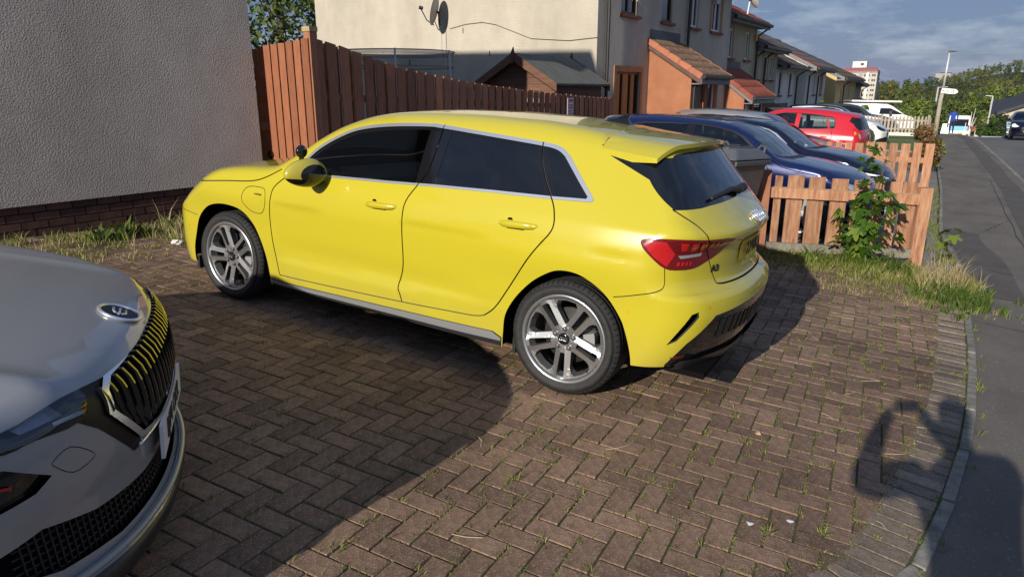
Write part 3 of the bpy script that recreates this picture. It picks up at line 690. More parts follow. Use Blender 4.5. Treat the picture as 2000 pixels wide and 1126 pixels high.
# ------------------------------------------------------------------ wheels (axis = local Y, outside = +Y)
def wheel_detailed(parent, R=.3185, rim=.246, W_=.225):
    """five twin spokes, machined faces"""
    root = bpy.data.objects.new("wheel", None); COL.objects.link(root); root.parent = parent
    w = W_/2
    prof = [(rim-.012,-w*.9),(rim+.01,-w),(rim+.045,-w-.006),(R-.018,-w+.006),(R-.004,-w+.022)]
    for g in (-.6,-.2,.2,.6):
        prof += [(R,(g-.13)*w*.85),(R,(g)*w*.85-.005),(R-.007,g*w*.85-.004),(R-.007,g*w*.85+.004),(R,g*w*.85+.005)]
    prof += [(R,.72*w),(R-.004,w-.022),(R-.018,w-.006),(R-.03,w+.004),(rim+.045,w+.008),(rim+.022,w+.006),(rim+.012,w+.002),(rim+.002,w-.006),(rim-.01,w-.012)]
    ty = MB().lathe(prof, 72).obj("tyre", m_tyre, root, True)
    # shoulder sipes as raised blocks
    sp = MB()
    for k in range(64):
        t = 2*math.pi*k/64; c_, s_ = math.cos(t), math.sin(t)
        for sgn in (1,):
            pts = []
            for rr, yy in ((R-.001,.60*w),(R-.002,w-.03),(R-.012,w-.013),(R-.026,w-.004)):
                pts.append((rr, yy*sgn))
            n0 = len(sp.v); hw = .0022
            for rr, yy in pts:
                for d_ in (-hw, hw): sp.v.append(((rr+.0018)*c_-d_*s_, yy+.001, (rr+.0018)*s_+d_*c_))
            for q in range(3): sp.f.append((n0+2*q, n0+2*q+1, n0+2*q+3, n0+2*q+2))
    tag(sp.obj("tread_sipes", m_dark, ty), kind="stuff")
    rimo = MB().lathe([(rim-.012,w-.012),(rim,w-.008),(rim+.001,w-.002),(rim-.006,w-.001),(rim-.016,w-.006),(rim-.022,w-.014),(rim-.03,w-.06),(rim-.035,-w*.8),(rim-.01,-w*.9)], 64).obj("rim", m_alloyd, root, True)
    lip = MB().lathe([(rim+.0015,w-.003),(rim-.002,w+.001),(rim-.012,w-.001),(rim-.017,w-.008)], 64).obj("rim_lip", m_alloy, root, True)
    # spoke face
    ro = rim-.012; cir = [(ro*math.cos(t), ro*math.sin(t)) for t in np.linspace(0, 2*math.pi, 73)[:-1]]
    holes = []
    def rotp(P, a): return [(x*math.cos(a)-y*math.sin(a), x*math.sin(a)+y*math.cos(a)) for x, y in P]
    for k in range(5):
        a = math.pi/2+k*2*math.pi/5+math.pi
        holes.append(rotp([(.080,-.0135),(.202,-.0225),(.211,-.016),(.211,.016),(.202,.0225),(.080,.0135)], a))
        am = a+math.pi/5
        # window between neighbouring twin spokes
        off = .0450
        def line(rr, o_, sg):
            """point at radius rr, offset o_ from the twin-spoke axis at angle -/+36deg about window axis"""
            th = math.asin(min(1, o_/rr)); ang = sg*(math.pi/5-th); return (rr*math.cos(ang), rr*math.sin(ang))
        r0 = off/math.sin(math.pi/5)+.006
        left = [line(r0, off, 1), line(.168, .0490, 1), line(.195, .060, 1), line(.214, .080, 1)]
        right = [(x, -y) for x, y in left][::-1]
        holes.append(rotp(left+[(.2155,.0)]+right, am))
    P2, T, reg = cdt(cir, holes, (), .02, .012)
    T = T[reg == -1]
    rr = np.linalg.norm(P2, axis=1); yy = w-.006-.020*np.clip(1-rr/ro, 0, 1)**.8
    an = np.arctan2(P2[:,1], P2[:,0])-(math.pi/2+math.pi); an = (an+math.pi/5) % (2*math.pi/5)-math.pi/5; yy = yy-.34*np.clip(np.abs(rr*np.sin(an))-.016, 0, .032)
    # outline edges for side walls
    ed = {}
    a_ = P2[T]; ar = (a_[:,1,0]-a_[:,0,0])*(a_[:,2,1]-a_[:,0,1])-(a_[:,1,1]-a_[:,0,1])*(a_[:,2,0]-a_[:,0,0]); T[ar < 0] = T[ar < 0][:, ::-1]
    for t in T:
        for i in range(3):
            e = (t[i], t[(i+1) % 3]); ed[e] = ed.get(e, 0)+1
    bd = [e for e in ed if (e[1], e[0]) not in ed]
    V = [(P2[i,0], yy[i], P2[i,1]) for i in range(len(P2))]
    mesh("spoke_face", V, [tuple(t[::-1]) for t in T], m_alloy, root)
    WV = []; WF = []
    for i, j in bd:
        k = len(WV); sc = .94
        WV += [V[i], V[j], (P2[j,0]*sc, yy[j]-.045, P2[j,1]*sc), (P2[i,0]*sc, yy[i]-.045, P2[i,1]*sc)]; WF.append((k,k+1,k+2,k+3))
    mesh("spoke_sides", WV, WF, m_alloyd, root)
    for k in range(5):
        a = math.pi/2+k*2*math.pi/5+math.pi+math.pi/5; c_, s_ = .056*math.cos(a), .056*math.sin(a)
        MB().lathe([(.013,w-.034),(.013,w-.014),(.009,w-.010),(.0,w-.010)], 10, c=(c_,0,s_)).obj("lug_nut", m_alloyd, root, True)
    cap = MB().lathe([(.033,w-.03),(.033,w-.016),(.030,w-.013),(0,w-.012)], 24).obj("centre_cap", m_gloss, root, True)
    for k in range(4):
        x = (k-1.5)*.0105
        MB().lathe([(.0078+.0012*math.cos(t), w-.0115+.0012*math.sin(t)) for t in np.linspace(0, 6.283, 6)], 16, c=(x,0,0)).obj("cap_ring", m_alloy, cap)
    MB().lathe([(.155,-.02),(.155,.0),(.07,.0),(.07,.03),(0,.03)], 40, c=(0,w-.10,0)).obj("brake_disc", m_disc, root, True)
    mb = MB()
    for q in range(5):
        t0 = math.pi+(-.35+q*.14); t1 = t0+.14
        mb.hexa([(r_*math.cos(t), y_, r_*math.sin(t)) for y_ in (w-.11, w-.055) for r_, t in ((.10,t0),(.165,t0),(.165,t1),(.10,t1))])
    mb.obj("brake_caliper", M("caliper_grey", (.25,.25,.25), .5), root)
    MB().tube([(-.155,w-.03,-.15),(-.150,w-.005,-.146)], .006, 8).obj("valve", m_black, root)
    return root
def wheel_simple(parent, R, rim, W_, mat=None, nsp=5, sw=.07):
    root = bpy.data.objects.new("wheel", None); COL.objects.link(root); root.parent = parent; w = W_/2
    MB().lathe([(rim-.01,-w*.9),(rim+.01,-w),(R-.02,-w),(R,-w+.03),(R,w-.03),(R-.02,w),(rim+.01,w+.004),(rim-.01,w-.01)], 40).obj("tyre", m_tyre, root, True)
    MB().lathe([(rim,w-.004),(rim-.014,w-.006),(rim-.03,w-.05),(rim-.04,-w*.8)], 32).obj("rim", mat or m_alloy, root, True)
    MB().lathe([(rim-.03,-.02),(0,-.02)], 24, c=(0,w-.08,0)).obj("brake_disc", m_dark, root)
    mb = MB()
    for k in range(nsp):
        a = math.pi/2+k*2*math.pi/nsp; u = Vector((math.cos(a),0,math.sin(a))); v = Vector((-math.sin(a),0,math.cos(a))); p = []
        for y_ in (w-.05, w-.018):
            for r_, h in ((.03,sw*.32),(rim-.012,sw*.5)): p += [tuple(u*r_-v*h+Vector((0,y_,0))), tuple(u*r_+v*h+Vector((0,y_,0)))]
        mb.hexa([p[0],p[2],p[3],p[1],p[4],p[6],p[7],p[5]])
    mb.lathe([(.055,w-.05),(.05,w-.014),(0,w-.012)], 16); mb.obj("spokes", mat or m_alloy, root); return root
def place_wheels(skel, parent, wb, track, R, right_fix=True):
    for x in (0, -wb):
        for sd in (1, -1):
            w_ = skel if (x == 0 and sd == 1) else copy_tree(skel, parent)
            w_.location = (x, sd*track, R); w_.rotation_euler = (0, random.uniform(-.3,.3) if (x, sd) != (-wb, 1) else 0, math.pi if sd == -1 else 0)
def arch_liner(skin, poly, root, depth=.5):
    """dark tub behind a wheel opening, both sides"""
    poly = resample(poly, .03); P = skin.pt(poly[:,0], poly[:,1], -.002)
    for sd in (1, -1):
        V = []; n = len(P)
        for p in P: V.append((-p[0], sd*p[1], p[2]))
        for p in P: V.append((-p[0], sd*(p[1]-.03), p[2]))
        for p in P: V.append((-p[0], sd*.42, p[2]))
        Fl = [(i, i+1, n+i+1, n+i) for i in range(n-1)]; Fd = [(n+i, n+i+1, 2*n+i+1, 2*n+i) for i in range(n-1)]
        c = len(V); V.append((float(-P[:,0].mean()), sd*.42, .3)); Fd += [(2*n+i, 2*n+i+1, c) for i in range(n-1)]
        mesh("wheel_arch_liner", V, Fl+Fd, m_dark, root)
def seat(root, x, y, name="front_seat"):
    mb = MB(); mb.hexa([(x+.25,y-.24,.32),(x-.25,y-.24,.32),(x-.25,y+.24,.32),(x+.25,y+.24,.32),(x+.27,y-.22,.50),(x-.2,y-.22,.46),(x-.2,y+.22,.46),(x+.27,y+.22,.50)])
    mb.hexa([(x-.16,y-.23,.44),(x-.30,y-.23,.44),(x-.30,y+.23,.44),(x-.16,y+.23,.44),(x-.36,y-.19,1.0),(x-.45,y-.19,1.0),(x-.45,y+.19,1.0),(x-.36,y+.19,1.0)])
    mb.hexa([(x-.38,y-.12,1.01),(x-.46,y-.12,1.01),(x-.46,y+.12,1.01),(x-.38,y+.12,1.01),(x-.40,y-.11,1.19),(x-.48,y-.11,1.19),(x-.48,y+.11,1.19),(x-.40,y+.11,1.19)])
    return bevel_obj(mb.obj(name, m_seat, root), .03, 2)
# ------------------------------------------------------------------ yellow hatchback
def yellow_car():
    B = a3()
    mw = Matrix(((-.997729,.040507,.05382,-4.305956),(-.038303,-.998409,.041374,3.866998),(.05541,.039219,.997693,.071919),(0,0,0,1)))
    root = thing("hatchback_car", "bright yellow five-door hatchback with tinted rear windows parked on the brown block driveway", "car", mat=mw)
    m_y = paint("yellow_paint", (.50,.428,.024), 0., .25)
    nt = m_y.node_tree; b_ = nt.nodes["Principled BSDF"]; co = nt.nodes.new("ShaderNodeTexCoord"); sx = nt.nodes.new("ShaderNodeSeparateXYZ"); nt.links.new(co.outputs["Object"], sx.inputs[0])
    mr = nt.nodes.new("ShaderNodeMapRange"); mr.inputs[1].default_value = .52; mr.inputs[2].default_value = .20; mr.inputs[3].default_value = 0.; mr.inputs[4].default_value = .42; nt.links.new(sx.outputs[2], mr.inputs[0])
    tn_ = nt.nodes.new("ShaderNodeTexNoise"); tn_.inputs["Scale"].default_value = 5.; tn_.inputs["Detail"].default_value = 8.; nt.links.new(co.outputs["Object"], tn_.inputs["Vector"]); mu = nt.nodes.new("ShaderNodeMath"); mu.operation = 'MULTIPLY'; nt.links.new(mr.outputs[0], mu.inputs[0]); nt.links.new(tn_.outputs[0], mu.inputs[1])
    mx_ = nt.nodes.new("ShaderNodeMix"); mx_.data_type = 'RGBA'; nt.links.new(mu.outputs[0], mx_.inputs[0]); mx_.inputs[6].default_value = b_.inputs["Base Color"].default_value; mx_.inputs[7].default_value = (.20,.165,.11,1); nt.links.new(mx_.outputs[2], b_.inputs["Base Color"])   # road film low on the panels
    archf = [(-.448,.20),(-.448,.316),(-.405,.426),(-.339,.553),(-.239,.640),(-.129,.680),(.001,.692),(.137,.672),(.237,.597),(.298,.496),(.342,.379),(.37,.256),(.378,.175)]
    archr = [(2.255,.175),(2.258,.266),(2.266,.374),(2.321,.483),(2.414,.591),(2.506,.660),(2.581,.695),(2.669,.700),(2.747,.678),(2.840,.619),(2.913,.535),(2.978,.428),(3.027,.322),(3.044,.257)]
    af = spline(archf, 4); ar = spline(archr, 4)
    a0 = B.sf-B.arcf-B.yf; a1 = B.sp+B.arc+B.yp
    bottom = np.vstack([[(a0,.20),(-.7,.20)], af, ar, [(3.15,.262),(3.28,.27),(3.45,.25),(a1,.245)]])
    S = CarSkin(B, root, bottom, .74, .04)
    fdf = [(.576,.955),(.47,.868),(.439,.775),(.418,.652),(.422,.488),(.454,.342),(.475,.268)]
    fr = [(1.612,1.018),(1.557,.921),(1.545,.817),(1.544,.699),(1.544,.54),(1.508,.401),(1.53,.335),(1.542,.300)]
    rd = [(2.476,1.048),(2.504,1.003),(2.525,.936),(2.512,.880),(2.455,.804),(2.38,.695),(2.269,.514),(2.196,.40),(2.133,.344)]
    bot = [(.475,.268),(1.0,.282),(1.542,.300),(1.9,.318),(2.07,.328),(2.133,.344)]
    sfdf, sfr, srd, sbot = spline(fdf,4), spline(fr,4), spline(rd,4), spline(bot,3)
    belt = [(1.715,1.021),(1.405,1.004),(.955,.985),(.604,.965)]
    door_f = np.vstack([sfdf, spline(bot[:3],3)[1:], sfr[::-1][1:], [(1.405,1.004),(.955,.985),(.604,.965)]])
    door_r = np.vstack([sfr, spline(bot[2:],3)[1:], srd[::-1][1:], [(2.108,1.037),(1.715,1.021)]])
    DLO = spline([(.604,.965),(.707,1.104),(.776,1.171),(.896,1.242),(1.031,1.298),(1.247,1.338),(1.54,1.362),(1.666,1.360),(1.96,1.345),(2.31,1.325),(2.429,1.310),(2.499,1.270)],4)
    DLO = np.vstack([DLO, [(2.618,1.155),(2.700,1.078),(2.704,1.066),(2.695,1.058),(2.474,1.047),(2.108,1.037),(1.715,1.021),(1.405,1.004),(.955,.985)]])
    DIN = spline([(.640,.985),(.727,1.096),(.797,1.160),(.910,1.228),(1.040,1.281),(1.250,1.319),(1.54,1.343),(1.666,1.341),(1.96,1.326),(2.30,1.306),(2.415,1.292),(2.474,1.262)],4)
    DIN = np.vstack([DIN, [(2.590,1.152),(2.668,1.080),(2.662,1.070),(2.474,1.061),(2.108,1.050),(1.715,1.034),(1.405,1.017),(.955,.998)]])
    g1 = [(.69,1.005),(.745,1.088),(.812,1.148),(.925,1.213),(1.05,1.264),(1.255,1.302),(1.50,1.325),(1.572,1.327),(1.59,1.026),(1.405,1.020),(.955,1.001)]
    g2 = [(1.725,1.328),(1.96,1.316),(2.27,1.298),(2.30,1.285),(2.325,1.24),(2.43,1.066),(2.108,1.053),(1.725,1.038)]
    g3 = [(2.365,1.292),(2.41,1.283),(2.455,1.250),(2.565,1.146),(2.635,1.084),(2.63,1.076),(2.495,1.066)]
    wing = [(-1.7,-.1),(.475,-.1)]+[tuple(p) for p in sfdf[::-1]]+[(.505,.990),(.52,1.4),(-1.7,1.4)]
    fb = [(-1.7,.60),(-.95,.60),(-.62,.588),(-.36,.565),(-.30,.45),(-.30,-.1),(-1.7,-.1)]
    head = [(-.60,.605),(-.50,.665),(-.44,.745),(-.425,.79),(-.50,.785),(-.75,.745),(-1.02,.71),(-1.02,.63),(-.8,.60)]
    grille = [(-1.7,.30),(-1.7,.655),(-1.14,.655),(-1.06,.50),(-1.16,.30)]
    intake = [(-1.0,.27),(-1.02,.47),(-.72,.50),(-.62,.40),(-.66,.27)]
    hood = [(-1.7,.70),(-1.1,.725),(-.75,.765),(-.5,.795),(-.287,.822),(.008,.858),(.261,.886),(.396,.930),(.505,.990),(.52,1.4),(-1.7,1.4)]
    lamp = spline([(3.016,.905),(3.066,.931),(3.272,.942),(3.488,.936),(3.773,.927),(3.734,.87),(3.66,.838),(3.55,.812),(3.44,.788),(3.30,.783),(3.191,.791),(3.089,.846)],3,True)
    hatch = [(3.239,1.069),(3.384,1.014),(3.451,.972),(3.487,.938),(3.545,.87),(3.599,.819),(3.671,.736),(3.707,.689),(3.847,.682),(4.4,.679),(4.4,1.118),(3.894,1.094),(3.553,1.075)]
    hatchline = spline([(3.225,1.072),(3.384,1.014),(3.451,.972),(3.487,.938),(3.545,.87),(3.599,.819),(3.671,.736),(3.697,.700),(3.72,.687),(3.847,.682),(4.22,.679)],4)
    rglass = [(2.714,1.291),(2.95,1.195),(3.239,1.069),(3.553,1.075),(3.894,1.094),(4.4,1.118),(4.4,1.6),(3.3,1.6),(2.95,1.36),(2.80,1.31)]
    spo_s = [(2.652,1.6),(2.652,1.36),(2.666,1.33),(2.706,1.296),(2.80,1.315),(2.95,1.365),(3.3,1.6)]
    bump = [(2.892,.608),(3.088,.655),(3.175,.680),(3.203,.705),(3.191,.791),(3.30,.783),(3.44,.788),(3.55,.812),(3.599,.819),(3.671,.736),(3.707,.689),(3.847,.682),(4.4,.679),(4.4,.1),(2.85,.1),(3.044,.257),(3.027,.322),(2.978,.428),(2.913,.535)]
    bline = spline([(2.892,.608),(3.0,.634),(3.088,.655),(3.175,.680),(3.203,.71),(3.191,.791)],4)
    black = [(3.283,.20),(3.283,.286),(3.39,.411),(3.572,.552),(3.9,.578),(4.4,.588),(4.4,.1)]
    vent = [(3.262,.398),(3.381,.570),(3.425,.583),(3.432,.556),(3.319,.424)]
    sill = [(.384,.0),(.384,.222),(1.3,.242),(2.19,.262),(2.25,.236),(2.25,.0)]; usill = [(.384,.0),(.384,.200),(1.3,.208),(1.9,.212),(2.25,.218),(2.25,.0)]
    lowerlip = [(3.30,.1),(3.30,.245),(3.38,.30),(3.6,.325),(4.4,.335),(4.4,.1)]
    rgrid = [(3.62,.40),(3.60,.50),(3.75,.535),(4.4,.545),(4.4,.41)]
    w = .0075
    SR = [("front_wing",wing),("hood",hood),("front_bumper",fb),("front_door",door_f),("rear_door",door_r),("window_trim",DLO),("pillar_trim",DIN),("front_side_glass",g1),("rear_side_glass",g2),("quarter_glass",g3),
          ("headlamp",head),("grille",grille),("air_intake",intake),("sill_trim",sill),("under_sill",usill),("rear_bumper",bump),("tailgate",hatch),("rear_glass",rglass),("spoiler_side",spo_s),("tail_lamp",lamp),("rear_diffuser",black),("lower_lip",lowerlip),("bumper_vent",vent)]
    flap = spline([(.232,.845),(.341,.853),(.387,.838),(.389,.756),(.358,.69),(.309,.672),(.236,.684),(.168,.738),(.178,.80)],4,True); flap = np.vstack([flap, flap[:1]])
    SG = [(sfdf,w),(sfr,w),(srd,w),(sbot,w*.8),(bline,w*.7),(hatchline,w),(flap,w*.6),(spline([(-1.1,.725),(-.75,.765),(-.5,.795),(-.287,.822),(.008,.858),(.261,.886),(.396,.930),(.505,.990)],4),w),
          (spline([(-.95,.60),(-.62,.588),(-.36,.565)],4),w*.6),(np.array([(2.652,1.5),(2.652,1.37),(2.662,1.335),(2.70,1.298)]),w),(np.array([(2.322,1.326),(2.345,1.24),(2.40,1.15),(2.476,1.048)]),w*.9),(np.array([(1.655,1.365),(1.66,1.20),(1.655,1.10),(1.612,1.018)]),w*.8)]
    ws = [(.30,-.1),(.33,.3),(.40,.60),(.52,.735),(.58,.765),(.70,.71),(.85,.655),(1.0,.61),(1.16,.565),(1.12,.4),(1.09,.2),(1.08,-.1)]
    cowl = [(.18,-.1),(.20,.3),(.27,.6),(.44,.74),(.52,.735),(.40,.60),(.33,.3),(.30,-.1)]
    hoodt = [(-1.2,-.1),(.18,-.1),(.20,.3),(.27,.6),(.44,.74),(.50,.80),(.52,.95),(-1.2,.95)]
    spo_t = [(2.652,-.1),(2.652,.75),(3.4,.75),(3.4,-.1)]
    TR = [("hood",hoodt),("cowl",cowl),("windscreen",ws),("spoiler_top",spo_t)]
    TG = [(np.array([(2.652,0.),(2.652,.3),(2.650,.75)]),w),(spline([(.18,0),(.20,.3),(.27,.6),(.44,.74)],4),w)]
    S.cut(SR, SG, TR, TG, "body_side", "roof")
    S.emit("body_side", m_y, split=True, name="quarter_panel"); S.emit("roof", m_y)
    for q in ("front_wing","front_door","rear_door"): S.emit(q, m_y, split=True)
    for q in ("hood","front_bumper","tailgate","rear_bumper"): S.emit(q, m_y)
    S.emit("window_trim", m_chrome, .003, True); S.emit("pillar_trim", m_gloss, -.004, True)
    S.emit("front_side_glass", m_glass, -.006, True); S.emit("rear_side_glass", m_glassd, -.006, True); S.emit("quarter_glass", m_glassd, -.006, True)
    S.emit("headlamp", m_gloss, -.003, True); S.emit("grille", m_black, -.01); S.emit("air_intake", m_black, -.02, True); S.emit("sill_trim", M("sill_grey", (.36,.37,.38), .3, .5), .012, True); S.emit("under_sill", m_black, -.01, True)
    S.emit("rear_glass", m_glassd, -.002); S.emit("rear_diffuser", m_gloss, -.004); S.emit("lower_lip", M("satin_black", (.02,.02,.022), .35), .012); S.emit("bumper_vent", m_gloss, -.03, True)
    S.emit("windscreen", m_glass, -.004); S.emit("cowl", m_black, -.01)
    S.emit("tail_lamp", m_redd, .003, True)
    S.shell(M("cabin_lining", (.04,.04,.04), .9), ("window_trim","pillar_trim","front_side_glass","rear_side_glass","quarter_glass","rear_glass","windscreen","bumper_vent"))
    # spoiler: lip carried past the glass
    V = []; Fc = []; ny = 41; ysv = np.linspace(-.66, .66, ny); nS = 12
    def srf(s_, y): k_ = abs(y)/.66; return float(B.top(s_)-B.crown(s_)*y*y)-.055*max(0, (k_-.72)/.28)**2
    for y in ysv:
        k = abs(y)/.66; tr = 3.085-.12*k**2.2; le = 2.66
        for i in range(nS):
            t = i/(nS-1); s_ = le+(tr-le)*t; zt = srf(s_, y)
            V.append((-s_, y, zt-.001+.011*t))
        for i in range(nS):
            t = 1-i/(nS-1); s_ = le+(tr-le)*t; zt = srf(s_, y)
            V.append((-s_, y, zt-.012-.055*(1-t)))
    n2 = 2*nS
    for j in range(ny-1):
        for i in range(n2): Fc.append((j*n2+i, j*n2+(i+1) % n2, (j+1)*n2+(i+1) % n2, (j+1)*n2+i))
    Fc += [tuple(range(n2))[::-1], tuple((ny-1)*n2+i for i in range(n2))]
    sp = mesh("roof_spoiler", V, Fc, m_y, root, True); sp.data.set_sharp_from_angle(angle=math.radians(40))
    S.emit("spoiler_side", m_y, 0., True)
    S.emit("spoiler_top", m_y, 0., name="spoiler_base")
    # lamp detail
    def strip(nm, polyaz, mat, off, sides=(1,-1), parent=None):
        P2, T, reg = cdt(polyaz, [], (), .03, .02); P, ok = B.unroll(P2[:,0], P2[:,1]); Nn = B.grad(P); p = P+Nn*off
        e1 = P[T[:,1]]-P[T[:,0]]; e2 = P[T[:,2]]-P[T[:,0]]; fl = (np.cross(e1, e2)*Nn[T[:,0]]).sum(1) < 0; T[fl] = T[fl][:, ::-1]
        for sd in sides: mesh(nm, C3(p, sd), T[:, ::-1] if sd == 1 else T, mat, parent or root, normals=C3(Nn, sd))
    strip("lamp_outer_lens", [(3.04,.902),(3.075,.920),(3.18,.925),(3.25,.865),(3.20,.800),(3.105,.848)], m_red, .006)
    for a_, zt_, zb_ in ((3.27,.925,.885),(3.35,.925,.88),(3.43,.923,.875)): strip("lamp_segment", [(a_,zt_),(a_+.055,zt_),(a_+.06,zb_),(a_+.02,zb_-.008)], m_red, .006)
    for a_, zt_, zb_ in ((3.53,.917,.885),(3.59,.915,.888),(3.645,.913,.890)): strip("lamp_segment", [(a_,zt_),(a_+.035,zt_),(a_+.035,zb_),(a_,zb_)], M("lamp_red_mid", (.35,.008,.01), .12, coat=.6), .006)
    strip("lamp_white_strip", [(3.27,.858),(3.49,.868),(3.48,.850),(3.29,.842)], m_clear, .007)
    for q in range(4): strip("lamp_segment", [(3.27+q*.035,.825),(3.295+q*.035,.825),(3.29+q*.035,.805),(3.265+q*.035,.805)], m_red, .006)
    # grid of the rear diffuser
    for k in range(9):
        a_ = 3.63+k*.068; strip("diffuser_slat", [(a_,.42),(a_+.045,.42),(a_+.045,.525),(a_,.525)], m_black, -.001)
    strip("bumper_crease_reflector", [(3.30,.330),(3.40,.345),(3.40,.335),(3.31,.322)], m_redd, .004)
    # door handles; flat dark strips paint the shade of a recess
    for a_, z_ in ((1.39,.872),(2.33,.896)):
        P = S.pt(np.array([a_-.13,a_+.105]), np.array([z_-.004,z_+.006]))
        for sd in (1,-1):
            mb = MB(); p0 = Vector((-P[0,0], sd*P[0,1], P[0,2])); p1 = Vector((-P[1,0], sd*P[1,1], P[1,2])); pts = [p0.lerp(p1,t)+Vector((0,sd*o_,0)) for t, o_ in ((0.,-.004),(.1,.012),(.3,.020),(.7,.021),(.9,.014),(1.,-.004))]
            n0 = 8
            base = len(mb.v); hts = (.010,.016,.019,.018,.015,.008)
            for p, h_ in zip(pts, hts):
                for q in range(n0):
                    t = 2*math.pi*q/n0; mb.v.append(tuple(p+Vector((0, sd*.009*math.cos(t), h_*math.sin(t)))))
            for i in range(5):
                for q in range(n0): mb.f.append((base+i*n0+q, base+i*n0+(q+1) % n0, base+(i+1)*n0+(q+1) % n0, base+(i+1)*n0+q))
            mb.f += [tuple(range(base, base+n0)), tuple(range(base+5*n0, base+6*n0))[::-1]]
            mb.obj("door_handle", m_y, root, True)
        strip("handle_recess_shade", [(a_-.075,z_+.030),(a_-.055,z_+.031),(a_-.045,z_+.018),(a_-.08,z_+.018)], m_dark, .0015)
        strip("handle_recess_shade", [(a_-.08,z_-.020),(a_+.03,z_-.017),(a_+.03,z_-.024),(a_-.07,z_-.027)], m_dark, .0015)
    # parking sensors
    for a_, z_ in ((2.978,.541),(3.50,.60),(-.50,.47)): strip("parking_sensor", [(a_+.012*math.cos(t), z_+.012*math.sin(t)) for t in np.linspace(0,6.283,12)[:-1]], M("yellow_sensor", (.55,.38,.008), .4), .002)
    # mirrors
    for sd in (1,-1):
        bm = bmesh.new(); bmesh.ops.create_uvsphere(bm, u_segments=32, v_segments=20, radius=1)
        for v in bm.verts:
            x, y, z = v.co; xx = x*.078 if x > 0 else x*.050
            v.co = Vector((xx*(1-.30*y), y*.130, (z*.085 if z > 0 else z*.070)*(1-.14*y)))
        for pc, pn in (((0,0,-.030), (.12,-.10,1)), ((-.038,0,0), (1,0,0))):
            bmesh.ops.bisect_plane(bm, geom=list(bm.verts)+list(bm.edges)+list(bm.faces), plane_co=pc, plane_no=pn)
        me = bpy.data.meshes.new("mirror_cap"); bm.to_mesh(me); bm.free(); me.materials.append(m_y); me.materials.append(m_gloss); pn = Vector((.12,-.10,1))
        for p in me.polygons: p.use_smooth = True; p.material_index = 1 if ((p.center-Vector((0,0,-.030))).dot(pn) < 0) or p.center.x < -.038 else 0
        o = bpy.data.objects.new("mirror_cap", me); COL.objects.link(o); o.parent = root; o.location = (-.87, sd*.995, 1.005); o.rotation_euler = (0,0,-.15*sd); o.scale = (1.3,1.15,1.12)
        if sd == -1: o.scale = (1.3,-1.15,1.12)
        MB().hexa([(-.72,sd*.85,.940),(-.88,sd*.85,.940),(-.90,sd*.95,.935),(-.78,sd*.95,.935),(-.72,sd*.85,.97),(-.88,sd*.85,.97),(-.90,sd*.95,.975),(-.78,sd*.95,.975)]).obj("mirror_arm", m_gloss, root)
        mb = MB(); mb.lathe([(0,-.02),(.035,-.015),(.042,0),(.035,.015),(0,.02)], 16, 'x', (-.80, sd*.96, 1.135)); 
        if sd == 1: mb.tube([(-.80,sd*.96,1.08),(-.80,sd*.96,1.11)], .015, 8).obj("blind_spot_mirror", m_gloss, root, True)
    # wheels, arches, underbody
    arch_liner(S, af[2:-1], root); arch_liner(S, ar[1:], root)
    wsk = wheel_detailed(root); place_wheels(wsk, root, 2.636, .775, .3185)
    mb = MB(); mb.box((-.42,-.80,.17),(-2.22,.80,.20)); mb.box((.75,-.62,.18),(.40,.62,.20)); mb.box((-3.02,-.7,.22),(-3.36,.7,.25)); mb.obj("underbody", m_dark, root)
    for sd in (1,-1):
        for x0 in (.44, -2.24-.06): MB().box((x0-.02,sd*.70-.10,.145),(x0+.0,sd*.70+.12,.24)).obj("mud_flap", m_black, root)
    # cabin
    seat(root, -1.15, .37).location = (0,0,.04); seat(root, -1.15, -.37).location = (0,0,.04)
    mb = MB(); mb.box((-1.98,-.64,.30),(-2.45,.64,.52)); mb.hexa([(-2.38,-.64,.5),(-2.52,-.64,.5),(-2.52,.64,.5),(-2.38,.64,.5),(-2.58,-.6,1.0),(-2.68,-.6,1.0),(-2.68,.6,1.0),(-2.58,.6,1.0)]); bevel_obj(mb.obj("rear_bench", m_seat, root), .03)
    mb = MB(); mb.hexa([(-.35,-.72,.6),(-.85,-.70,.6),(-.85,.70,.6),(-.35,.72,.6),(-.42,-.72,.97),(-.82,-.70,.93),(-.82,.70,.93),(-.42,.72,.97)]); bevel_obj(mb.obj("dashboard", m_seat, root), .04)
    mb = MB(); pts = []; 
    for k in range(25):
        t = 2*math.pi*k/24; pts.append((-.98-.06*math.sin(t), -.37+.18*math.cos(t), .93+.17*math.sin(t)))
    mb.tube(pts, .014, 6, False); mb.tube([(-.85,-.37,.88),(-.98,-.37,.93)], .04, 8); mb.tube([(-.98,-.55,.93),(-.98,-.19,.93)], .013, 6); mb.obj("steering_wheel", m_black, root, True)
    # shark fin
    mb = MB(); P = [(-2.36,.0),(-2.57,.0),(-2.545,.035),(-2.555,.062),(-2.52,.060),(-2.47,.030)]; zb = float(B.top(2.45))-.004
    V = []; n = len(P)
    for y_, sc in ((-.032,0),(-.010,1),(.010,1),(.032,0)):
        for x, z in P: V.append((x, y_ if z < .01 else y_*.35, zb-.02*(x+2.36)/-.2*.5+z))
    Fc = [tuple(range(n)), tuple(3*n+i for i in range(n))[::-1]]
    for r_ in range(3): Fc += [(r_*n+i, r_*n+(i+1) % n, (r_+1)*n+(i+1) % n, (r_+1)*n+i) for i in range(n)]
    mesh("roof_antenna", V, Fc, m_gloss, root)
    # rear wiper
    P = S.pt(np.array([4.14,4.02,3.72]), np.array([1.125,1.135,1.108]), .02); pts = [(-p[0],p[1],p[2]) for p in P]
    MB().tube(pts, [.022,.014,.008], 8).obj("rear_wiper", m_black, root)
    MB().tube([pts[0], (pts[0][0]-.01, pts[0][1]-.06, pts[0][2]+.01)], .026, 10).obj("wiper_pivot", m_black, root)
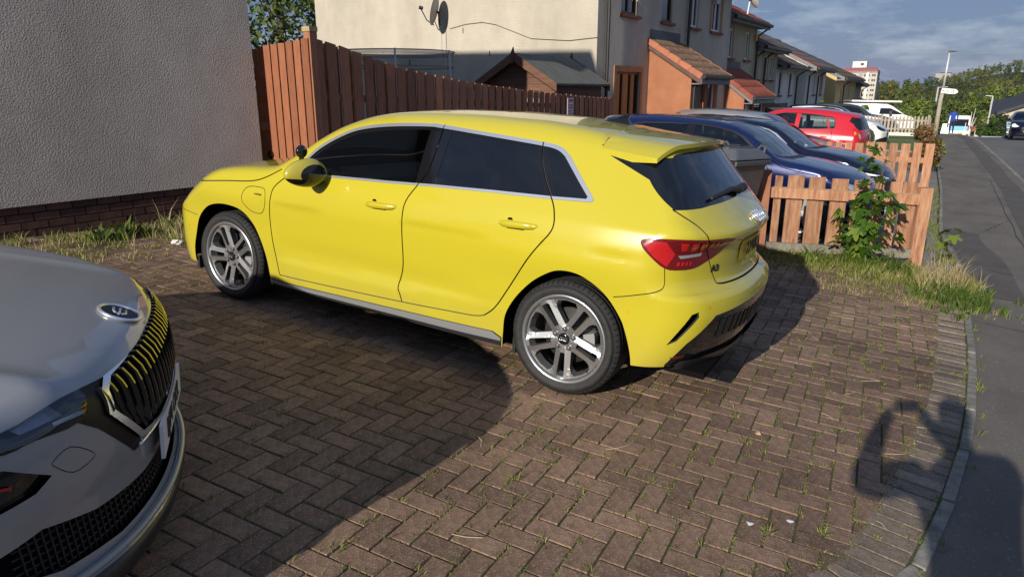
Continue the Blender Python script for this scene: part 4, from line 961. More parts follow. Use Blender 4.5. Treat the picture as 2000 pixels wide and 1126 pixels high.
    # emblem: four rings on the tailgate
    for k in range(4):
        a_ = 4.22-(k-1.5)*.0525; P = S.pt(np.array([a_]), np.array([.995]), .010)[0]; Nn = B.grad(np.array([P]))[0]; nl = Vector((-Nn[0],Nn[1],Nn[2])); ctr = Vector((-P[0],P[1],P[2]))
        u = Vector((0,1,0)); v = nl.cross(u).normalized(); pts = [tuple(ctr+u*.040*math.cos(t)+v*.040*math.sin(t)) for t in np.linspace(0,2*math.pi,29)]
        MB().tube(pts, .0062, 6, False).obj("emblem_ring", m_chrome, root, True)
    # lettering
    P = S.pt(np.array([3.685,3.72]), np.array([.770,.770]), .003); o3 = P[0]; d_ = P[1]-P[0]
    xd = Vector((-d_[0],d_[1],d_[2])); Nn = B.grad(P[:1])[0]; nl = Vector((-Nn[0],Nn[1],Nn[2])); text_obj("A3", .050, m_gloss, root, frame((-o3[0],o3[1],o3[2]), xd, nl.cross(xd)), "badge_lettering", .002, .001, 1.25)
    # number plate
    Pp = S.pt(np.array([4.22]), np.array([.83]), .0)[0]; xo = -Pp[0]-.014
    strip("number_plate", [(3.962,.775),(4.22,.775),(4.22,.886),(3.962,.886)], M("plate_yellow", (.72,.48,.03), .4), .006); pl = root; xo += .004
    text_obj("IO  MKA", .098, m_black, pl, frame((xo-.0075,0,.829), (0,-1,0), (0,0,1)), "plate_lettering", .001, .002, .98)
    # flap badge and side badge
    P = S.pt(np.array([.325,.36]), np.array([.806,.806]), .002); d_ = P[1]-P[0]
    text_obj("e-tron", .026, m_gloss, root, frame((-P[0,0],P[0,1],P[0,2]), (-d_[0],d_[1],d_[2]), (0,0,1)), "flap_badge", .001)
    # exterior mirror triangle, front plate
    P = S.pt(np.array([-1.5]), np.array([.45]), 0.)[0]; fx = -P[0]+.012
    MB().box((fx-.006,-.26,.40),(fx+.004,.26,.51)).obj("front_plate", m_white, root)
    return root
yellow_car()
# ------------------------------------------------------------------ other cars
def scaled(B, kx, ky, kz):
    N = Body(); kk = min(kx, ky, kz)
    N.F = lambda s, y, z: B.F(s/kx, y/ky, z/kz)*kk
    N.sp, N.yp, N.arc, N.sf, N.yf, N.arcf = B.sp*kx, B.yp*ky, B.arc*kx, B.sf*kx, B.yf*ky, B.arcf*kx; N.zc = B.zc*kz; N.zd = B.zd*kz+.2; return N
def slope_matrix(x, y, ang):
    e = .8; d = Vector((math.cos(ang), math.sin(ang), 0)); l = Vector((-d.y, d.x, 0))
    h = lambda v: float(gz(x+v.x, y+v.y)); d.z = (h(d)-h(-d))/2; l.z = (h(l)-h(-l))/2; d.normalize(); n = d.cross(l).normalized(); l = n.cross(d); m_ = Matrix.Identity(4)
    for i in range(3): m_[i][0], m_[i][1], m_[i][2] = d[i], l[i], n[i]
    m_[0][3], m_[1][3], m_[2][3] = x, y, float(gz(x, y))-.012; return m_
def gen_car(name, label, mw, paint_m, kx=1., ky=1., kz=1., B=None, d=.075, glass=None, trim=None, head=None, tail=None, tailmat=None, grille=True, wheel=(.315,.225,.205), group=None, rim=None, plate=None, roofm=None, DLO=None, fogs=False, clad=None, pillm=None):
    B0 = B or a3(); B_ = scaled(B0, kx, ky, kz) if (kx, ky, kz) != (1., 1., 1.) else B0
    root = thing(name, label, "car", mat=mw, group=group); k2 = np.array([kx, kz]); kt = np.array([kx, ky])
    sc = lambda P: np.array(P, float)*k2; st_ = lambda P: np.array(P, float)*kt
    archf = [(-.40,.17),(-.40,.316),(-.37,.43),(-.31,.54),(-.22,.625),(-.11,.67),(.001,.682),(.12,.665),(.22,.60),(.295,.50),(.34,.379),(.36,.256),(.37,.17)]
    archr = [(a+2.636, z) for a, z in archf]
    af, ar = spline(sc(archf),3), spline(sc(archr),3); a0 = B_.sf-B_.arcf-B_.yf; a1 = B_.sp+B_.arc+B_.yp
    bottom = np.vstack([[(a0,.20*kz),(-.7*kx,.19*kz)], af, ar, [(3.2*kx,.24*kz),(a1,.245*kz)]]); S = CarSkin(B_, root, bottom, .74, d, 1.7*kz)
    DL = DLO or [(.604,.965),(.707,1.104),(.896,1.242),(1.031,1.298),(1.247,1.338),(1.54,1.362),(1.96,1.345),(2.31,1.325),(2.45,1.30),(2.60,1.17),(2.70,1.065),(2.474,1.047),(1.715,1.021),(.955,.985)]
    c_ = np.mean(DL, axis=0); DIN = [(a+(.02 if a < 1 else (-.02 if a > 2.3 else 0)), z+(.014 if z < 1.1 else -.018)) for a, z in DL]
    DINp = sc(DIN)
    pill = [(1.57,1.03),(1.57,1.345),(1.68,1.345),(1.68,1.035)]; pill2 = [(2.30,1.30),(2.40,1.065),(2.44,1.065),(2.34,1.30)]
    headp = head or [(-.62,.63),(-.50,.68),(-.44,.745),(-.42,.79),(-.50,.785),(-.75,.745),(-1.05,.70),(-1.05,.63),(-.8,.61)]
    tailp = tail or [(3.016,.905),(3.066,.931),(3.272,.942),(3.56,.936),(3.60,.86),(3.44,.80),(3.30,.783),(3.191,.791),(3.089,.846)]
    SR = [("front_bumper",sc([(-1.8,.60),(-.95,.60),(-.62,.588),(-.36,.565),(-.30,.45),(-.30,-.1),(-1.8,-.1)])),
          ("front_door",sc([(.576,.955),(.44,.775),(.42,.6),(.454,.342),(.475,.268),(1.542,.300),(1.545,.8),(1.612,1.018),(1.405,1.004),(.604,.965)])),
          ("rear_door",sc([(1.612,1.018),(1.545,.8),(1.542,.300),(2.133,.344),(2.38,.695),(2.512,.88),(2.525,.936),(2.476,1.048),(1.715,1.021)])),
          ("hood",sc([(-1.8,.70),(-1.1,.725),(-.5,.795),(-.287,.822),(.261,.886),(.396,.930),(.505,.990),(.52,1.4),(-1.8,1.4)])),
          ("window_trim",sc(DL)),("side_glass",DINp),("pillar_trim",sc(pill)),("rear_pillar_trim",sc(pill2)),
          ("headlamp",sc(headp)),("grille",sc([(-1.8,.36),(-1.8,.655),(-1.14,.655),(-1.08,.50),(-1.16,.36)])),("air_intake",sc([(-1.8,.23),(-1.8,.33),(-.9,.33),(-.8,.23)])),
          ("rear_bumper",sc([(2.892,.608),(3.088,.655),(3.203,.70),(3.55,.70),(4.6,.69),(4.6,.0),(2.85,.0),(3.03,.32),(2.913,.535)])),
          ("rear_glass",sc([(2.85,1.24),(3.239,1.075),(3.553,1.085),(4.6,1.11),(4.6,1.9),(3.1,1.9)])),("tail_lamp",sc(tailp)),("lower_trim",sc([(3.25,.0),(3.25,.30),(3.4,.36),(4.6,.38),(4.6,.0)]))]
    w = .009
    g = lambda L_: spline(sc(L_),3)
    SG = [(g([(.576,.955),(.44,.775),(.42,.6),(.454,.342),(.475,.268)]),w),(g([(1.612,1.018),(1.545,.8),(1.54,.5),(1.542,.300)]),w),(g([(2.476,1.048),(2.525,.936),(2.512,.88),(2.38,.695),(2.2,.42),(2.133,.344)]),w),(g([(-.75,.765),(-.287,.822),(.261,.886),(.396,.930),(.505,.990)]),w),(g([(2.892,.608),(3.088,.655),(3.203,.70)]),w*.7),(g([(3.24,1.07),(3.45,.97),(3.60,.82),(3.70,.70),(3.9,.685),(4.6,.68)]),w)]
    ws = [(.30,-.1),(.33,.3),(.40,.60),(.52,.735),(.58,.765),(.70,.71),(.85,.655),(1.0,.61),(1.16,.565),(1.12,.4),(1.09,.2),(1.08,-.1)]
    TR = [("hood",st_([(-1.3,-.1),(.18,-.1),(.20,.3),(.27,.6),(.44,.74),(.50,.80),(.52,.95),(-1.3,.95)])),("cowl",st_([(.18,-.1),(.20,.3),(.27,.6),(.44,.74),(.52,.735),(.40,.60),(.33,.3),(.30,-.1)])),("windscreen",st_(ws))]
    S.cut(SR, SG, TR, [], "body_side", "roof")
    inside = False
    # glass only inside the window line
    gl = glass or m_glassd
    S.emit("body_side", paint_m, split=True); S.emit("roof", roofm or paint_m)
    for q in ("front_door","rear_door"): S.emit(q, paint_m, split=True)
    for q in ("hood","front_bumper","rear_bumper"): S.emit(q, paint_m)
    S.emit("window_trim", trim or m_black, .002, True); S.emit("side_glass", gl, -.004, True)
    S.emit("pillar_trim", pillm or m_gloss, -.002, True); S.emit("rear_pillar_trim", pillm or m_gloss, -.002, True)
    S.emit("headlamp", m_gloss, .002, True); S.emit("grille", m_black, -.004); S.emit("air_intake", m_black, -.004); S.emit("rear_glass", m_glassd, 0.); S.emit("tail_lamp", tailmat or m_red, .004, True); S.emit("lower_trim", m_black, 0.)
    S.emit("windscreen", gl, -.003); S.emit("cowl", m_black, -.006)
    S.shell(m_dark, ("window_trim","side_glass","rear_glass","windscreen"))
    arch_liner(S, af[1:-1], root); arch_liner(S, ar[1:-1], root)
    R_, rm, ww = wheel; wsk = wheel_simple(root, R_, rm, ww, rim); place_wheels(wsk, root, 2.636*kx, .775*ky, R_)
    mb = MB(); mb.box((-.42*kx,-.78*ky,.17),(-2.22*kx,.78*ky,.20)); mb.obj("underbody", m_dark, root)
    for y in (.37,-.37): seat(root, -1.3*kx, y*ky).scale = (1,1,kz)
    mb = MB(); mb.hexa([(-.40,-.68,.6),(-.85,-.66,.6),(-.85,.66,.6),(-.40,.68,.6),(-.46,-.68,.95),(-.82,-.66,.92),(-.82,.66,.92),(-.46,.68,.95)]); db = mb.obj("dashboard", m_seat, root); db.scale = (kx, ky, kz)
    mb = MB(); mb.box((-2.3,-.6,.4),(-2.5,.6,.95)); rb = mb.obj("rear_bench", m_seat, root); rb.scale = (kx, ky, kz)
    for sd in (1,-1):
        bm = bmesh.new(); bmesh.ops.create_uvsphere(bm, u_segments=14, v_segments=8, radius=1)
        for v in bm.verts: v.co = Vector((v.co.x*.08, v.co.y*.12, v.co.z*.075))
        me = bpy.data.meshes.new("door_mirror"); bm.to_mesh(me); bm.free(); me.materials.append(paint_m if not clad else m_black); me.polygons.foreach_set("use_smooth", np.ones(len(me.polygons), bool)); o = bpy.data.objects.new("door_mirror", me); COL.objects.link(o); o.parent = root; o.location = (-.80*kx, sd*(.89*ky+.09), 1.01*kz)
        MB().tube([(-.78*kx,sd*.84*ky,.96*kz),(-.80*kx,sd*(.89*ky+.07),.97*kz)], .02, 6).obj("mirror_arm", m_black, root)
        for a_, z_ in ((1.39,.872),(2.33,.896)):
            P = S.pt(np.array([a_-.08,a_+.08])*kx, np.array([z_,z_])*kz, .012); MB().tube([(-p[0],sd*p[1],p[2]) for p in P], .011, 6).obj("door_handle", m_black if clad else paint_m, root)
    def strip(nm, P_, mat, off, sides=(1,-1)):
        P2, T, reg = cdt(sc(P_), [], (), .04, .03); P, ok = B_.unroll(P2[:,0], P2[:,1]); Nn = B_.grad(P); p = P+Nn*off; T = T[ok[T].all(1)]
        e1 = P[T[:,1]]-P[T[:,0]]; e2 = P[T[:,2]]-P[T[:,0]]; fl = (np.cross(e1, e2)*Nn[T[:,0]]).sum(1) < 0; T[fl] = T[fl][:, ::-1]
        for sd in sides: mesh(nm, C3(p, sd), T[:, ::-1] if sd == 1 else T, mat, root, normals=C3(Nn, sd))
    P = S.pt(np.array([a0]), np.array([.42*kz]), .01)[0]; MB().box((-P[0]-.004,-.26,.37*kz),(-P[0]+.006,.26,.37*kz+.11)).obj("front_plate", m_white, root)
    P = S.pt(np.array([a1]), np.array([.80*kz]), .01)[0]; MB().box((-P[0]-.006,-.26,.76*kz),(-P[0]+.004,.26,.76*kz+.11)).obj("rear_plate", M("plate_yellow", (.72,.48,.03), .4), root)
    for q in range(3):
        mb = MB(); pts = []
        for y in np.linspace(-.36,.36,9): p = S.pt(np.array([a0+abs(y)]), np.array([(.44+.075*q)*kz]), .004)[0]; pts.append((-p[0], y, p[2]))
        mb.tube(pts, .008, 6).obj("grille_bar", m_chrome if q == 2 else m_gloss, root)
    return root, S, strip
def parked(front_x, y, ang, kx): # nose at front_x when facing +X
    return slope_matrix(front_x-.876*kx, y, ang)
p_blue = paint("deep_blue_paint", (.005,.013,.075), .35, .22); p_navy = paint("navy_paint", (.004,.006,.024), .3, .2); p_silver = paint("champagne_silver_paint", (.42,.40,.37), .6, .3)
p_red = paint("red_paint", (.50,.010,.022), .0, .3); p_white = paint("white_paint", (.72,.72,.71), 0., .3); p_grey = paint("dark_grey_paint", (.05,.055,.06), .4, .3); p_steel = paint("steel_grey_paint", (.27,.275,.28), .0, .3)
m_cgl = glassmat("car_glass_light", (.55,.62,.62), .30)
c, S, strip = gen_car("blue_hatchback", "deep blue car parked nose to the street just behind the low picket fence and bin", parked(-.66, 10.45, 0., 1.03), p_blue, 1.03, 1.0, 1.0, glass=m_cgl, trim=m_black)
strip("lamp_lens", [(-.60,.66),(-.48,.72),(-.5,.77),(-.75,.735),(-.95,.69),(-.9,.65)], m_clear, .006)
mb = MB(); mb.box((-.9,-.3,.93),(-1.06,-.12,.96)); mb.obj("dashboard_permit", M("mint_paper", (.45,.75,.62), .6), c)
Bn = a3(); Bn.top = fpch([-.9,-.82,-.7,-.5,-.2,.1,.32,.40,.55,.7,.85,1.0,1.12,1.3,1.6,1.9,2.2,2.45,2.7,2.95,3.12,3.3],[.78,.83,.89,.955,1.02,1.06,1.075,1.085,1.15,1.24,1.325,1.385,1.415,1.436,1.45,1.452,1.45,1.434,1.41,1.384,1.364,1.34]); Bn.topn = lambda s: 1/np.sqrt(1+((Bn.top(s+.02)-Bn.top(s-.02))/.04)**2); Bn.nose = fpch([.15,.25,.4,.55,.66,.76,.84,.95],[.80,.845,.872,.872,.86,.82,.74,.5])
c, S, strip = gen_car("navy_hatchback", "dark navy car with sharp white light strips between the blue and silver cars", parked(-.72, 12.7, 0., 1.02), p_navy, 1.02, 1.0, 1.0, B=Bn, glass=m_cgl, trim=m_chrome)
strip("lamp_light_strip", [(-.52,.74),(-.47,.775),(-.75,.745),(-1.03,.70),(-1.03,.685),(-.75,.725)], M("drl_white", (.85,.86,.88), .2), .006)
for q in range(5): strip("lamp_reflector", [(-.64-q*.08,.665),(-.60-q*.08,.665),(-.60-q*.08,.705),(-.64-q*.08,.70)], m_clear, .006)
Bs = a3(); Bs.top = fpch([-.9,-.7,-.5,-.2,.1,.32,.45,.65,.85,1.05,1.25,1.5,1.8,2.1,2.4,2.65,2.85,3.0,3.3],[.70,.80,.86,.92,.96,.985,1.02,1.14,1.26,1.36,1.41,1.435,1.435,1.41,1.34,1.22,1.12,1.06,1.04]); Bs.topn = lambda s: 1/np.sqrt(1+((Bs.top(s+.02)-Bs.top(s-.02))/.04)**2); Bs.zc = .95
c, S, strip = gen_car("silver_saloon", "champagne silver car parked beside the red hatchback", parked(-1.55, 16.3, 0., 1.03), p_silver, 1.03, 1.0, 1.03, glass=m_cgl, trim=m_chrome)
# red hatchback, tail to the street
Br = a3()
Br.top = fpch([-.9,-.82,-.7,-.5,-.2,.05,.2,.3,.45,.6,.75,.95,1.2,1.5,1.9,2.3,2.7,2.95,3.2],[.76,.80,.86,.93,.99,1.02,1.035,1.06,1.16,1.25,1.32,1.38,1.43,1.455,1.462,1.455,1.425,1.40,1.36]); Br.topn = lambda s: 1/np.sqrt(1+((Br.top(s+.02)-Br.top(s-.02))/.04)**2)
Br.tail = fpch([.15,.3,.5,.6,.66,.75,.9,1.0,1.15,1.35,1.5],[3.30,3.36,3.40,3.40,3.36,3.335,3.32,3.30,3.23,3.10,3.0]); Br.tailc = .26
rdlo = [(.50,.975),(.62,1.09),(.80,1.21),(.98,1.285),(1.25,1.335),(1.6,1.35),(2.0,1.34),(2.4,1.315),(2.52,1.28),(2.56,1.10),(2.50,1.075),(2.2,1.045),(1.5,1.01),(.9,.99)]
xr, yr = -2.35, 19.3
c, S, strip = gen_car("red_hatchback", "bright red small hatchback parked tail to the street beside the silver car", slope_matrix(xr-2.30-.83, yr, math.pi, ) if False else slope_matrix(-4.72, 18.45, math.pi), p_red, .90, .92, 1.10, B=Br, glass=m_cgl, trim=m_black, DLO=rdlo, tail=[(3.00,1.10),(3.10,1.12),(3.22,1.08),(3.36,.93),(3.38,.74),(3.28,.70),(3.16,.80),(3.06,.95)], wheel=(.29,.19,.175), d=.06, pillm=p_red)
strip("lamp_amber", [(3.05,1.03),(3.11,1.05),(3.15,1.0),(3.08,.97)], M("amber_lens", (.75,.22,.02), .2, coat=.5), .008); strip("lamp_clear_patch", [(3.20,1.02),(3.29,.98),(3.32,.90),(3.24,.92)], m_clear, .008)
mb = MB(); mb.box((-1.85,-.3,.9),(-2.2,.25,1.12)); o = mb.obj("parcel", m_white, c); o.rotation_euler = (0,.5,0); o.location = (.2,0,-.85)
# further down the street
c, S, strip = gen_car("white_crossover", "white crossover with black wheel arches, nose past the tail of the red hatchback", slope_matrix(-3.1, 31.6, .05), p_white, .97, 1., 1.08, glass=m_glassd, wheel=(.34,.235,.21), roofm=m_gloss)
strip("wheel_arch_cladding", [(-.46,.25),(-.43,.45),(-.33,.61),(-.18,.70),(0,.74),(.18,.70),(.32,.62),(.42,.47),(.45,.25),(.36,.25),(.33,.42),(.21,.60),(0,.675),(-.21,.60),(-.34,.42),(-.38,.25)], m_black, .008); strip("lower_cladding", [(-1.5,.24),(-1.5,.36),(-.95,.42),(-.62,.36),(-.47,.30),(-.47,.22)], m_black, .01)
gen_car("grey_crossover", "dark grey crossover parked behind the weathered picket fence in front of the white van", slope_matrix(-3.45, 41.3, .05), p_grey, 1.02, 1.02, 1.12, glass=m_glassd, wheel=(.34,.235,.21))
c, S, strip = gen_car("oncoming_car", "dark navy car with pale headlamps on the far road facing the camera", slope_matrix(3.35, 47.5, -math.pi/2+.02), p_navy, .93, .96, 1.04, glass=m_cgl, head=[(-.62,.60),(-.46,.70),(-.40,.80),(-.50,.82),(-.75,.745),(-1.02,.66),(-1.0,.62),(-.8,.60)])
strip("lamp_lens", [(-.60,.62),(-.47,.70),(-.43,.78),(-.52,.80),(-.75,.735),(-.98,.66),(-.8,.62)], M("headlamp_pale", (.80,.80,.76), .25), .008)
# ------------------------------------------------------------------ grey car nose beside the camera
def grey_car():
    B = a3()
    B.top = fpch([-.95,-.88,-.80,-.7,-.5,-.2,.1,.35,.48,.62,.8,1.0,1.2,1.45,1.8,2.2,2.7,3.2,3.6],[.70,.745,.785,.82,.865,.915,.955,.985,1.005,1.10,1.21,1.32,1.40,1.45,1.475,1.475,1.45,1.40,1.3])
    B.crown = fpch([-.95,-.8,-.3,.3,.8,1.4,2.5,3.2],[.16,.13,.10,.08,.08,.085,.095,.11]); topf = B.top
    B.topn = lambda s: 1/np.sqrt(1+((topf(s+.02)-topf(s-.02))/.04)**2)
    B.nose = fpch([.10,.18,.21,.25,.28,.32,.40,.48,.55,.62,.70,.78,.84,.95],[.80,.89,.915,.92,.895,.885,.882,.885,.895,.89,.875,.845,.79,.6]); B.nosec = .46; B.ksn = .17
    B.plan = fpch([-.9,-.75,-.5,-.2,.2,.8,1.5,2.2,2.7,3.0,3.4,3.7],[.83,.86,.885,.905,.91,.915,.915,.915,.91,.89,.85,.80]); B.sf, B.yf, B.arcf = -.38, .45, .75
    # hood power crease
    F0 = B.F
    def F(s, y, z):
        ay = np.abs(y); yc = .50+.10*np.clip(-s, -.3, .8)*-1
        r = F0(s, y, z); cr_ = np.clip(-(s-.4)/.5, 0, 1)*np.clip((s+.80)/.15, 0, 1)*np.clip((z-.70)/.12, 0, 1)
        return r-cr_*(.016*np.exp(-((ay-.55)/.05)**2)-.012*np.exp(-((ay-.68)/.07)**2))
    B.F = F
    mw = Matrix(((.61345,-.7879,.05382,-2.70711),(.78699,.61557,.04137,.48671),(-.06573,.01698,.99769,.12585),(0,0,0,1)))
    root = thing("grey_car", "steel grey car with black slatted grille, its nose reaching in beside the brick-paved shadow", "car", mat=mw)
    archf = [(-.42,.17),(-.42,.316),(-.38,.43),(-.32,.54),(-.23,.635),(-.11,.69),(.001,.70),(.12,.685),(.23,.62),(.305,.51),(.35,.379),(.37,.256),(.38,.17)]
    archr = [(a+2.68, z) for a, z in archf]; af, ar = spline(archf,3), spline(archr,3); a0 = B.sf-B.arcf-B.yf; a1 = B.sp+B.arc+B.yp
    S = CarSkin(B, root, np.vstack([[(a0,.17),(-.7,.175)], af, ar, [(3.2,.24),(a1,.245)]]), .78, .035)
    frm = [(-2,.778),(-1.58,.774),(-1.31,.768),(-1.16,.760),(-1.10,.735),(-1.085,.675),(-1.20,.545),(-1.36,.528),(-2,.525)]
    inn = [(-2,.764),(-1.58,.760),(-1.31,.755),(-1.17,.748),(-1.125,.728),(-1.11,.678),(-1.215,.560),(-1.36,.543),(-2,.540)]
    sur = [(-2,.792),(-1.58,.789),(-1.28,.784),(-1.05,.772),(-.985,.767),(-.965,.705),(-1.04,.655),(-1.18,.515),(-1.36,.500),(-2,.495)]
    head = spline([(-1.05,.766),(-.926,.782),(-.79,.792),(-.62,.808),(-.43,.80),(-.47,.762),(-.62,.735),(-.733,.712),(-.821,.712),(-.985,.700)],3,True)
    hood = [(-2,.797),(-1.58,.794),(-1.28,.789),(-1.05,.779),(-.95,.786),(-.79,.797),(-.62,.813),(-.40,.83),(.0,.86),(.35,.90),(.50,.975),(.52,1.4),(-2,1.4)]
    hl = spline([(-1.58,.794),(-1.28,.789),(-1.05,.779),(-.95,.786),(-.79,.797),(-.62,.813),(-.40,.83),(.0,.86),(.35,.90),(.50,.975)],4)
    fog = [(-.845,.615),(-.72,.68),(-.55,.70),(-.52,.60),(-.62,.575),(-.79,.592)]
    intake = [(-2,.405),(-1.58,.405),(-1.25,.41),(-1.0,.44),(-.80,.49),(-.68,.47),(-.66,.40),(-.85,.345),(-1.1,.310),(-1.58,.295),(-2,.295)]
    lip = [(-2,.255),(-1.58,.255),(-1.1,.262),(-.7,.285),(-.45,.30),(-.45,.0),(-2,.0)]
    DL = [(.65,.985),(.75,1.10),(.92,1.22),(1.1,1.30),(1.3,1.345),(1.6,1.37),(2.1,1.365),(2.5,1.33),(2.75,1.22),(2.85,1.09),(2.5,1.05),(1.7,1.02),(1.0,1.0)]
    tow = [(-.857,.645),(-.925,.655),(-1.0,.605),(-.985,.590),(-.915,.590),(-.86,.63)]
    towl = np.vstack([spline(tow,3,True), [tow[0]]])
    SR = [("hood",hood),("side_glass",DL),("grille_surround",sur),("grille_frame",frm),("grille",inn),("headlamp",head),("fog_pocket",fog),("air_intake",intake),("front_splitter",lip),
          ("rear_glass",[(2.85,1.24),(3.239,1.075),(3.553,1.085),(4.6,1.11),(4.6,1.9),(3.1,1.9)]),("tail_lamp",[(3.016,.905),(3.066,.931),(3.272,.942),(3.56,.936),(3.60,.86),(3.44,.80),(3.30,.783),(3.191,.791)])]
    bl = spline([(-.93,.70),(-.80,.69),(-.66,.70),(-.5,.70),(-.36,.61)],4)
    S.cut(SR, [(hl,.010),(towl,.0025),(spline([(.55,.955),(.44,.775),(.42,.6),(.454,.342),(.475,.268)],3),.008),(spline([(1.62,1.018),(1.56,.8),(1.55,.3)],3),.008)],
          [("hood",[(-1.3,-.1),(.20,-.1),(.24,.3),(.32,.6),(.48,.74),(.52,.95),(-1.3,.95)]),("cowl",[(.20,-.1),(.24,.3),(.32,.6),(.48,.74),(.54,.735),(.44,.60),(.38,.3),(.36,-.1)]),("windscreen",[(.36,-.1),(.38,.3),(.44,.60),(.54,.735),(.62,.765),(.85,.68),(1.0,.63),(1.2,.58),(1.17,.4),(1.15,-.1)])], [], "body_side", "roof")
    S.emit("body_side", p_steel, split=True, name="front_end_and_flank"); S.emit("roof", p_steel); S.emit("hood", p_steel); S.emit("side_glass", m_glassd, -.003, True); S.emit("rear_glass", m_glassd); S.emit("windscreen", m_glass); S.emit("cowl", m_black); S.emit("tail_lamp", m_red, .003, True)
    S.emit("grille_surround", M("satin_grille_black", (.008,.008,.010), .4, spec=.25), .002); S.emit("grille_frame", m_chrome, .012); S.emit("grille", m_dark, -.035); S.emit("fog_pocket", m_gloss, -.018, True); S.emit("air_intake", m_dark, -.03); S.emit("front_splitter", M("satin_black", (.02,.02,.022), .35), .004)
    # headlamp: dark inside, clear cover
    S.emit("headlamp", M("headlamp_inner", (.008,.009,.014), .3, 0.), -.03, True, "lamp_housing"); S.emit("headlamp", glassmat("lamp_cover", (.9,.93,1.), .03), .002, True, "lamp_cover")
    def strip(nm, P_, mat, off, sides=(1,-1), d_=.03):
        P2, T, reg = cdt(P_, [], (), d_, .02); P, ok = B.unroll(P2[:,0], P2[:,1]); Nn = B.grad(P); p = P+Nn*off
        e1 = P[T[:,1]]-P[T[:,0]]; e2 = P[T[:,2]]-P[T[:,0]]; fl = (np.cross(e1, e2)*Nn[T[:,0]]).sum(1) < 0; T[fl] = T[fl][:, ::-1]
        for sd in sides: mesh(nm, C3(p, sd), T[:, ::-1] if sd == 1 else T, mat, root, normals=C3(Nn, sd))
    strip("lamp_light_strip", [(-1.03,.708),(-.90,.720),(-.90,.729),(-1.02,.720)], M("drl_white", (.85,.86,.88), .2), -.006); strip("lamp_reflector", [(-.95,.732),(-.80,.738),(-.76,.775),(-.93,.765)], m_clear, -.014); strip("lamp_reflector", [(-.72,.738),(-.60,.75),(-.58,.788),(-.70,.776)], m_clear, -.014)
    strip("painted_glint", [(-.74,.622),(-.66,.640),(-.66,.648),(-.74,.63)], m_red, -.012, (-1,))  # red strip painted in as a glint inside the pocket, one side only
    # grille slats
    for k in range(12):
        for sd in (1,-1):
            y = .020+.0415*k; a_ = a0+y
            zt_ = .757-.012*(k/11)**2; zb_ = .548 if k < 8 else .548+(k-7)*.030
            if a_ > -1.58+.45: a_ = a_
            z_ = np.linspace(zb_, zt_, 8); P = S.pt(np.full(8, a_), z_, 0.); V = []; n = 8
            for dy in (-.0105,.0105):
                for dx in (-.03, .014): V += [(-p[0]+dx-(.014 if (i in (0,)) else 0), sd*(p[1]+dy*(1.0 if dx < 0 else .55)), p[2]) for i, p in enumerate(P)]
            Fc = []
            for i in range(n-1): Fc += [(i,i+1,n+i+1,n+i),(n+i,n+i+1,3*n+i+1,3*n+i),(3*n+i,3*n+i+1,2*n+i+1,2*n+i)]
            Fc += [(0,n,3*n,2*n),(n-1,2*n-1,4*n-1,3*n-1)]
            mesh("grille_slat", V, Fc, m_gloss, root)
    # lower mesh
    mb = MB()
    for k in range(34):
        y = .02+k*.024
        for sd in (1,-1):
            P0 = S.pt(np.array([a0+y,a0+y+.03]), np.array([.305,.43+.05*min(1,y/.8)]), -.018)
            mb.tube([(-p[0],sd*p[1],p[2]) for p in P0], .003, 4)
    for z in np.arange(.315,.47,.022):
        for sd in (1,-1):
            aa = np.linspace(a0,-.72,16); P0 = S.pt(aa, np.full(16,z)+.03*np.clip((aa-a0)/.8,0,1), -.018); mb.tube([(-p[0],sd*p[1],p[2]) for p in P0], .003, 4)
    tag(mb.obj("intake_mesh", m_black, root), kind="stuff")
    # bumper blade and chrome strip below the intake
    for zc_, r_, mt_, of in ((.268,.012,p_steel,.012),(.525,.006,m_chrome,.006)):
        mb = MB(); aa = np.linspace(a0, -.62 if zc_ < .4 else -1.2, 24); P0 = S.pt(aa, np.full(24, zc_)+(.05*np.clip((aa-a0)/.9,0,1)**2 if zc_ < .4 else 0), of)
        pts = [(-p[0],-p[1],p[2]) for p in P0][::-1]+[(-p[0],p[1],p[2]) for p in P0][1:]; mb.tube(pts, r_, 8).obj("bumper_blade" if zc_ < .4 else "grille_lower_trim", mt_, root, True)
    # emblem on the hood lip
    P, ok = B.drop(np.array([-.765]), np.array([0.])); Nn = B.grad(P)[0]; P = P[0]; nl = Vector((-Nn[0],Nn[1],Nn[2])); ctr = Vector((-P[0],0,P[2]))+nl*.004; u = Vector((0,1,0)); v = nl.cross(u).normalized()
    em = MB().tube([tuple(ctr+u*.060*math.cos(t)+v*.060*math.sin(t)) for t in np.linspace(0,2*math.pi,33)], .006, 8, False).obj("emblem_ring", m_chrome, root, True)
    mb = MB()
    for k in range(3): 
        o_ = (k-1)*.018; mb.tube([tuple(ctr+u*(.030-abs(o_)*.4)+v*(o_+.004)+nl*.002), tuple(ctr+u*(-.010)+v*o_+nl*.003), tuple(ctr+u*(-.032+abs(o_)*.6)+v*(o_*.4)+nl*.002)], .0045, 6)
    mb.obj("emblem_wing", m_chrome, em, True); MB().lathe([(.057,0),(0,.001)], 24, 'z').obj("emblem_back", m_black, em).matrix_local = frame(tuple(ctr), u, v)
    # plate
    P = S.pt(np.array([a0]), np.array([.46]), 0.)[0]; fx = -P[0]+.014
    pl = MB().box((fx-.008,-.26,.405),(fx+.003,.26,.516)).obj("number_plate", m_white, root); text_obj("BJ74 OKR", .088, m_black, pl, frame((fx+.0045,0,.458), (0,1,0), (0,0,1)), "plate_lettering", .001, .002, .95)
    for sd in (1,-1):
        P = S.pt(np.array([a0+.36]), np.array([.52]), .004)[0]; MB().lathe([(.012,0),(.010,.003),(0,.0035)], 14, 'x', (-P[0],sd*P[1],P[2])).obj("parking_sensor", m_clear, root)
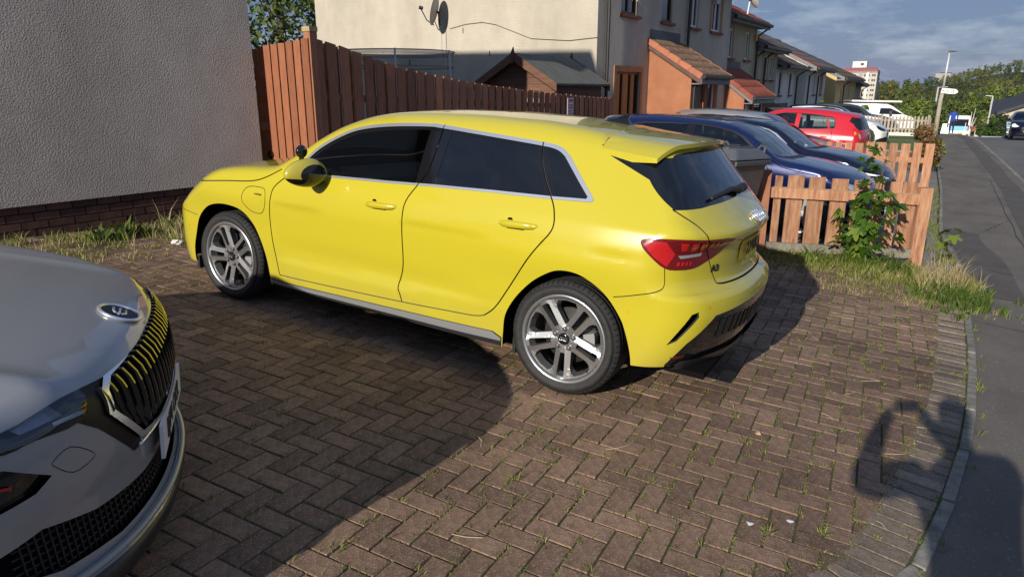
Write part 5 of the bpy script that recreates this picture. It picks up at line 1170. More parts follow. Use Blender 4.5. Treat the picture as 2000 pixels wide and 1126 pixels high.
    S.shell(m_dark, ("side_glass","rear_glass","windscreen","grille","air_intake","fog_pocket","headlamp"), -.045)
    arch_liner(S, af[1:-1], root); arch_liner(S, ar[1:-1], root); wsk = wheel_simple(root, .33, .235, .215); place_wheels(wsk, root, 2.68, .79, .33)
    MB().box((-.42,-.78,.17),(-2.25,.78,.20)).obj("underbody", m_dark, root)
grey_car()
# ------------------------------------------------------------------ buildings
def roughcast(name, c1, c2, sc=70, dist=.012, strength=1.):
    if name in MATS: return MATS[name]
    mt = M(name, c1, .95, col2=c2, scale=3.0, bump=strength, bscale=sc, bdist=dist, spec=.2, contrast=.25); return mt
_rc = roughcast
def roughcast(name, *a_):
    new = name not in MATS; mt = _rc(name, *a_)
    return blotch(mt, (1,1,.28), .9, .84, 1.08) if new else mt
def wall_panel(name, O, U, Vd, poly, holes, mat, parent, reveal=.10, rmat=None):
    """flat wall with real openings and their reveals; U x V points outwards"""
    O, U, Vd = Vector(O), Vector(U), Vector(Vd); N = U.cross(Vd).normalized()
    hp = [[(a,c),(b,c),(b,d),(a,d)] for a, b, c, d in holes]
    P2, T, reg = cdt(poly, hp, (), 3.0, 50.); T = T[reg == -1]
    a_ = P2[T]; ar = (a_[:,1,0]-a_[:,0,0])*(a_[:,2,1]-a_[:,0,1])-(a_[:,1,1]-a_[:,0,1])*(a_[:,2,0]-a_[:,0,0]); T[ar < 0] = T[ar < 0][:, ::-1]
    V = [tuple(O+U*p[0]+Vd*p[1]) for p in P2]; Fc = [tuple(t) for t in T]
    for h in hp:
        k = len(V); V += [tuple(O+U*x+Vd*y) for x, y in h]+[tuple(O+U*x+Vd*y-N*reveal) for x, y in h]
        Fc += [(k+i, k+4+i, k+4+(i+1) % 4, k+(i+1) % 4) for i in range(4)]
    return mesh(name, V, Fc, mat, parent)
m_win_w = M("window_white", (.70,.70,.69), .4); m_win_b = M("window_brown", (.075,.032,.018), .45); m_pane = glassmat("house_glass", (.10,.11,.12), .55, .03); m_sill = M("sill_terracotta", (.23,.075,.045), .8, var=.2, scale=10)
m_pipe = M("downpipe_black", (.010,.011,.013), .45); m_curt = M("curtain", (.42,.40,.36), .9)
def window(parent, O, U, Vd, a, b, c, d, fmat, sill=m_sill, mull=1, surround=None, name="window", curtain=True):
    """frame, pane, sill (children of the house; pane below the window)"""
    O, U, Vd = Vector(O), Vector(U), Vector(Vd); N = U.cross(Vd).normalized(); w = .055; q = lambda x, y, n: tuple(O+U*x+Vd*y+N*n)
    mb = MB()
    def bar(x0, x1, y0, y1, n0=-.10, n1=-.045): mb.hexa([q(x0,y0,n0),q(x1,y0,n0),q(x1,y1,n0),q(x0,y1,n0),q(x0,y0,n1),q(x1,y0,n1),q(x1,y1,n1),q(x0,y1,n1)])
    bar(a,b,c,c+w); bar(a,b,d-w,d); bar(a,a+w,c+w,d-w); bar(b-w,b,c+w,d-w)
    for k in range(1, mull+1): x = a+(b-a)*k/(mull+1); bar(x-w/2,x+w/2,c+w,d-w)
    f = mb.obj(name, fmat, parent)
    mb = MB(); mb.add([q(a+w*.5,c+w*.5,-.075),q(b-w*.5,c+w*.5,-.075),q(b-w*.5,d-w*.5,-.075),q(a+w*.5,d-w*.5,-.075)], [(0,1,2,3)]); mb.obj("pane", m_pane, f)
    if curtain:
        mb = MB(); n = 14; w2 = (b-a)*.3
        for x0 in (a, b-w2):
            k0 = len(mb.v)
            for i in range(n+1):
                x = x0+w2*i/n
                for y in (c,d): mb.v.append(q(x,y,-.16-.02*math.sin(i*2.2)))
            for i in range(n): mb.f.append((k0+2*i,k0+2*i+2,k0+2*i+3,k0+2*i+1))
        mb.obj("curtain", m_curt, f)
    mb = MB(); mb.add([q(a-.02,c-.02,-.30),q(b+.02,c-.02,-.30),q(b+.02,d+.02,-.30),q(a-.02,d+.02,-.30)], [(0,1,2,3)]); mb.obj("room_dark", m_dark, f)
    if sill:
        mb = MB(); mb.hexa([q(a-.08,c-.085,-.08),q(b+.08,c-.085,-.08),q(b+.08,c-.002,-.08),q(a-.08,c-.002,-.08),q(a-.08,c-.085,.09),q(b+.08,c-.085,.09),q(b+.08,c-.02,.09),q(a-.08,c-.02,.09)]); mb.obj("sill", sill, f)
    if surround:
        mb = MB(); s_ = .13
        def sb(x0,x1,y0,y1): mb.hexa([q(x0,y0,-.002),q(x1,y0,-.002),q(x1,y1,-.002),q(x0,y1,-.002),q(x0,y0,.018),q(x1,y0,.018),q(x1,y1,.018),q(x0,y1,.018)])
        sb(a-s_,b+s_,d,d+s_); sb(a-s_,a,c,d); sb(b,b+s_,c,d); mb.obj("surround", surround, f)
    return f
def course(name, p0, p1, up, rows_h, mat, parent, roll=.20, amp=.025, thick=.03, lift=.02):
    """one corrugated course of pantiles from p0 to p1 along the eave; up = vector to the next course"""
    p0, p1, up = Vector(p0), Vector(p1), Vector(up); L = (p1-p0).length; e = (p1-p0)/L; n = e.cross(up).normalized()
    if n.z < 0: n = -n
    k = max(4, int(round(L/roll))); V = []; Fc = []; seg = 6
    for i in range(k*seg+1):
        x = L*i/(k*seg); t = (i % seg)/seg; h = amp*(math.sin(math.pi*min(1, t/.55)) if t < .55 else -.25*math.sin(math.pi*(t-.55)/.45))
        b = p0+e*x
        V += [tuple(b+n*(h+lift)), tuple(b+up*1.08+n*(h*.9+.002)), tuple(b+n*(h+lift-thick))]
    for i in range(k*seg): a = 3*i; Fc += [(a,a+3,a+4,a+1),(a+2,a+5,a+3,a)]
    return mesh(name, V, Fc, mat, parent, True)
def tiles(parent, e0, e1, r0, ncourse, mat, roll=.3, name="tile_course", amp=.03, joined=False, start=0):
    """slope from eave e0-e1 up to ridge point r0 (above e0)"""
    e0, e1, r0 = Vector(e0), Vector(e1), Vector(r0); up = (r0-e0)/ncourse; out = []
    for i in range(start, ncourse): out.append(course(name, e0+up*i, e1+up*i, up, 0, mat, parent, roll, amp))
    return out
m_t_brown = M("roof_tile_brown", (.075,.048,.034), .85, col2=(.15,.10,.07), scale=7, contrast=.25); m_t_red = M("roof_tile_red", (.22,.055,.032), .8, col2=(.30,.085,.05), scale=6); m_t_moss = M("roof_tile_mossy", (.105,.062,.042), .95, col2=(.25,.155,.095), scale=14, bump=.5, bscale=60); m_t_grey = M("roof_tile_grey", (.10,.115,.13), .8, var=.2, scale=6)
m_soff = M("fascia_grey", (.16,.165,.18), .6, var=.1, scale=4); m_soffd = M("fascia_dark", (.035,.033,.035), .6); m_soffb = M("fascia_brown", (.10,.05,.035), .6, var=.25, scale=6)
m_orange = roughcast("orange_render", (.33,.135,.07), (.42,.185,.10), 60, .01); m_orangepaint = M("ochre_surround", (.42,.20,.085), .8, var=.12, scale=4)
m_lead = M("lead_flashing", (.075,.080,.09), .6, var=.15, scale=5)
m_t_red2 = M("verge_tile_terracotta", (.40,.15,.085), .85, var=.15, scale=8)
def gutter(parent, p0, p1, r=.06): MB().tube([p0, p1], r, 8).obj("gutter", m_pipe, parent)
def downpipe(parent, pts, r=.04): MB().tube(pts, r, 8).obj("downpipe", m_pipe, parent)
def house(name, label, y0, y1, xf, zb, ze, depth, wallm, roofm, wins=(), doors=(), fmat=m_win_w, roll=.35, tilecourses=9, pitch=.62, gable=True, eave=.35, verge=.05, fascia=None, group=None, roof=True, pipes=(), rot=0.):
    root = thing(name, label, "house", (xf, y0, zb), (0,0,math.radians(rot)), group=group); L = y1-y0; hz = ze-zb; D = depth; rz = hz+D/2*pitch
    O = (0,0,0); holes = [(a-y0, b-y0, c-zb, d-zb) for a, b, c, d, *_ in wins]+[(a-y0, b-y0, c-zb, d-zb) for a, b, c, d, *_ in doors]
    wall_panel("front_wall", O, (0,1,0), (0,0,1), [(0,-1),(L,-1),(L,hz),(0,hz)], holes, wallm, root)
    for y, flip in ((0,1),(L,-1)):
        P = [(0,y,-1),(0,y,hz),(-D/2,y,rz),(-D,y,hz),(-D,y,-1)]
        mesh("gable_wall", P, [tuple(range(5)) if flip == 1 else tuple(range(5))[::-1]], wallm, root)
    mesh("back_wall", [(-D,0,-1),(-D,L,-1),(-D,L,hz),(-D,0,hz)], [(0,1,2,3)], wallm, root)
    for a, b, c, d, *k in wins: window(root, O, (0,1,0), (0,0,1), a-y0, b-y0, c-zb, d-zb, k[0] if k else fmat, mull=k[1] if len(k) > 1 else 1, surround=k[2] if len(k) > 2 else None)
    for a, b, c, d, *k in doors: window(root, O, (0,1,0), (0,0,1), a-y0, b-y0, c-zb, d-zb, k[0] if k else m_win_b, sill=None, mull=k[1] if len(k) > 1 else 0, surround=k[2] if len(k) > 2 else None, name="door_frame")
    if roof:
        ez = hz-eave*pitch; tiles(root, (eave,-verge,ez+.10), (eave,L+verge,ez+.10), (-D/2,-verge,rz+.10), tilecourses, roofm, roll)
        mesh("rear_roof", [(-D-eave,-verge,ez+.08),(-D-eave,L+verge,ez+.08),(-D/2,L+verge,rz+.10),(-D/2,-verge,rz+.10)], [(0,3,2,1)], roofm, root)
        MB().tube([(-D/2,-verge,rz+.10),(-D/2,L+verge,rz+.10)], .09, 8).obj("ridge_tiles", roofm, root)
        mb = MB(); mb.box((-.02,-verge+.01,ez-.06),(eave-.03,L+verge-.01,ez+.02)); mb.obj("soffit", fascia or m_soff, root)
        mb = MB(); mb.box((eave-.03,-verge,ez-.10),(eave,L+verge,ez+.09)); mb.obj("fascia", fascia or m_soff, root)
        for y in (-verge, L+verge-.03):
            mb = MB(); mb.hexa([(eave,y,ez-.06),(eave,y+.03,ez-.06),(-D/2,y+.03,rz-.06),(-D/2,y,rz-.06),(eave,y,ez+.10),(eave,y+.03,ez+.10),(-D/2,y+.03,rz+.10),(-D/2,y,rz+.10)]); mb.obj("bargeboard", fascia or m_soff, root)
        gutter(root, (eave+.06,-verge,ez+.03), (eave+.06,L+verge,ez+.03))
        for yp in pipes: downpipe(root, [(eave+.04,yp-y0,ez),(.08,yp-y0,ez-.30),(.08,yp-y0,-.9)])
    return root
def porch(root, ya, yb, xo, zr, ze, wallm, tilem, ncourse=5, hip=False, frontm=None, roll=.17, fasc=None):
    """lean-to porch on a house root whose origin is (xf,y0,zb); local coordinates"""
    p = wallm
    for y, s_ in ((ya,1),(yb,-1)):
        P = [(0,y,-1),(0,y,zr-.12),(xo,y,ze-.08),(xo,y,-1)]; mesh("porch_side_wall", P, [(0,3,2,1) if s_ == 1 else (0,1,2,3)], p, root)
    wall_panel("porch_front_wall", (xo,ya,0), (0,1,0), (0,0,1), [(0,-1),(yb-ya,-1),(yb-ya,ze-.05),(0,ze-.05)], [(.15,1.0,-.9,ze-.25),(1.2,yb-ya-.2,.2,ze-.25)], frontm or p, root)
    mb = MB(); mb.box((xo-.09,ya+.16,-.9),(xo-.05,ya+.99,ze-.26)); mb.obj("front_door", m_win_b, root)
    window(root, (xo,ya,0), (0,1,0), (0,0,1), 1.2, yb-ya-.2, .2, ze-.25, m_win_w, sill=None, mull=0, curtain=False)
    ov = .30; e0 = (xo+ov, ya-.10, ze-.02-ov*(zr-ze)/xo); e1 = (xo+ov, yb+.10, e0[2]); tiles(root, e0, e1, (0, ya-.10, zr), ncourse, tilem, roll, "porch_tile_course", .028)
    # verge tiles and bargeboard
    up = (Vector((0,ya-.10,zr))-Vector(e0))/ncourse
    for i in range(ncourse):
        for yy in (ya-.12, yb+.10):
            a = Vector((e0[0], yy, e0[2]))+up*i; b = a+up*1.05; mb = MB(); n = Vector((-up.z,0,up.x)).normalized(); n = n if n.z > 0 else -n
            mb.hexa([tuple(a-n*.10),tuple(a-n*.10+Vector((0,.02,0))),tuple(b-n*.10+Vector((0,.02,0))),tuple(b-n*.10),tuple(a+n*.045),tuple(a+n*.045+Vector((0,.02,0))),tuple(b+n*.02+Vector((0,.02,0))),tuple(b+n*.02)]); mb.obj("verge_tile", tilem if not hip else m_t_red2, root)
    for yy in (ya-.09, yb+.05):
        a, b = Vector((e0[0]-.02,yy,e0[2]-.06)), Vector((0,yy,zr-.06)); mb = MB(); mb.hexa([tuple(a-Vector((0,0,.16))),tuple(a-Vector((0,-.03,.16))),tuple(b-Vector((0,-.03,.16))),tuple(b-Vector((0,0,.16))),tuple(a),tuple(a+Vector((0,.03,0))),tuple(b+Vector((0,.03,0))),tuple(b)]); mb.obj("porch_bargeboard", fasc or m_soffb, root)
    mb = MB(); mb.box((xo+ov-.04,ya-.08,e0[2]-.20),(xo+ov-.01,yb+.08,e0[2]-.02)); mb.obj("porch_fascia", m_soff, root); mb = MB(); mb.box((xo,ya-.06,e0[2]-.21),(xo+ov-.04,yb+.06,e0[2]-.18)); mb.obj("porch_soffit", m_soff, root)
    gutter(root, (xo+ov+.04,ya-.1,e0[2]-.03), (xo+ov+.04,yb+.1,e0[2]-.03), .055)
    downpipe(root, [(xo+ov+.03,ya+.25,e0[2]-.05),(xo+.06,ya+.08,e0[2]-.28),(xo+.06,ya+.08,-1)], .035)
    mb = MB(); mb.box((-.01,ya+.0,zr-.03),(.015,yb,zr+.24)); mb.obj("flashing", m_lead, root)
m_cream = roughcast("cream_roughcast", (.455,.412,.335), (.53,.48,.395), 34, .02, .8); m_greyr = roughcast("grey_roughcast", (.43,.385,.345), (.52,.47,.425), 64, .022, 1.)
# --- own house, dark roughcast wall on the left
OX, OY0, OY1 = -6.9, -4.0, 5.45
own = thing("grey_house", "grey roughcast house wall with a dark brick base along the driveway", "house", (OX-9.45*math.sin(math.radians(4.5)), OY1-9.45*math.cos(math.radians(4.5)), .2), (0,0,math.radians(-4.5)))
Lh = OY1-OY0; hz = 5.1-.2; Dp = 7.5; rz = 7.95-.2
zpl = .545-.2
mesh("roughcast_wall", [(0,0,zpl),(0,Lh,zpl),(0,Lh,hz),(0,Lh/2,rz),(0,0,hz),(-.035,0,zpl),(-.035,Lh,zpl)], [(0,1,2,3,4),(5,6,1,0)], m_greyr, own)
mesh("side_wall", [(0,Lh,zpl),(0,Lh,hz),(-Dp,Lh,hz),(-Dp,Lh,-1),(-.035,Lh,-1),(-.035,Lh,zpl)], [(5,4,3,2,1,0)], m_greyr, own)
mesh("rear_walls", [(-Dp,0,-1),(-Dp,Lh,-1),(-Dp,Lh,hz),(-Dp,Lh/2,rz),(-Dp,0,hz),(0,0,-1),(0,0,hz)], [(0,4,3,2,1),(5,6,4,0)], m_greyr, own)
for sgn, yb_ in ((1, Lh), (-1, 0)):
    ye = Lh+.3 if sgn == 1 else -.3; mesh("roof_slope", [(.3,ye,hz-.18),(-Dp-.3,ye,hz-.18),(-Dp-.3,Lh/2,rz+.05),(.3,Lh/2,rz+.05)], [(0,1,2,3) if sgn == -1 else (3,2,1,0)], m_t_brown, own)
m_brk = M("plinth_brick_dark", (.062,.028,.021), .9, col2=(.105,.048,.036), scale=18, bump=.5, bscale=160, bdist=.004, tint=.3); m_mort = M("dark_mortar", (.035,.028,.024), 1., var=.2, scale=20)
plinth = mesh("brick_plinth", [(-.045,0,-1),(-.045,Lh,-1),(-.045,Lh,zpl),(-.045,0,zpl)], [(0,1,2,3)], m_mort, own)
bm0 = None
for r in range(7):
    z0 = zpl-.075*(r+1)+.006
    for k in range(-1, 22):
        ya = 5.1+k*.225+(.1125 if r % 2 else 0); yb = ya+.215
        if yb > Lh+.001: yb = Lh
        if yb-ya < .05: continue
        if r in (3,) and abs((ya+yb)/2+OY0-3.715) < .115: continue
        if bm0 is None or yb-ya < .21:
            mb = MB(); mb.box((0,0,0),(.04,yb-ya,.065)); o = mb.obj("brick", m_brk, plinth)
            if yb-ya > .21: bm0 = o.data
        else: o = bpy.data.objects.new("brick", bm0); COL.objects.link(o); o.parent = plinth
        o.location = (-.066+random.uniform(-.001,.002), ya, z0)
ab = MB(); ya = 3.60-OY0; z0 = zpl-.075*4+.006
ab.box((-.06,ya,z0),(-.025,ya+.225,z0+.012)); ab.box((-.06,ya,z0+.055),(-.025,ya+.225,z0+.067)); ab.box((-.06,ya,z0+.030),(-.026,ya+.225,z0+.038))
for k in range(11): ab.box((-.06,ya+.0205*k,z0+.012),(-.026,ya+.0205*k+.010,z0+.055))
ab.obj("air_brick", M("air_brick_clay", (.16,.07,.045), .9, var=.15, scale=30), own)
# --- cream end house
H1Y0, H1Y1 = 14.5, 23.5; zb1 = -.25
wn1 = [(15.62,16.50,3.26,4.35,m_win_b),(17.98,18.66,3.26,4.35,m_win_b,0),(19.96,20.62,3.26,4.35,m_win_w),(21.72,22.58,3.26,4.35,m_win_w,1,m_orangepaint)]
h1 = house("cream_end_house", "cream roughcast end house whose sunlit blank gable faces the camera above the long fence", H1Y0, H1Y1, -6.9, zb1, 4.75, 9.0, m_cream, m_t_brown, wn1, [(15.50,16.85,-.15,1.98,m_win_b,2,m_orangepaint)], pipes=(14.86,19.72), rot=-2.2)
porch(h1, 17.3-H1Y0, 19.3-H1Y0, 1.15, 2.78-zb1, 2.10-zb1, m_orange, m_t_moss, 5, hip=True)
m_t_brick = m_orange
# second entrance of the pair, lower down
wire = MB().tube([(-4.1,-.02,3.02-zb1),(-3.6,-.02,3.10-zb1),(-3.1,-.02,3.12-zb1),(-2.7,-.02,3.05-zb1),(-1.7,-.02,2.70-zb1),(-.7,-.02,2.62-zb1),(0.02,-.02,2.66-zb1)], .005, 4).obj("cable", m_black, h1)
for x, z in ((-7.2,2.35),(-5.5,2.2),(-2.9,2.35),(-3.7,2.9)): MB().box((x,-.012,z-zb1),(x+.015,.0,z+.12-zb1)).obj("wall_tie_mark", m_black, h1)
mb = MB(); mb.tube([(-4.38,-.02,2.3-zb1),(-4.38,-.02,3.2-zb1)], .006, 4); mb.obj("dish_cable", m_win_w, h1); MB().tube([(-4.22,-.02,2.3-zb1),(-4.23,-.02,3.2-zb1)], .005, 4).obj("dish_cable", m_soff, h1)
mb = MB(); mb.box((-.02,7.2,4.0-zb1),(.14,7.45,4.25-zb1)); mb.obj("wall_lamp", M("lamp_grey", (.45,.45,.43), .5), h1)
# satellite dish on the gable
def dish(name, label, loc, rot, r, mat, arm=True, group=None):
    d = thing(name, label, "satellite dish", loc, rot, group); prof = [(r*t, .18*r*t*t) for t in np.linspace(0,1,9)]
    MB().lathe(prof, 32, 'x').obj("reflector", mat, d, True)
    MB().tube([(-.25*r,0,0),(-.02,0,-.1*r),(0,0,0)], .022, 8).obj("bracket", m_pipe, d)
    if arm:
        MB().tube([(.0,0,-r*.95),(.55*r,0,-r*.75),(1.1*r,0,-r*.15)], .014, 6).obj("feed_arm", m_pipe, d); MB().lathe([(.0,-.06),(.04,-.05),(.045,.04),(0,.05)], 10, 'x', (1.12*r,0,-r*.08)).obj("receiver", m_pipe, d)
    return d
m_dish = M("dish_grey", (.30,.30,.30), .6, var=.1, scale=6)
d1 = dish("satellite_dish", "dark grey satellite dish on a bracket on the cream gable", (-11.15,14.34,3.42), (0,-.25,math.radians(205)), .36, m_dish); 
MB().tube([(-.05,0,-.05),(-.10,-.10,-.25),(-.12,-.14,-.30)], .02, 6).obj("wall_arm", m_pipe, d1)
# --- terrace below
m_beige = roughcast("beige_roughcast", (.40,.345,.25), (.47,.41,.31), 40, .012); m_whiter = roughcast("white_roughcast", (.60,.59,.56), (.68,.67,.64), 40, .01); m_yell = roughcast("yellow_roughcast", (.60,.44,.20), (.66,.50,.25), 40, .01)
T = "houses stepping down the terrace"
h2 = house("terrace_house", "beige terrace house with bright red tiled roof next to the cream end house", 23.55, 28.0, -6.9, -.45, 4.0, 8.6, m_beige, m_t_red, [(24.55,25.15,2.62,3.55,m_win_w,1),(26.55,27.15,2.62,3.55,m_win_w,1)], [], group=T, pipes=(27.9,), eave=.45, pitch=.5, rot=-1.5)
porch(h2, -.05, 2.6, 1.0, 2.72, 2.02, m_orange, m_t_red, 3, roll=.25, fasc=m_soff)
MB().box((.0,4.0,3.75),(.12,4.15,3.95)).obj("alarm_box", M("alarm_yellow", (.55,.33,.05), .5), h2)
dish("satellite_dish", "round white satellite dish standing on the red tiled roof edge", (-6.75,26.6,4.62), (0,-.5,math.radians(35)), .36, M("dish_white", (.60,.60,.59), .5), False)
pl_ = MB().tube([(-6.85,26.6,4.05),(-6.80,26.6,4.55)], .025, 6).obj("mast", m_white, None); pl_.parent = bpy.data.objects["satellite_dish.001"]; pl_.matrix_parent_inverse = bpy.data.objects["satellite_dish.001"].matrix_basis.inverted()
h3 = house("terrace_house", "grey beige terrace house with brown roof below the red roofed one", 28.05, 32.4, -6.9, -.6, 3.30, 8.6, m_beige, m_t_brown, [(28.6,29.2,1.98,2.9,m_win_w,0),(30.2,30.8,1.98,2.9,m_win_w,0),(31.3,31.8,1.98,2.9,m_win_w,0)], [], group=T, pipes=(28.4,29.9), eave=.45, pitch=.5)
porch(h3, .5, 2.9, 1.2, 1.75, 1.25, m_orange, m_t_brown, 3, roll=.25)
h4 = house("terrace_house", "white rendered terrace house with brown roof between two downpipes", 32.45, 37.0, -6.9, -.7, 2.72, 8.6, m_whiter, m_t_brown, [(33.1,33.6,1.35,2.3,m_win_b,0),(35.3,35.8,1.35,2.3,m_win_b,0)], [], group=T, pipes=(36.7,), eave=.45, pitch=.5)
porch(h4, .6, 3.0, 1.2, 1.45, .95, m_orange, m_t_moss, 4, roll=.25)
h5 = house("terrace_house", "white terrace house with half orange half slate grey roof tiles", 37.3, 43.0, -6.5, -.8, 2.75, 9.5, m_whiter, m_t_red, [(39.3,39.8,1.35,2.25,m_win_w,0),(41.4,41.9,1.35,2.25,m_win_b,0,m_orangepaint)], [], group=T, pipes=(37.6,40.2), eave=.45, pitch=.5)
for o in list(h5.children):
    if o.name.startswith("tile_course"):
        me = o.data; me.materials.append(m_t_grey); ymid = 1.9
        for p in me.polygons: p.material_index = 1 if p.center.y > ymid else 0
porch(h5, 1.0, 3.6, 1.0, 1.35, .95, m_t_brown, m_t_brown, 3, roll=.25)
h6 = house("terrace_house", "yellow rendered house whose gable stands proud of the white terrace", 44.6, 53.6, -6.15, -.9, 2.35, 10.5, m_yell, m_t_brown, [(46.5,47.1,.9,1.7,m_win_w,0),(50.0,50.6,.9,1.7,m_win_w,0)], [], group=T, pipes=(47.3,), eave=.45, pitch=.46)
wall_panel("white_band", (.006,.0,.0), (0,1,0), (0,0,1), [(0,-1),(9,-1),(9,1.55),(0,1.55)], [], m_whiter, h6)
mesh("white_band_gable", [(-.02,-.006,-1),(-.02,-.006,1.45),(-6,-.006,1.45),(-6,-.006,-1)], [(0,1,2,3)], m_whiter, h6)
porch(h6, .5, 4.0, .9, 1.45, 1.0, m_t_brown, m_t_brown, 3, roll=.25)
h7 = house("terrace_house", "last brown roofed terrace house beside the tower block", 53.8, 58.2, -6.3, -1.1, 2.05, 9.5, m_beige, m_t_brown, [(56,56.6,.6,1.4,m_win_w,0)], [], group=T, pipes=(58.0,), eave=.45, pitch=.42)
low = house("low_house", "low house with brown pantile roof below the end of the terrace", 68, 78, -5.4, -2.2, -.35, 9.0, m_beige, m_t_brown, [], [], pitch=.35)
# ------------------------------------------------------------------ fences
m_fred = M("fence_stain_red", (.22,.075,.034), .8, col2=(.32,.115,.052), scale=7, stretch=(6,6,.7), bump=.3, bscale=30, bdist=.004, tint=.18); m_fbrown = M("fence_stain_brown", (.25,.098,.050), .85, col2=(.36,.155,.085), scale=7, stretch=(6,6,.7), bump=.3, bscale=30, bdist=.004, tint=.22)
m_fold = M("fence_worn", (.25,.105,.055), .9, col2=(.46,.26,.15), scale=6, stretch=(5,5,.6), bump=.5, bscale=30, bdist=.005, tint=.2); m_pale = M("raw_wood", (.42,.30,.17), .9, var=.25, scale=10)
def board(parent, x0, y0, x1, y1, zb0, zb1, zt0, zt1, t, nrm, mat, name="board"):
    n = Vector(nrm)*t; mb = MB(); mb.hexa([(x0,y0,zb0),(x1,y1,zb1),(x1+n.x,y1+n.y,zb1),(x0+n.x,y0+n.y,zb0),(x0,y0,zt0),(x1,y1,zt1),(x1+n.x,y1+n.y,zt1),(x0+n.x,y0+n.y,zt0)]); return mb.obj(name, mat, parent)
gate = thing("fence_panel", "sunlit red-brown board panel joining the grey house corner to the long fence", "fence", (-6.6,5.6,.2))
gate_m = gate.matrix_basis.inverted() if False else None
gl_ = lambda x, y, z: (x+6.6, y-5.6, z-.2)
xb = -7.12
for k in range(9):
    w_ = .105 if k else .08; zt = 2.03+.01*k+random.uniform(-.008,.008); mt_ = m_fred
    a = gl_(xb, 5.6+(.03 if k < 2 else 0), 0); b = gl_(xb+w_, 5.6+(.03 if k < 2 else 0), 0); board(gate, a[0], a[1], b[0], b[1], .02, .02, zt-.2, zt-.2, .018, (0,1,0), mt_); xb += w_+.022
    if xb > -6.2: break
for z in (.5,1.1,1.7): a = gl_(-7.1,5.62,z); board(gate, a[0], a[1], a[0]+.95, a[1], a[2], a[2], a[2]+.09, a[2]+.09, .04, (0,1,0), m_fbrown, "rail")
MB().box((.37,.02,-.1),(.47,.12,1.98)).obj("post", m_fbrown, gate); MB().box((.36,.01,1.98),(.48,.13,2.03)).obj("post_cap", m_pale, gate)
k = MB().lathe([(.045,0),(.05,.012),(.04,.02),(.02,.015)], 14).obj("ring_latch", m_pipe, gate); k.location = (-.32,-.02,.62)
lf = thing("long_fence", "long dark brown board fence stepping down to the cream house corner", "fence", (-6.2,9.7,.2))
ftop = pch([5.6,6.26,7.25,8.5,9.89,11.5,13.7,14.6], [2.14,2.03,1.835,1.70,1.594,1.50,1.415,1.40])
y = 5.72; i = 0
while y < 13.8:
    w_ = random.uniform(.135,.15); zt = float(ftop(y))+random.uniform(-.012,.012); zg = float(gz(-6.2, y)); mt_ = m_fbrown
    board(lf, .0, y-9.7, .0+random.uniform(-.004,.004), y+w_-9.7, zg-.2, zg-.2, zt-.2, float(ftop(y+w_))-.2+random.uniform(-.006,.006)*0, .018, (-1,0,0), mt_)
    if random.random() < .7: board(lf, -.065, y+w_*.78-9.7, -.065, y+w_*.78+.13-9.7, zg-.2, zg-.2, zt-.24+random.uniform(-.05,.02), zt-.24, .016, (-1,0,0), m_fbrown, "back_board")
    y += w_+random.uniform(.045,.06); i += 1
for z in (.25,.85,1.35):
    P = [(-.02, y_-9.7, float(gz(-6.2,y_))+z-.2) for y_ in (5.7, 13.8)]; mb = MB(); mb.hexa([(-.02,P[0][1],P[0][2]),(-.02,P[1][1],P[1][2]),(-.06,P[1][1],P[1][2]),(-.06,P[0][1],P[0][2]),(-.02,P[0][1],P[0][2]+.08),(-.02,P[1][1],P[1][2]+.08),(-.06,P[1][1],P[1][2]+.08),(-.06,P[0][1],P[0][2]+.08)]); mb.obj("rail", m_fbrown, lf)
ns = thing("notice", "small white and pink notice pinned to the long brown fence", "notice", (-6.17,11.93,1.26))
MB().box((-.02,-.12,-.16),(-.012,.12,.16)).obj("sheet", M("notice_white", (.62,.52,.56), .6), ns)
for k, (z, h_, a, b) in enumerate(((.09,.05,-.10,.10),(.02,.022,-.10,.09),(-.03,.03,-.09,.10),(-.085,.022,-.10,.06),(-.13,.018,-.08,.09))): MB().box((-.012,a,z),(-.009,b,z+h_)).obj("print_line", M("notice_pink", (.36,.10,.20), .6), ns)
# low fence with the sapling
lowf = thing("low_fence", "low weathered board fence with a pale topped rail behind the yellow car", "fence", (-.9,8.55,-.3))
A2 = np.array([-1.66,8.22]); B2 = np.array([-.14,8.93]); dirf = (B2-A2)/np.linalg.norm(B2-A2); nf = Vector((dirf[1],-dirf[0],0)); Lf = np.linalg.norm(B2-A2)
def lz(s): x, y = A2+dirf*s; return float(gz(x, y))
def lp(s, n=0): p = A2+dirf*s; return (p[0]+nf.x*n+.9, p[1]+nf.y*n-8.55)
bs = [(.02,.10),(.16,.335),(.39,.565),(.635,.81),(.875,1.04),(1.10,1.19),(1.26,1.36),(1.39,1.545)]
for q, (s0, s1) in enumerate(bs):
    (x0, y0), (x1, y1) = lp(s0), lp(s1); zt = .64-.06*s0/Lf+random.uniform(-.012,.012); zbt = lz(s0)+.10
    board(lowf, x0, y0, x1, y1, zbt+.3, zbt+.3, zt+.3, zt+.3+random.uniform(-.01,.01), .02, tuple(-nf), m_fold)
def lrail(z0, z1, h, mat, nm, n=.0):
    (x0, y0), (x1, y1) = lp(-.02, n), lp(Lf, n); board(lowf, x0, y0, x1, y1, z0+.3, z1+.3, z0+h+.3, z1+h+.3, .045, tuple(nf), mat, nm)
lrail(.395,.335,.115,m_fold,"rail"); lrail(-.22,-.27,.10,M("rail_mossy", (.20,.18,.14), .95, var=.3, scale=12),"rail")
mb = MB(); (x0, y0), (x1, y1) = lp(0.,.0), lp(Lf,.0); nn = nf*.046
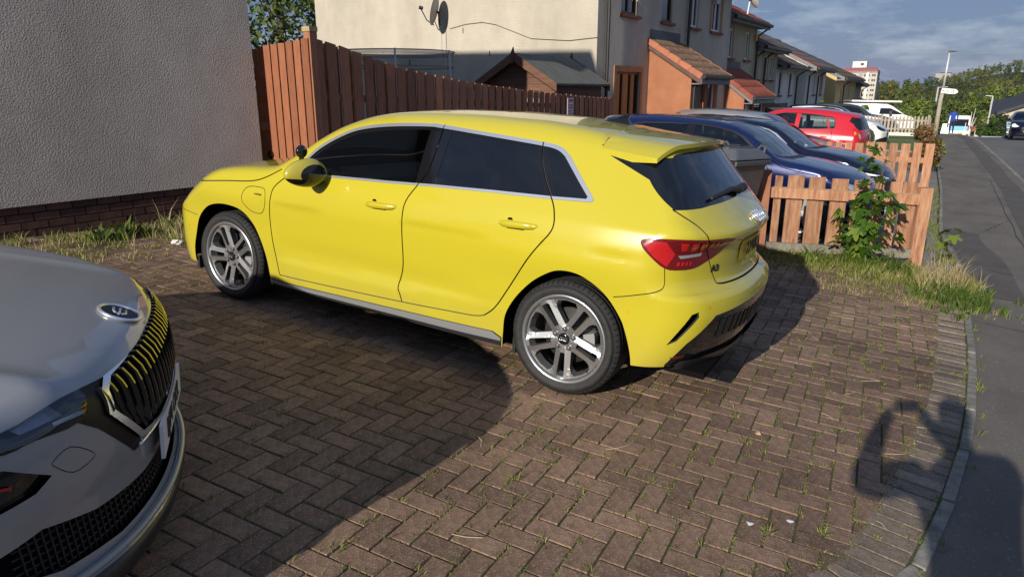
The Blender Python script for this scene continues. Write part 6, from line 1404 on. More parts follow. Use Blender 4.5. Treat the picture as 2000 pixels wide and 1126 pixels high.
mb.hexa([(x0,y0,.812),(x1,y1,.752),(x1+nn.x,y1+nn.y,.752),(x0+nn.x,y0+nn.y,.812),(x0,y0,.816),(x1,y1,.756),(x1+nn.x,y1+nn.y,.756),(x0+nn.x,y0+nn.y,.816)]); mb.obj("bare_rail_top", m_pale, lowf)
for s0, h_, w_, mt_ in ((-.14,.70,.10,m_fbrown),(1.56,.62,.13,m_fold)):
    (x0, y0), (x1, y1) = lp(s0, .05), lp(s0+w_, .05); zb_ = lz(s0)-.1; board(lowf, x0, y0, x1, y1, zb_+.3, zb_+.3, h_+.3-.06*max(0,s0), h_+.3-.06*max(0,s0), .11, tuple(-nf), mt_, "post")
# second low fence between the drives
f2 = thing("board_fence", "second sunlit board fence between the navy car and the silver car", "fence", (-1.3,14.6,-.5))
x = -2.55
while x < -.33:
    w_ = random.uniform(.10,.12) if x < -1.6 else random.uniform(.125,.15); zt = .60+.05*(x+2.5)/2.2+random.uniform(-.015,.015); board(f2, x+1.3, 0, x+w_+1.3, 0, float(gz(x,14.6))+.5+.04, float(gz(x,14.6))+.5+.04, zt+.5, zt+.5, .02, (0,1,0), m_fold); x += w_+.055
for z in (-.15,.30): board(f2, -1.25, .02, .97, .02, z+.5, z+.5, z+.59, z+.59, .04, (0,1,0), m_fold, "rail")
# weathered picket fence further down
f3 = thing("picket_fence", "grey weathered pointed picket fence in front of the white van", "fence", (-3,39,-.6)); m_grey_w = M("weathered_grey_wood", (.27,.225,.18), .95, col2=(.40,.35,.29), scale=8, tint=.2)
x = -7.2
while x < -1.15:
    zt = .38; zb_ = -.50
    mb = MB(); w_ = .085; mb.prism([(x+3,0,zb_+.6),(x+3+w_,0,zb_+.6),(x+3+w_,0,zt+.53),(x+3+w_/2,0,zt+.6),(x+3,0,zt+.53)], (0,.02,0)); mb.obj("picket", m_grey_w, f3); x += .155
for z in (-.28,.12): board(f3, -4.2, .02, 1.85, .02, z+.6, z+.6, z+.68, z+.68, .03, (0,1,0), m_grey_w, "rail")
for x in (-4.2,-2.2,-.2,1.8): MB().box((x,.03,-.3),(x+.09,.12,1.02)).obj("post", m_grey_w, f3)
MB().tube([(-1.03,38.2,-1.0),(-1.06,38.2,.30)], .045, 8).obj("wooden_post", m_grey_w)
tag(bpy.data.objects["wooden_post"], "tall grey wooden post at the street end of the picket fence", "post")
# low brick garden wall, strip of lawn and dry shrub
gw = thing("garden_wall", "low brown brick garden wall with pale coping below the picket fence", "wall", (-3.5,25.6,-.7))
m_gwb = M("garden_brick", (.17,.075,.045), .9, col2=(.25,.12,.075), scale=5, tint=.1)
MB().box((-3,-.1,-.3),(2.6,.1,.36)).obj("brickwork", m_gwb, gw); MB().box((-3.05,-.13,.36),(2.65,.13,.42)).obj("coping", m_conc, gw)
lawn = sheet("front_lawn", lambda y: -6.6+0*y, lambda y: edge_x(y)-.1, 26.0, 38.5, lambda x, y: gz(x, y)+.16+.0*y, M("lawn", (.055,.11,.018), .95, col2=(.11,.15,.035), scale=4), 6, 14)
kl = thing("white_kerb_strip", "long pale stone strip lying along the lawn edge under the picket fence", "stone strip", (-3.2,36.5,-.38)); MB().box((-2.5,-.08,-.05),(2.0,.08,.10)).obj("strip", M("pale_strip", (.62,.60,.54), .8), kl)
# ------------------------------------------------------------------ shed
sh = thing("garden_shed", "brown wooden shed with green felt roof behind the long fence", "shed", (-7.15,11.6,.0)); m_shed = M("shed_boards", (.10,.045,.028), .85, col2=(.16,.08,.05), scale=5, stretch=(.6,.6,6), tint=.2); m_felt = M("roof_felt_green", (.10,.108,.092), .95, var=.2, scale=4, bump=.3, bscale=80)
zg = float(gz(-7.15,12.5)); hw = .80; ze_, za = 1.70, 2.17
for k in range(19):
    z0 = zg+.05+k*.115
    if z0 > za-.08: break
    wz = hw if z0+.115 < ze_ else hw*max(.05,(za-z0-.115)/(za-ze_)); mb = MB(); mb.hexa([(-wz,-.015,z0),(wz,-.015,z0),(wz,.01,z0),(-wz,.01,z0),(-wz,0,z0+.118),(wz,0,z0+.118),(wz,.012,z0+.118),(-wz,.012,z0+.118)]); mb.obj("front_board", m_shed, sh)
    if z0 < ze_-.1:
        for sx in (-1,1): mb = MB(); mb.hexa([(sx*(hw+.012),.012,z0),(sx*hw,.012,z0),(sx*hw,2.0,z0),(sx*(hw+.012),2.0,z0),(sx*(hw+.002),.012,z0+.118),(sx*(hw-.01),.012,z0+.118),(sx*(hw-.01),2.0,z0+.118),(sx*(hw+.002),2.0,z0+.118)]); mb.obj("side_board", m_shed, sh)
for sx in (-1,1):
    sl = (za-ze_)/hw; xo_ = hw+.13; mb = MB(); mb.hexa([(0,-.14,za+.02),(sx*xo_,-.14,za+.02-sl*xo_),(sx*xo_,2.14,za+.02-sl*xo_),(0,2.14,za+.02),(0,-.14,za+.055),(sx*xo_,-.14,za+.055-sl*xo_),(sx*xo_,2.14,za+.055-sl*xo_),(0,2.14,za+.055)]); mb.obj("roof_felt", m_felt, sh)
    for yy in (-.165, 2.14): mb = MB(); mb.hexa([(0,yy,za-.09),(sx*xo_,yy,za-.09-sl*xo_),(sx*xo_,yy+.022,za-.09-sl*xo_),(0,yy+.022,za-.09),(0,yy,za+.07),(sx*xo_,yy,za+.06-sl*xo_),(sx*xo_,yy+.022,za+.06-sl*xo_),(0,yy+.022,za+.07)]); mb.obj("bargeboard", m_shed, sh)
for yy in (-.19, 2.165): MB().prism([(-.05,yy,za+.02),(0,yy,za-.16),(.05,yy,za+.02),(.02,yy,za+.16)], (0,.02,0)).obj("finial", m_shed, sh)
MB().box((-.35,-.03,zg),(.35,-.016,1.55)).obj("door", m_shed, sh); MB().box((.12,-.04,1.33),(.55,-.031,1.42)).obj("door_brace", m_pale, sh)
# ------------------------------------------------------------------ trampoline
tr = thing("trampoline", "grey netted trampoline enclosure showing above the long fence", "trampoline", (-10.95,12.5,.1)); R_ = 1.35; m_tp = M("trampoline_pole", (.50,.51,.52), .5); 
ring = lambda z, r: [(r*math.cos(t), r*math.sin(t), z) for t in np.linspace(0, 2*math.pi, 33)]
MB().tube(ring(2.28,R_), .015, 6, False).obj("top_ring", m_tp, tr); MB().tube(ring(.75,R_), .03, 6, False).obj("base_ring", m_tp, tr)
MB().lathe([(R_-.05,.76),(0,.755)], 32, 'z').obj("mat", m_black, tr)
for k in range(6):
    t = 2*math.pi*k/6+.2; c_, s_ = math.cos(t), math.sin(t); MB().tube([(R_*c_,R_*s_,-.1),(R_*c_*1.03,R_*s_*1.03,1.2),(R_*c_,R_*s_,2.3)], .02, 6).obj("pole", m_tp, tr)
nt_ = glassmat("trampoline_net", (.62,.62,.62), .25, .5); nb = M("net_band", (.16,.16,.165), .8, alpha=.6)
net, ntt, bb = nodes_of("net_mesh"); bb.inputs["Base Color"].default_value = (.03,.03,.03,1); bb.inputs["Alpha"].default_value = .10
MB().lathe([(R_-.02,.8),(R_-.02,2.25)], 32, 'z').obj("net", net, tr); MB().lathe([(R_-.015,2.20),(R_-.015,2.28)], 32, 'z').obj("net_band", nb, tr); MB().lathe([(R_-.015,1.93),(R_-.015,1.97)], 32, 'z').obj("net_band", nb, tr)
# ------------------------------------------------------------------ wheelie bin
bn = thing("wheelie_bin", "dark grey wheelie bin standing between the yellow car and the low fence", "bin", (-2.13,7.62,float(gz(-2.13,7.62))), (-.04,.05,math.radians(-12))); m_bin = M("bin_plastic", (.065,.067,.07), .5, var=.12, scale=5); m_binl = M("bin_lid_plastic", (.095,.098,.10), .45, var=.1, scale=5)
mb = MB(); b0, b1, hb = .22, .295, 1.0; mb.hexa([(-b0,-.25,.04),(b0,-.25,.04),(b0,.25,.04),(-b0,.25,.04),(-b1,-.36,hb),(b1,-.36,hb),(b1,.34,hb),(-b1,.34,hb)]); bevel_obj(mb.obj("body", m_bin, bn), .03)
mb = MB(); mb.box((-.32,-.39,.95),(.32,.37,1.005)); bevel_obj(mb.obj("rim", m_bin, bn), .015)
mb = MB(); mb.hexa([(-.33,-.43,1.01),(.33,-.43,1.01),(.33,.39,1.01),(-.33,.39,1.01),(-.24,-.28,1.115),(.24,-.28,1.115),(.24,.26,1.10),(-.24,.26,1.10)]); ld = bevel_obj(mb.obj("lid", m_binl, bn), .025)
for x in (-.16,0,.16): MB().box((x-.012,-.30,1.10),(x+.012,.26,1.122)).obj("lid_rib", m_binl, ld)
for x in (-.25,.25): MB().tube([(x,.30,1.05),(x,.33,1.12),(x*.75,.36,1.13),(x*.6,.36,1.08)], .012, 6).obj("lid_handle", m_binl, ld)
MB().tube([(-.30,-.46,.985),(.30,-.46,.985)], .017, 8).obj("hinge_bar", M("bin_bar", (.12,.125,.13), .35), bn)
for x in (-.27,-.1,.1,.27): MB().box((x-.03,-.47,.93),(x+.03,-.36,1.0)).obj("hinge_bracket", m_bin, bn)
for x in (-.27,.27): MB().lathe([(.10,-.025),(.10,.025),(0,.025)], 20, 'x', (x,-.24,.10)).obj("wheel", m_tyre, bn)
for k in range(4): MB().box((-.20+.115*k,-.335,.2),(-.18+.115*k,-.30,.9)).obj("body_rib", m_bin, bn)
bn.scale = (1.08,1.08,1.07)
# ------------------------------------------------------------------ sycamore sapling
sy = thing("sycamore_sapling", "young sycamore with lobed green leaves growing up the low fence", "sapling", (-.66,8.42,float(gz(-.66,8.42))))
stem = [(0,0,0),(.0,-.03,.3),(.02,-.05,.6),(.05,-.05,.85),(.07,-.04,1.1),(.09,-.02,1.33)]
MB().tube(stem, [.014,.012,.010,.008,.006,.003], 6).obj("stem", M("sapling_stem", (.12,.07,.035), .8), sy)
lobes = [(0,0)]; 
for ang, r in ((-110,.30),(-100,.52),(-82,.40),(-72,.34),(-58,.85),(-48,.74),(-40,.80),(-28,.46),(-18,.66),(-8,.88),(0,1.0),(8,.88),(18,.66),(28,.46),(40,.80),(48,.74),(58,.85),(72,.34),(82,.40),(100,.52),(110,.30)):
    lobes.append((r*math.sin(math.radians(ang)), r*math.cos(math.radians(ang))))
lm = [leafmat("sycamore_leaf%d" % k, c1, c1, .45, .3) for k, c1 in enumerate(((.045,.105,.012),(.075,.15,.018),(.16,.22,.03)))]
lmesh = []
for k in range(3):
    V = [(x, y, -.10*(abs(x)**1.5)+.06*y*(1-y)) for x, y in lobes]; me = bpy.data.meshes.new("leaf"); me.from_pydata(V, [], [(0,i,i+1) for i in range(1,len(V)-1)]); me.materials.append(lm[k]); lmesh.append(me)
def leaf(p, size, yaw, pitch, k):
    o = bpy.data.objects.new("leaf", lmesh[k]); COL.objects.link(o); o.parent = sy; o.location = p; o.scale = (size,)*3; o.rotation_euler = (pitch, random.gauss(0,.25), yaw)
zs_ = [.12]*8+[.25]*13+[.38]*16+[.50]*18+[.62]*17+[.72]*14+[.82]*11+[.95]*6+[1.1]*5+[1.22]*4+[1.32]*4
for z in zs_:
    z += random.gauss(0,.035); a = random.uniform(0,6.283); rr = random.uniform(.05,.30)*(1.0 if .2 < z < .9 else .45); x = rr*math.cos(a)*1.1-.02; y = -abs(rr*math.sin(a))*.75-.05
    leaf((x,y,z), random.uniform(.09,.15)*(1 if z < 1 else .75), a-math.pi/2+random.gauss(0,.5), random.uniform(-1.2,-.3), random.choice((0,0,0,1,1,2)))
for k in range(5): leaf((.78+random.gauss(0,.06), .55+random.gauss(0,.1), .18+random.random()*.25), random.uniform(.09,.13), random.uniform(0,6), -.7, random.choice((0,1,2)))
# ------------------------------------------------------------------ people
def skin_person(name, label, joints, bones, mats, matfn, root_i, loc, rotz=0., extra=None, sub=2):
    o = bpy.data.objects.new("body_source", bpy.data.meshes.new("body_source")); COL.objects.link(o)
    o.data.from_pydata([j[:3] for j in joints], bones, []); md = o.modifiers.new("skin", 'SKIN'); md.use_smooth_shade = True; s2 = o.modifiers.new("sub", 'SUBSURF'); s2.levels = sub; s2.render_levels = sub
    for i, j in enumerate(joints): o.data.skin_vertices[0].data[i].radius = (j[3], j[4] if len(j) > 4 else j[3]); o.data.skin_vertices[0].data[i].use_root = (i == root_i)
    dg = bpy.context.evaluated_depsgraph_get(); me = bpy.data.meshes.new_from_object(o.evaluated_get(dg)); bpy.data.objects.remove(o)
    p = bpy.data.objects.new(name, me); COL.objects.link(p); me.materials.clear()
    for q in mats: me.materials.append(q)
    for f in me.polygons: f.material_index = matfn(f.center); f.use_smooth = True
    p.location = loc; p.rotation_euler = (0,0,rotz); tag(p, label, "person"); return p
sk_ = M("skin", (.45,.26,.18), .6); hoodie = M("royal_blue_hoodie", (.02,.06,.33), .9); jeans = M("dark_jeans", (.02,.03,.07), .9); shoes = M("white_trainers", (.65,.65,.63), .6); hair = M("brown_hair", (.045,.02,.012), .7)
def walker():
    J = [(0,0,.95,.15,.11),(0,0,1.12,.15,.10),(0,.02,1.32,.17,.11),(0,.03,1.45,.10,.08),(0,.04,1.52,.052),(0,.06,1.60,.075,.085),(0,.06,1.70,.078,.09),(0,.06,1.755,.05),
         (.09,0,.88,.085),(.10,.10,.50,.062),(.10,.02,.10,.045),(.10,.14,.04,.045,.03),(-.09,0,.88,.085),(-.10,-.04,.50,.062),(-.10,-.20,.12,.045),(-.10,-.09,.05,.045,.03),
         (.19,.02,1.40,.062),(.27,-.02,1.14,.052),(.24,.14,.95,.042),(.24,.20,.88,.03),(-.19,.02,1.40,.062),(-.27,-.03,1.14,.052),(-.25,.12,.98,.042),(-.25,.20,.92,.03)]
    E_ = [(0,1),(1,2),(2,3),(3,4),(4,5),(5,6),(6,7),(0,8),(8,9),(9,10),(10,11),(0,12),(12,13),(13,14),(14,15),(2,16),(16,17),(17,18),(18,19),(2,20),(20,21),(21,22),(22,23)]
    fn = lambda c: 3 if c.z < .10 else (2 if c.z < .92 and abs(c.x) < .20 else (0 if (c.z < .97 and abs(c.x) > .17) else (1 if c.z < 1.50 else (4 if (c.z > 1.66 or c.y < .05) else 0))))
    return skin_person("person", "person in a blue hooded top and dark jeans walking away along the far pavement", J, E_, [sk_, hoodie, jeans, shoes, hair], fn, 0, (-.27,57,float(gz(-.27,57))-.01), .1)
w1 = walker()
def photographer():
    g = float(gz(.31,-.42)); F_ = Vector((-.51,.81,0)).normalized(); Rr = Vector((.847,.531,0)); ox = Vector((.31,-.42,0))
    J = [(.31,-.42,.98,.20,.14),(.305,-.42,1.16,.195,.135),(.29,-.42,1.36,.215,.145),(.275,-.41,1.50,.10,.09),(.262,-.395,1.57,.055),(.25,-.375,1.65,.078,.09),(.24,-.36,1.76,.08,.095),(.238,-.36,1.815,.05)]
    E_ = [(i,i+1) for i in range(7)]
    for s_ in (1,-1):
        h = Vector((.31,-.42,.90))+Rr*.10*s_; k = Vector((.31,-.42,.50))+Rr*.11*s_+F_*.03; a = Vector((.31,-.42,.10))+Rr*.12*s_; t = a+F_*.14+Vector((0,0,-.06)); n = len(J)
        for v, r in ((h,.09),(k,.065),(a,.05),(t,.045)): J.append((v.x,v.y,v.z,r))
        E_ += [(0,n),(n,n+1),(n+1,n+2),(n+2,n+3)]
    for s_, el, wr, hd in ((1,(.46,-.04,1.24),(.135,.02,1.47),(.085,.035,1.535)),(-1,(-.115,-.24,1.25),(-.09,-.125,1.46),(-.055,-.06,1.535))):
        sh = Vector((.285,-.415,1.45))+Rr*.20*s_; n = len(J); J.append((sh.x,sh.y,sh.z,.085)); J.append((*el,.070)); J.append((*wr,.042)); J.append((*hd,.034,.022)); E_ += [(2,n),(n,n+1),(n+1,n+2),(n+2,n+3)]
        hv = Vector(hd); up_ = Vector((0,0,1)); back = -F_
        for k in range(4):   # fingers over the back edge of the phone
            b0 = hv+up_*(.012-.018*k)+F_*.010; m_ = b0-Rr*s_*(-.030)+F_*.004; e_ = b0-Rr*s_*.012-F_*(.004+.002*k)+Rr*s_*.030; q = len(J)
            p1 = b0+Rr*s_*.022; p2 = b0+Rr*s_*.006+back*.02+up_*.004
            J += [(p1.x,p1.y,p1.z,.009),(p2.x,p2.y,p2.z,.0085)]; E_ += [(n+3,q),(q,q+1)]
        q = len(J); th1 = hv-up_*.045+back*.006; th2 = hv-up_*.058-Rr*s_*.022; J += [(th1.x,th1.y,th1.z,.011),(th2.x,th2.y,th2.z,.009)]; E_ += [(n+3,q),(q,q+1)]
    J = [(j[0]-.31, j[1]+.42, j[2], *j[3:]) for j in J]
    fn = lambda c: 3 if c.z < .10 else (2 if c.z < .98 else (4 if c.z > 1.74 else (0 if c.z > 1.555 else (0 if (c.y > .36) else 1))))
    p = skin_person("person", "photographer in a dark jacket holding a phone up in both hands on the pavement edge", J, E_, [sk_, M("dark_jacket", (.02,.022,.025), .9), jeans, shoes, hair], fn, 0, (.31,-.42,g), 0.)
    ph = thing("phone", "black phone held up level in both hands", "phone", (.0115,-.0185,1.5665)); mb = MB(); mb.box((-.078,-.037,-.0045),(.078,.037,.0045)); b_ = mb.obj("case", m_gloss, ph); bevel_obj(b_, .006); 
    ph.rotation_euler = cam.matrix_world.to_euler(); return p
photographer()
# ------------------------------------------------------------------ trees
m_bark = M("bark", (.075,.055,.04), .95, var=.3, scale=6, bump=.6, bscale=20)
LM = {"dark": leafmat("foliage_dark", (.030,.055,.016), (.085,.12,.032), trans=.15), "mid": leafmat("foliage_mid", (.042,.08,.016), (.14,.18,.042), trans=.15), "bright": leafmat("foliage_bright", (.075,.13,.02), (.22,.26,.055), trans=.18), "autumn": leafmat("foliage_autumn", (.075,.08,.02), (.22,.185,.05), trans=.15), "hedge": leafmat("foliage_hedge", (.020,.050,.010), (.06,.105,.02), trans=.12), "wood": leafmat("foliage_wood", (.026,.050,.018), (.135,.145,.045), trans=.1, c3=(.22,.15,.055))}
def leaf_cloud(clumps, per, size, r_):
    """clumps: N x 4 (centre, radius) -> quads scattered through each clump"""
    C = np.repeat(clumps, per, 0); n = len(C); d = r_.normal(size=(n,3)); d /= np.linalg.norm(d, axis=1, keepdims=True); rad = C[:,3:4]*r_.uniform(.35,1.05,(n,1)); P = C[:,:3]+d*rad
    u = r_.normal(size=(n,3)); u -= d*(u*d).sum(1, keepdims=True)*.6; u /= np.linalg.norm(u, axis=1, keepdims=True); v = np.cross(d+r_.normal(size=(n,3))*.5, u); v /= np.linalg.norm(v, axis=1, keepdims=True)
    s_ = size*r_.uniform(.6,1.35,(n,1)); V = np.stack([P-u*s_, P-v*s_*.55, P+u*s_, P+v*s_*.55], 1).reshape(-1,3); Fc = np.arange(4*n).reshape(-1,4)
    tint = np.clip(np.repeat(r_.uniform(0,1,len(clumps)), per)*.6+r_.uniform(0,.4,n), 0, 1); return V, Fc, tint
def tree(name, label, x, y, top, width, mat, seed, clumps=26, per=90, leafs=.28, trunk=.3, z0=None, shape="round", group=None, cat="tree", zbase=.25):
    r_ = np.random.default_rng(seed); zg = float(gz(x, y)+hill(x, y)) if z0 is None else z0; H = top-zg; t = thing(name, label, cat, (x, y, zg), group=group)
    c0 = H*zbase; ch = H-c0; cl = []
    for i in range(clumps):
        k = r_.uniform(0,1); a = r_.uniform(0,6.283)
        env = math.sin(math.pi*min(1,(k*.86+.12)))**.6 if shape == "round" else (1-k)**.5*.9+.12
        rr = width/2*env*math.sqrt(r_.uniform(.1,1))*.82; cl.append((rr*math.cos(a), rr*math.sin(a), c0+ch*(k*.88+.06), width*r_.uniform(.12,.20)*(1 if shape == "round" else .8)))
    V, Fc, ti = leaf_cloud(np.array(cl), per, leafs, r_); o = mesh("crown", V, Fc, mat, t); set_face_attr(o, ti)
    mb = MB(); mb.tube([(0,0,-.5),(width*.01,0,H*.3),(0,width*.01,H*.62),(0,0,H*.9)], [trunk,trunk*.8,trunk*.45,trunk*.1], 8)
    for i in range(7): c = cl[i*3 % len(cl)]; mb.tube([(0,0,H*(.25+.05*i)),(c[0]*.5,c[1]*.5,c[2]*.9),(c[0],c[1],c[2])], [trunk*.35,trunk*.2,trunk*.06], 5)
    mb.obj("trunk", m_bark, t, True); return t
tree("garden_tree", "dense green tree showing between the grey house corner and the cream gable", -27.0, 23.0, 8.6, 9.5, LM["mid"], 3, 60, 170, .13, .3, zbase=.12)
tree("garden_tree", "darker conifer top rising behind the dense green tree and the cream gable", -28.0, 29.0, 9.8, 6.0, LM["dark"], 5, 50, 150, .15, .3, shape="cone", zbase=.1)
for i, (x, tp, w_, lab) in enumerate(((-22.5,4.4,4.2,"yellowing poplar closest to the tower block"),(-19.9,5.2,3.6,"slim poplar second along from the tower block"),(-17.6,5.7,3.2,"tall poplar in the middle of the row beyond the terrace"),(-15.3,6.1,3.4,"tallest poplar in the row beyond the terrace"),(-13.2,5.9,3.8,"broad topped poplar at the hill end of the row"),(-10.8,3.9,4.4,"shorter rounded tree ending the poplar row"))):
    tree("poplar", lab, x, 260+i*2, tp, w_, LM["autumn"] if i in (0,1) else LM["mid"], 20+i, 34, 60, .38, .3, shape="round", group="poplar row beyond the terrace", zbase=.1)
for i, (x, y, tp, w_, mt_, lab) in enumerate(((-4.6,165,.2,9,"dark","broad dark tree behind the street lamp"),(-.8,172,-.2,8,"mid","mid green tree above the blue van"),(2.2,165,1.8,5.5,"bright","pale yellow-green pointed tree on the hillside foot"),(5.4,172,2.6,7,"bright","bright rounded tree above the slate roofed bungalow"),(8.6,168,2.0,7,"mid","green tree above the bungalow solar roof"),(12.5,170,2.4,8,"dark","dark tree beyond the bungalow"),(-8.6,150,-1.2,6,"mid","low leafy tree between the terrace end and the lamp"),(-3.9,97,.3,4.2,"bright","leafy bright green tree behind the picket fence post"),(-2.3,92,.6,3.4,"mid","tall green garden tree just left of the street lamp"),(.3,104,-.8,4.0,"dark","dark bushy tree right behind the blue van"),(1.6,108,-.4,3.6,"dark","dark tree beside the red roofed cottage"),(-1.0,100,-1.2,2.6,"bright","small lime green tree behind the walking person"))):
    tree("leafy_tree", lab, x, y, tp, w_, LM[mt_], 40+i, 40, 70, .26 if y > 140 else .15, .25, zbase=.1)
dead = thing("dead_tree", "bare pale dead tree standing against the dark wood", "dead tree", (1.25,92,-4.6)); mb = MB(); 
for dx, dz, r in ((-.35,3.4,.05),(.25,4.3,.05),(-.05,3.9,.06),(.45,3.3,.04),(-.6,3.0,.04)): mb.tube([(0,0,0),(dx*.3,0,2.2),(dx,0,dz)], [.10,.07,r*.5], 5)
mb.obj("branches", M("dead_wood", (.50,.46,.40), .9), dead)
# woodland on the far hill: nobody could count it
r_ = np.random.default_rng(99); WV = []; WF = []; WT = []; n0 = 0
cl = []; tn = []
for _ in range(1500):
    y = 185+(900-185)*r_.uniform(0,1)**.8; lo, hi = -.115*y-8, .09*y+16; x = r_.uniform(lo, hi)
    if y > 455 and y < 500 and -70 < x < -36: continue
    zt = float(gz(x, y)+hill(x, y)); h = r_.uniform(6,12); w_ = r_.uniform(3.5,6.5); tt = float(np.clip(.5+.32*math.sin(x*.11+y*.017)+.25*math.sin(x*.045-y*.031+2)+r_.normal()*.22, 0, 1))
    for k in range(5): a = r_.uniform(0,6.283); rr = w_*.35*r_.uniform(0,1); cl.append((x+rr*math.cos(a), y+rr*math.sin(a), zt+h*r_.uniform(.3,.95), w_*.33)); tn.append(tt)
V, Fc, ti = leaf_cloud(np.array(cl), 15, .62, r_); o = mesh("far_woodland", V, Fc, LM["wood"]); set_face_attr(o, np.clip(np.repeat(tn, 15)*.75+r_.uniform(-.1,.25,len(ti)), 0, 1)); tag(o, "mixed autumn woodland covering the far hill", "woodland", kind="stuff")
# ivy and shrubs near the houses
tree("leafy_shrub", "tall thin leafy shrub behind the tail of the red hatchback", -4.5, 44.5, .75, .9, LM["bright"], 71, 22, 60, .07, .03, zbase=.05, cat="shrub")
tree("leafy_shrub", "small bright conifer in front of the white terrace porch", -5.6, 36.4, 1.15, .8, LM["bright"], 72, 20, 60, .06, .03, shape="cone", zbase=.05, cat="shrub")
tree("dry_shrub", "round rusty brown shrub at the end of the low brick garden wall", -.72, 22.6, .60, 1.05, leafmat("foliage_rusty", (.10,.055,.02), (.22,.13,.05), trans=.1), 73, 26, 90, .045, .03, zbase=.05, cat="shrub")
tree("leafy_shrub", "low green shrub beside the rusty brown one at the pavement edge", -.38, 22.9, .25, .55, LM["bright"], 74, 14, 60, .05, .02, zbase=.05, cat="shrub")
tree("leafy_shrub", "small weedy shrub at the corner behind the red hatchback bumper", -2.05, 22.6, .15, .7, LM["mid"], 75, 14, 60, .05, .02, zbase=.05, cat="shrub")
# ------------------------------------------------------------------ hedge, bungalow, cottage across the junction
def hedge(name, label, x0, x1, y, zt, th):
    t = thing(name, label, "hedge", ((x0+x1)/2, y, float(gz(x0,y)))); r2 = np.random.default_rng(int(y*10)); zb = float(gz(x0,y)); n = 90; cl = np.c_[r2.uniform(x0,x1,n)-(x0+x1)/2, r2.uniform(-th,th,n), r2.uniform(.2,zt-zb-.15,n), np.full(n,.28)]
    V, Fc, ti = leaf_cloud(cl, 70, .085, r2); o = mesh("foliage", V, Fc, LM["hedge"], t); set_face_attr(o, ti); MB().box(((x0-x1)/2+.1,-th*.6,-.1),((x1-x0)/2-.1,th*.6,zt-zb-.3)).obj("inner_twigs", M("hedge_core", (.012,.02,.008), 1.), t)
hedge("clipped_hedge", "tall clipped dark green hedge across the road junction", 2.15, 6.2, 63, -.28, .45); hedge("clipped_hedge", "lower clipped hedge stepping down in front of the cream cottage", 1.55, 2.2, 64.5, -.95, .4)
m_slate = M("slate_dark", (.035,.038,.045), .7, var=.15, scale=3)
bg_ = thing("bungalow", "cream bungalow with dark slate roof and solar panels behind the tall hedge", "house", (5.0,72,-2.4))
mesh("gable_wall", [(-1.9,0,-1),(5,0,-1),(5,0,4.7),(2.0,0,3.9),(-1.9,0,2.0)], [(0,1,2,3,4)], m_cream, bg_); mesh("side_wall", [(-1.9,0,-1),(-1.9,0,2.0),(-1.9,9,2.0),(-1.9,9,-1)], [(0,1,2,3)], m_cream, bg_)
MB().hexa([(-2.3,-.35,1.95),(5.2,-.35,4.95),(5.2,9,4.95),(-2.3,9,1.95),(-2.3,-.35,2.2),(5.2,-.35,5.2),(5.2,9,5.2),(-2.3,9,2.2)]).obj("roof", m_slate, bg_)
mesh("hipped_roof", [(-2.6,3,1.9),(-2.5,9,2.9),(2.5,9,4.6),(1.0,3,3.0)], [(0,3,2,1)], m_slate, bg_); MB().box((-2.3,2.5,1.4),(-1.2,3.0,2.0)).obj("side_window", m_win_w, bg_)
for k in range(2): MB().hexa([(.2+k*1.6,.8,3.02+k*.64+.2),(1.6+k*1.6,.8,3.58+k*.64+.2),(1.6+k*1.6,3.5,3.58+k*.64+.2),(.2+k*1.6,3.5,3.02+k*.64+.2),(.2+k*1.6,.8,3.06+k*.64+.2),(1.6+k*1.6,.8,3.62+k*.64+.2),(1.6+k*1.6,3.5,3.62+k*.64+.2),(.2+k*1.6,3.5,3.06+k*.64+.2)]).obj("solar_panel", M("solar", (.01,.014,.03), .15), bg_)
ct_ = thing("cottage", "cream cottage with sloping orange tiled roof below the dark wood", "house", (2.0,86,-3.9))
mesh("gable_wall", [(-.35,0,-1),(1.2,0,-1),(1.2,0,2.45),(-.35,0,1.55)], [(0,1,2,3)], m_cream, ct_); mesh("side_wall", [(-.35,0,-1),(-.35,0,1.55),(-.35,6,1.55),(-.35,6,-1)], [(0,1,2,3)], m_soffd, ct_)
MB().hexa([(-.6,-.2,1.42),(1.3,-.2,2.52),(1.3,6,2.52),(-.6,6,1.42),(-.6,-.2,1.55),(1.3,-.2,2.65),(1.3,6,2.65),(-.6,6,1.55)]).obj("roof", m_t_red2, ct_); MB().hexa([(.9,-1.2,2.35),(2.1,-1.2,2.75),(2.1,2,3.3),(.9,2,2.8),(.9,-1.2,2.45),(2.1,-1.2,2.85),(2.1,2,3.4),(.9,2,2.9)]).obj("porch_roof", m_t_red2, ct_); MB().box((1.3,-1,-1),(1.9,1.5,2.4)).obj("porch_wall", m_soff, ct_)
# ------------------------------------------------------------------ tower block
tb = thing("tower_block", "tall pale tower block with a red railing round the roof beyond the terrace", "tower block", (-53.3,480,-26)); m_tw = M("tower_render", (.50,.46,.40), .9, var=.06, scale=.2); m_tw2 = M("tower_band", (.36,.33,.29), .9)
Ht = 39.0; wx = 9.0
MB().box((-wx,0,0),(wx,14,Ht)).obj("wall", m_tw, tb); MB().box((-wx*.12,-.5,0),(wx*.10,.0,Ht-1)).obj("stair_panel", m_tw2, tb); MB().box((wx*.34,-.35,0),(wx*.5,0,Ht-1)).obj("white_panel", M("tower_white", (.66,.65,.62), .8), tb)
MB().box((-5.5,3,Ht+1.5),(2.3,10,Ht+5.2)).obj("plant_room", M("tower_white", (.66,.65,.62), .8), tb); MB().box((-1.0,2.9,Ht+2.8),(.6,3.0,Ht+4.2)).obj("plant_door", m_soffd, tb); MB().box((-wx-.2,-.6,Ht-1.2),(wx+.2,14.2,Ht-.9)).obj("roof_slab", m_tw2, tb)
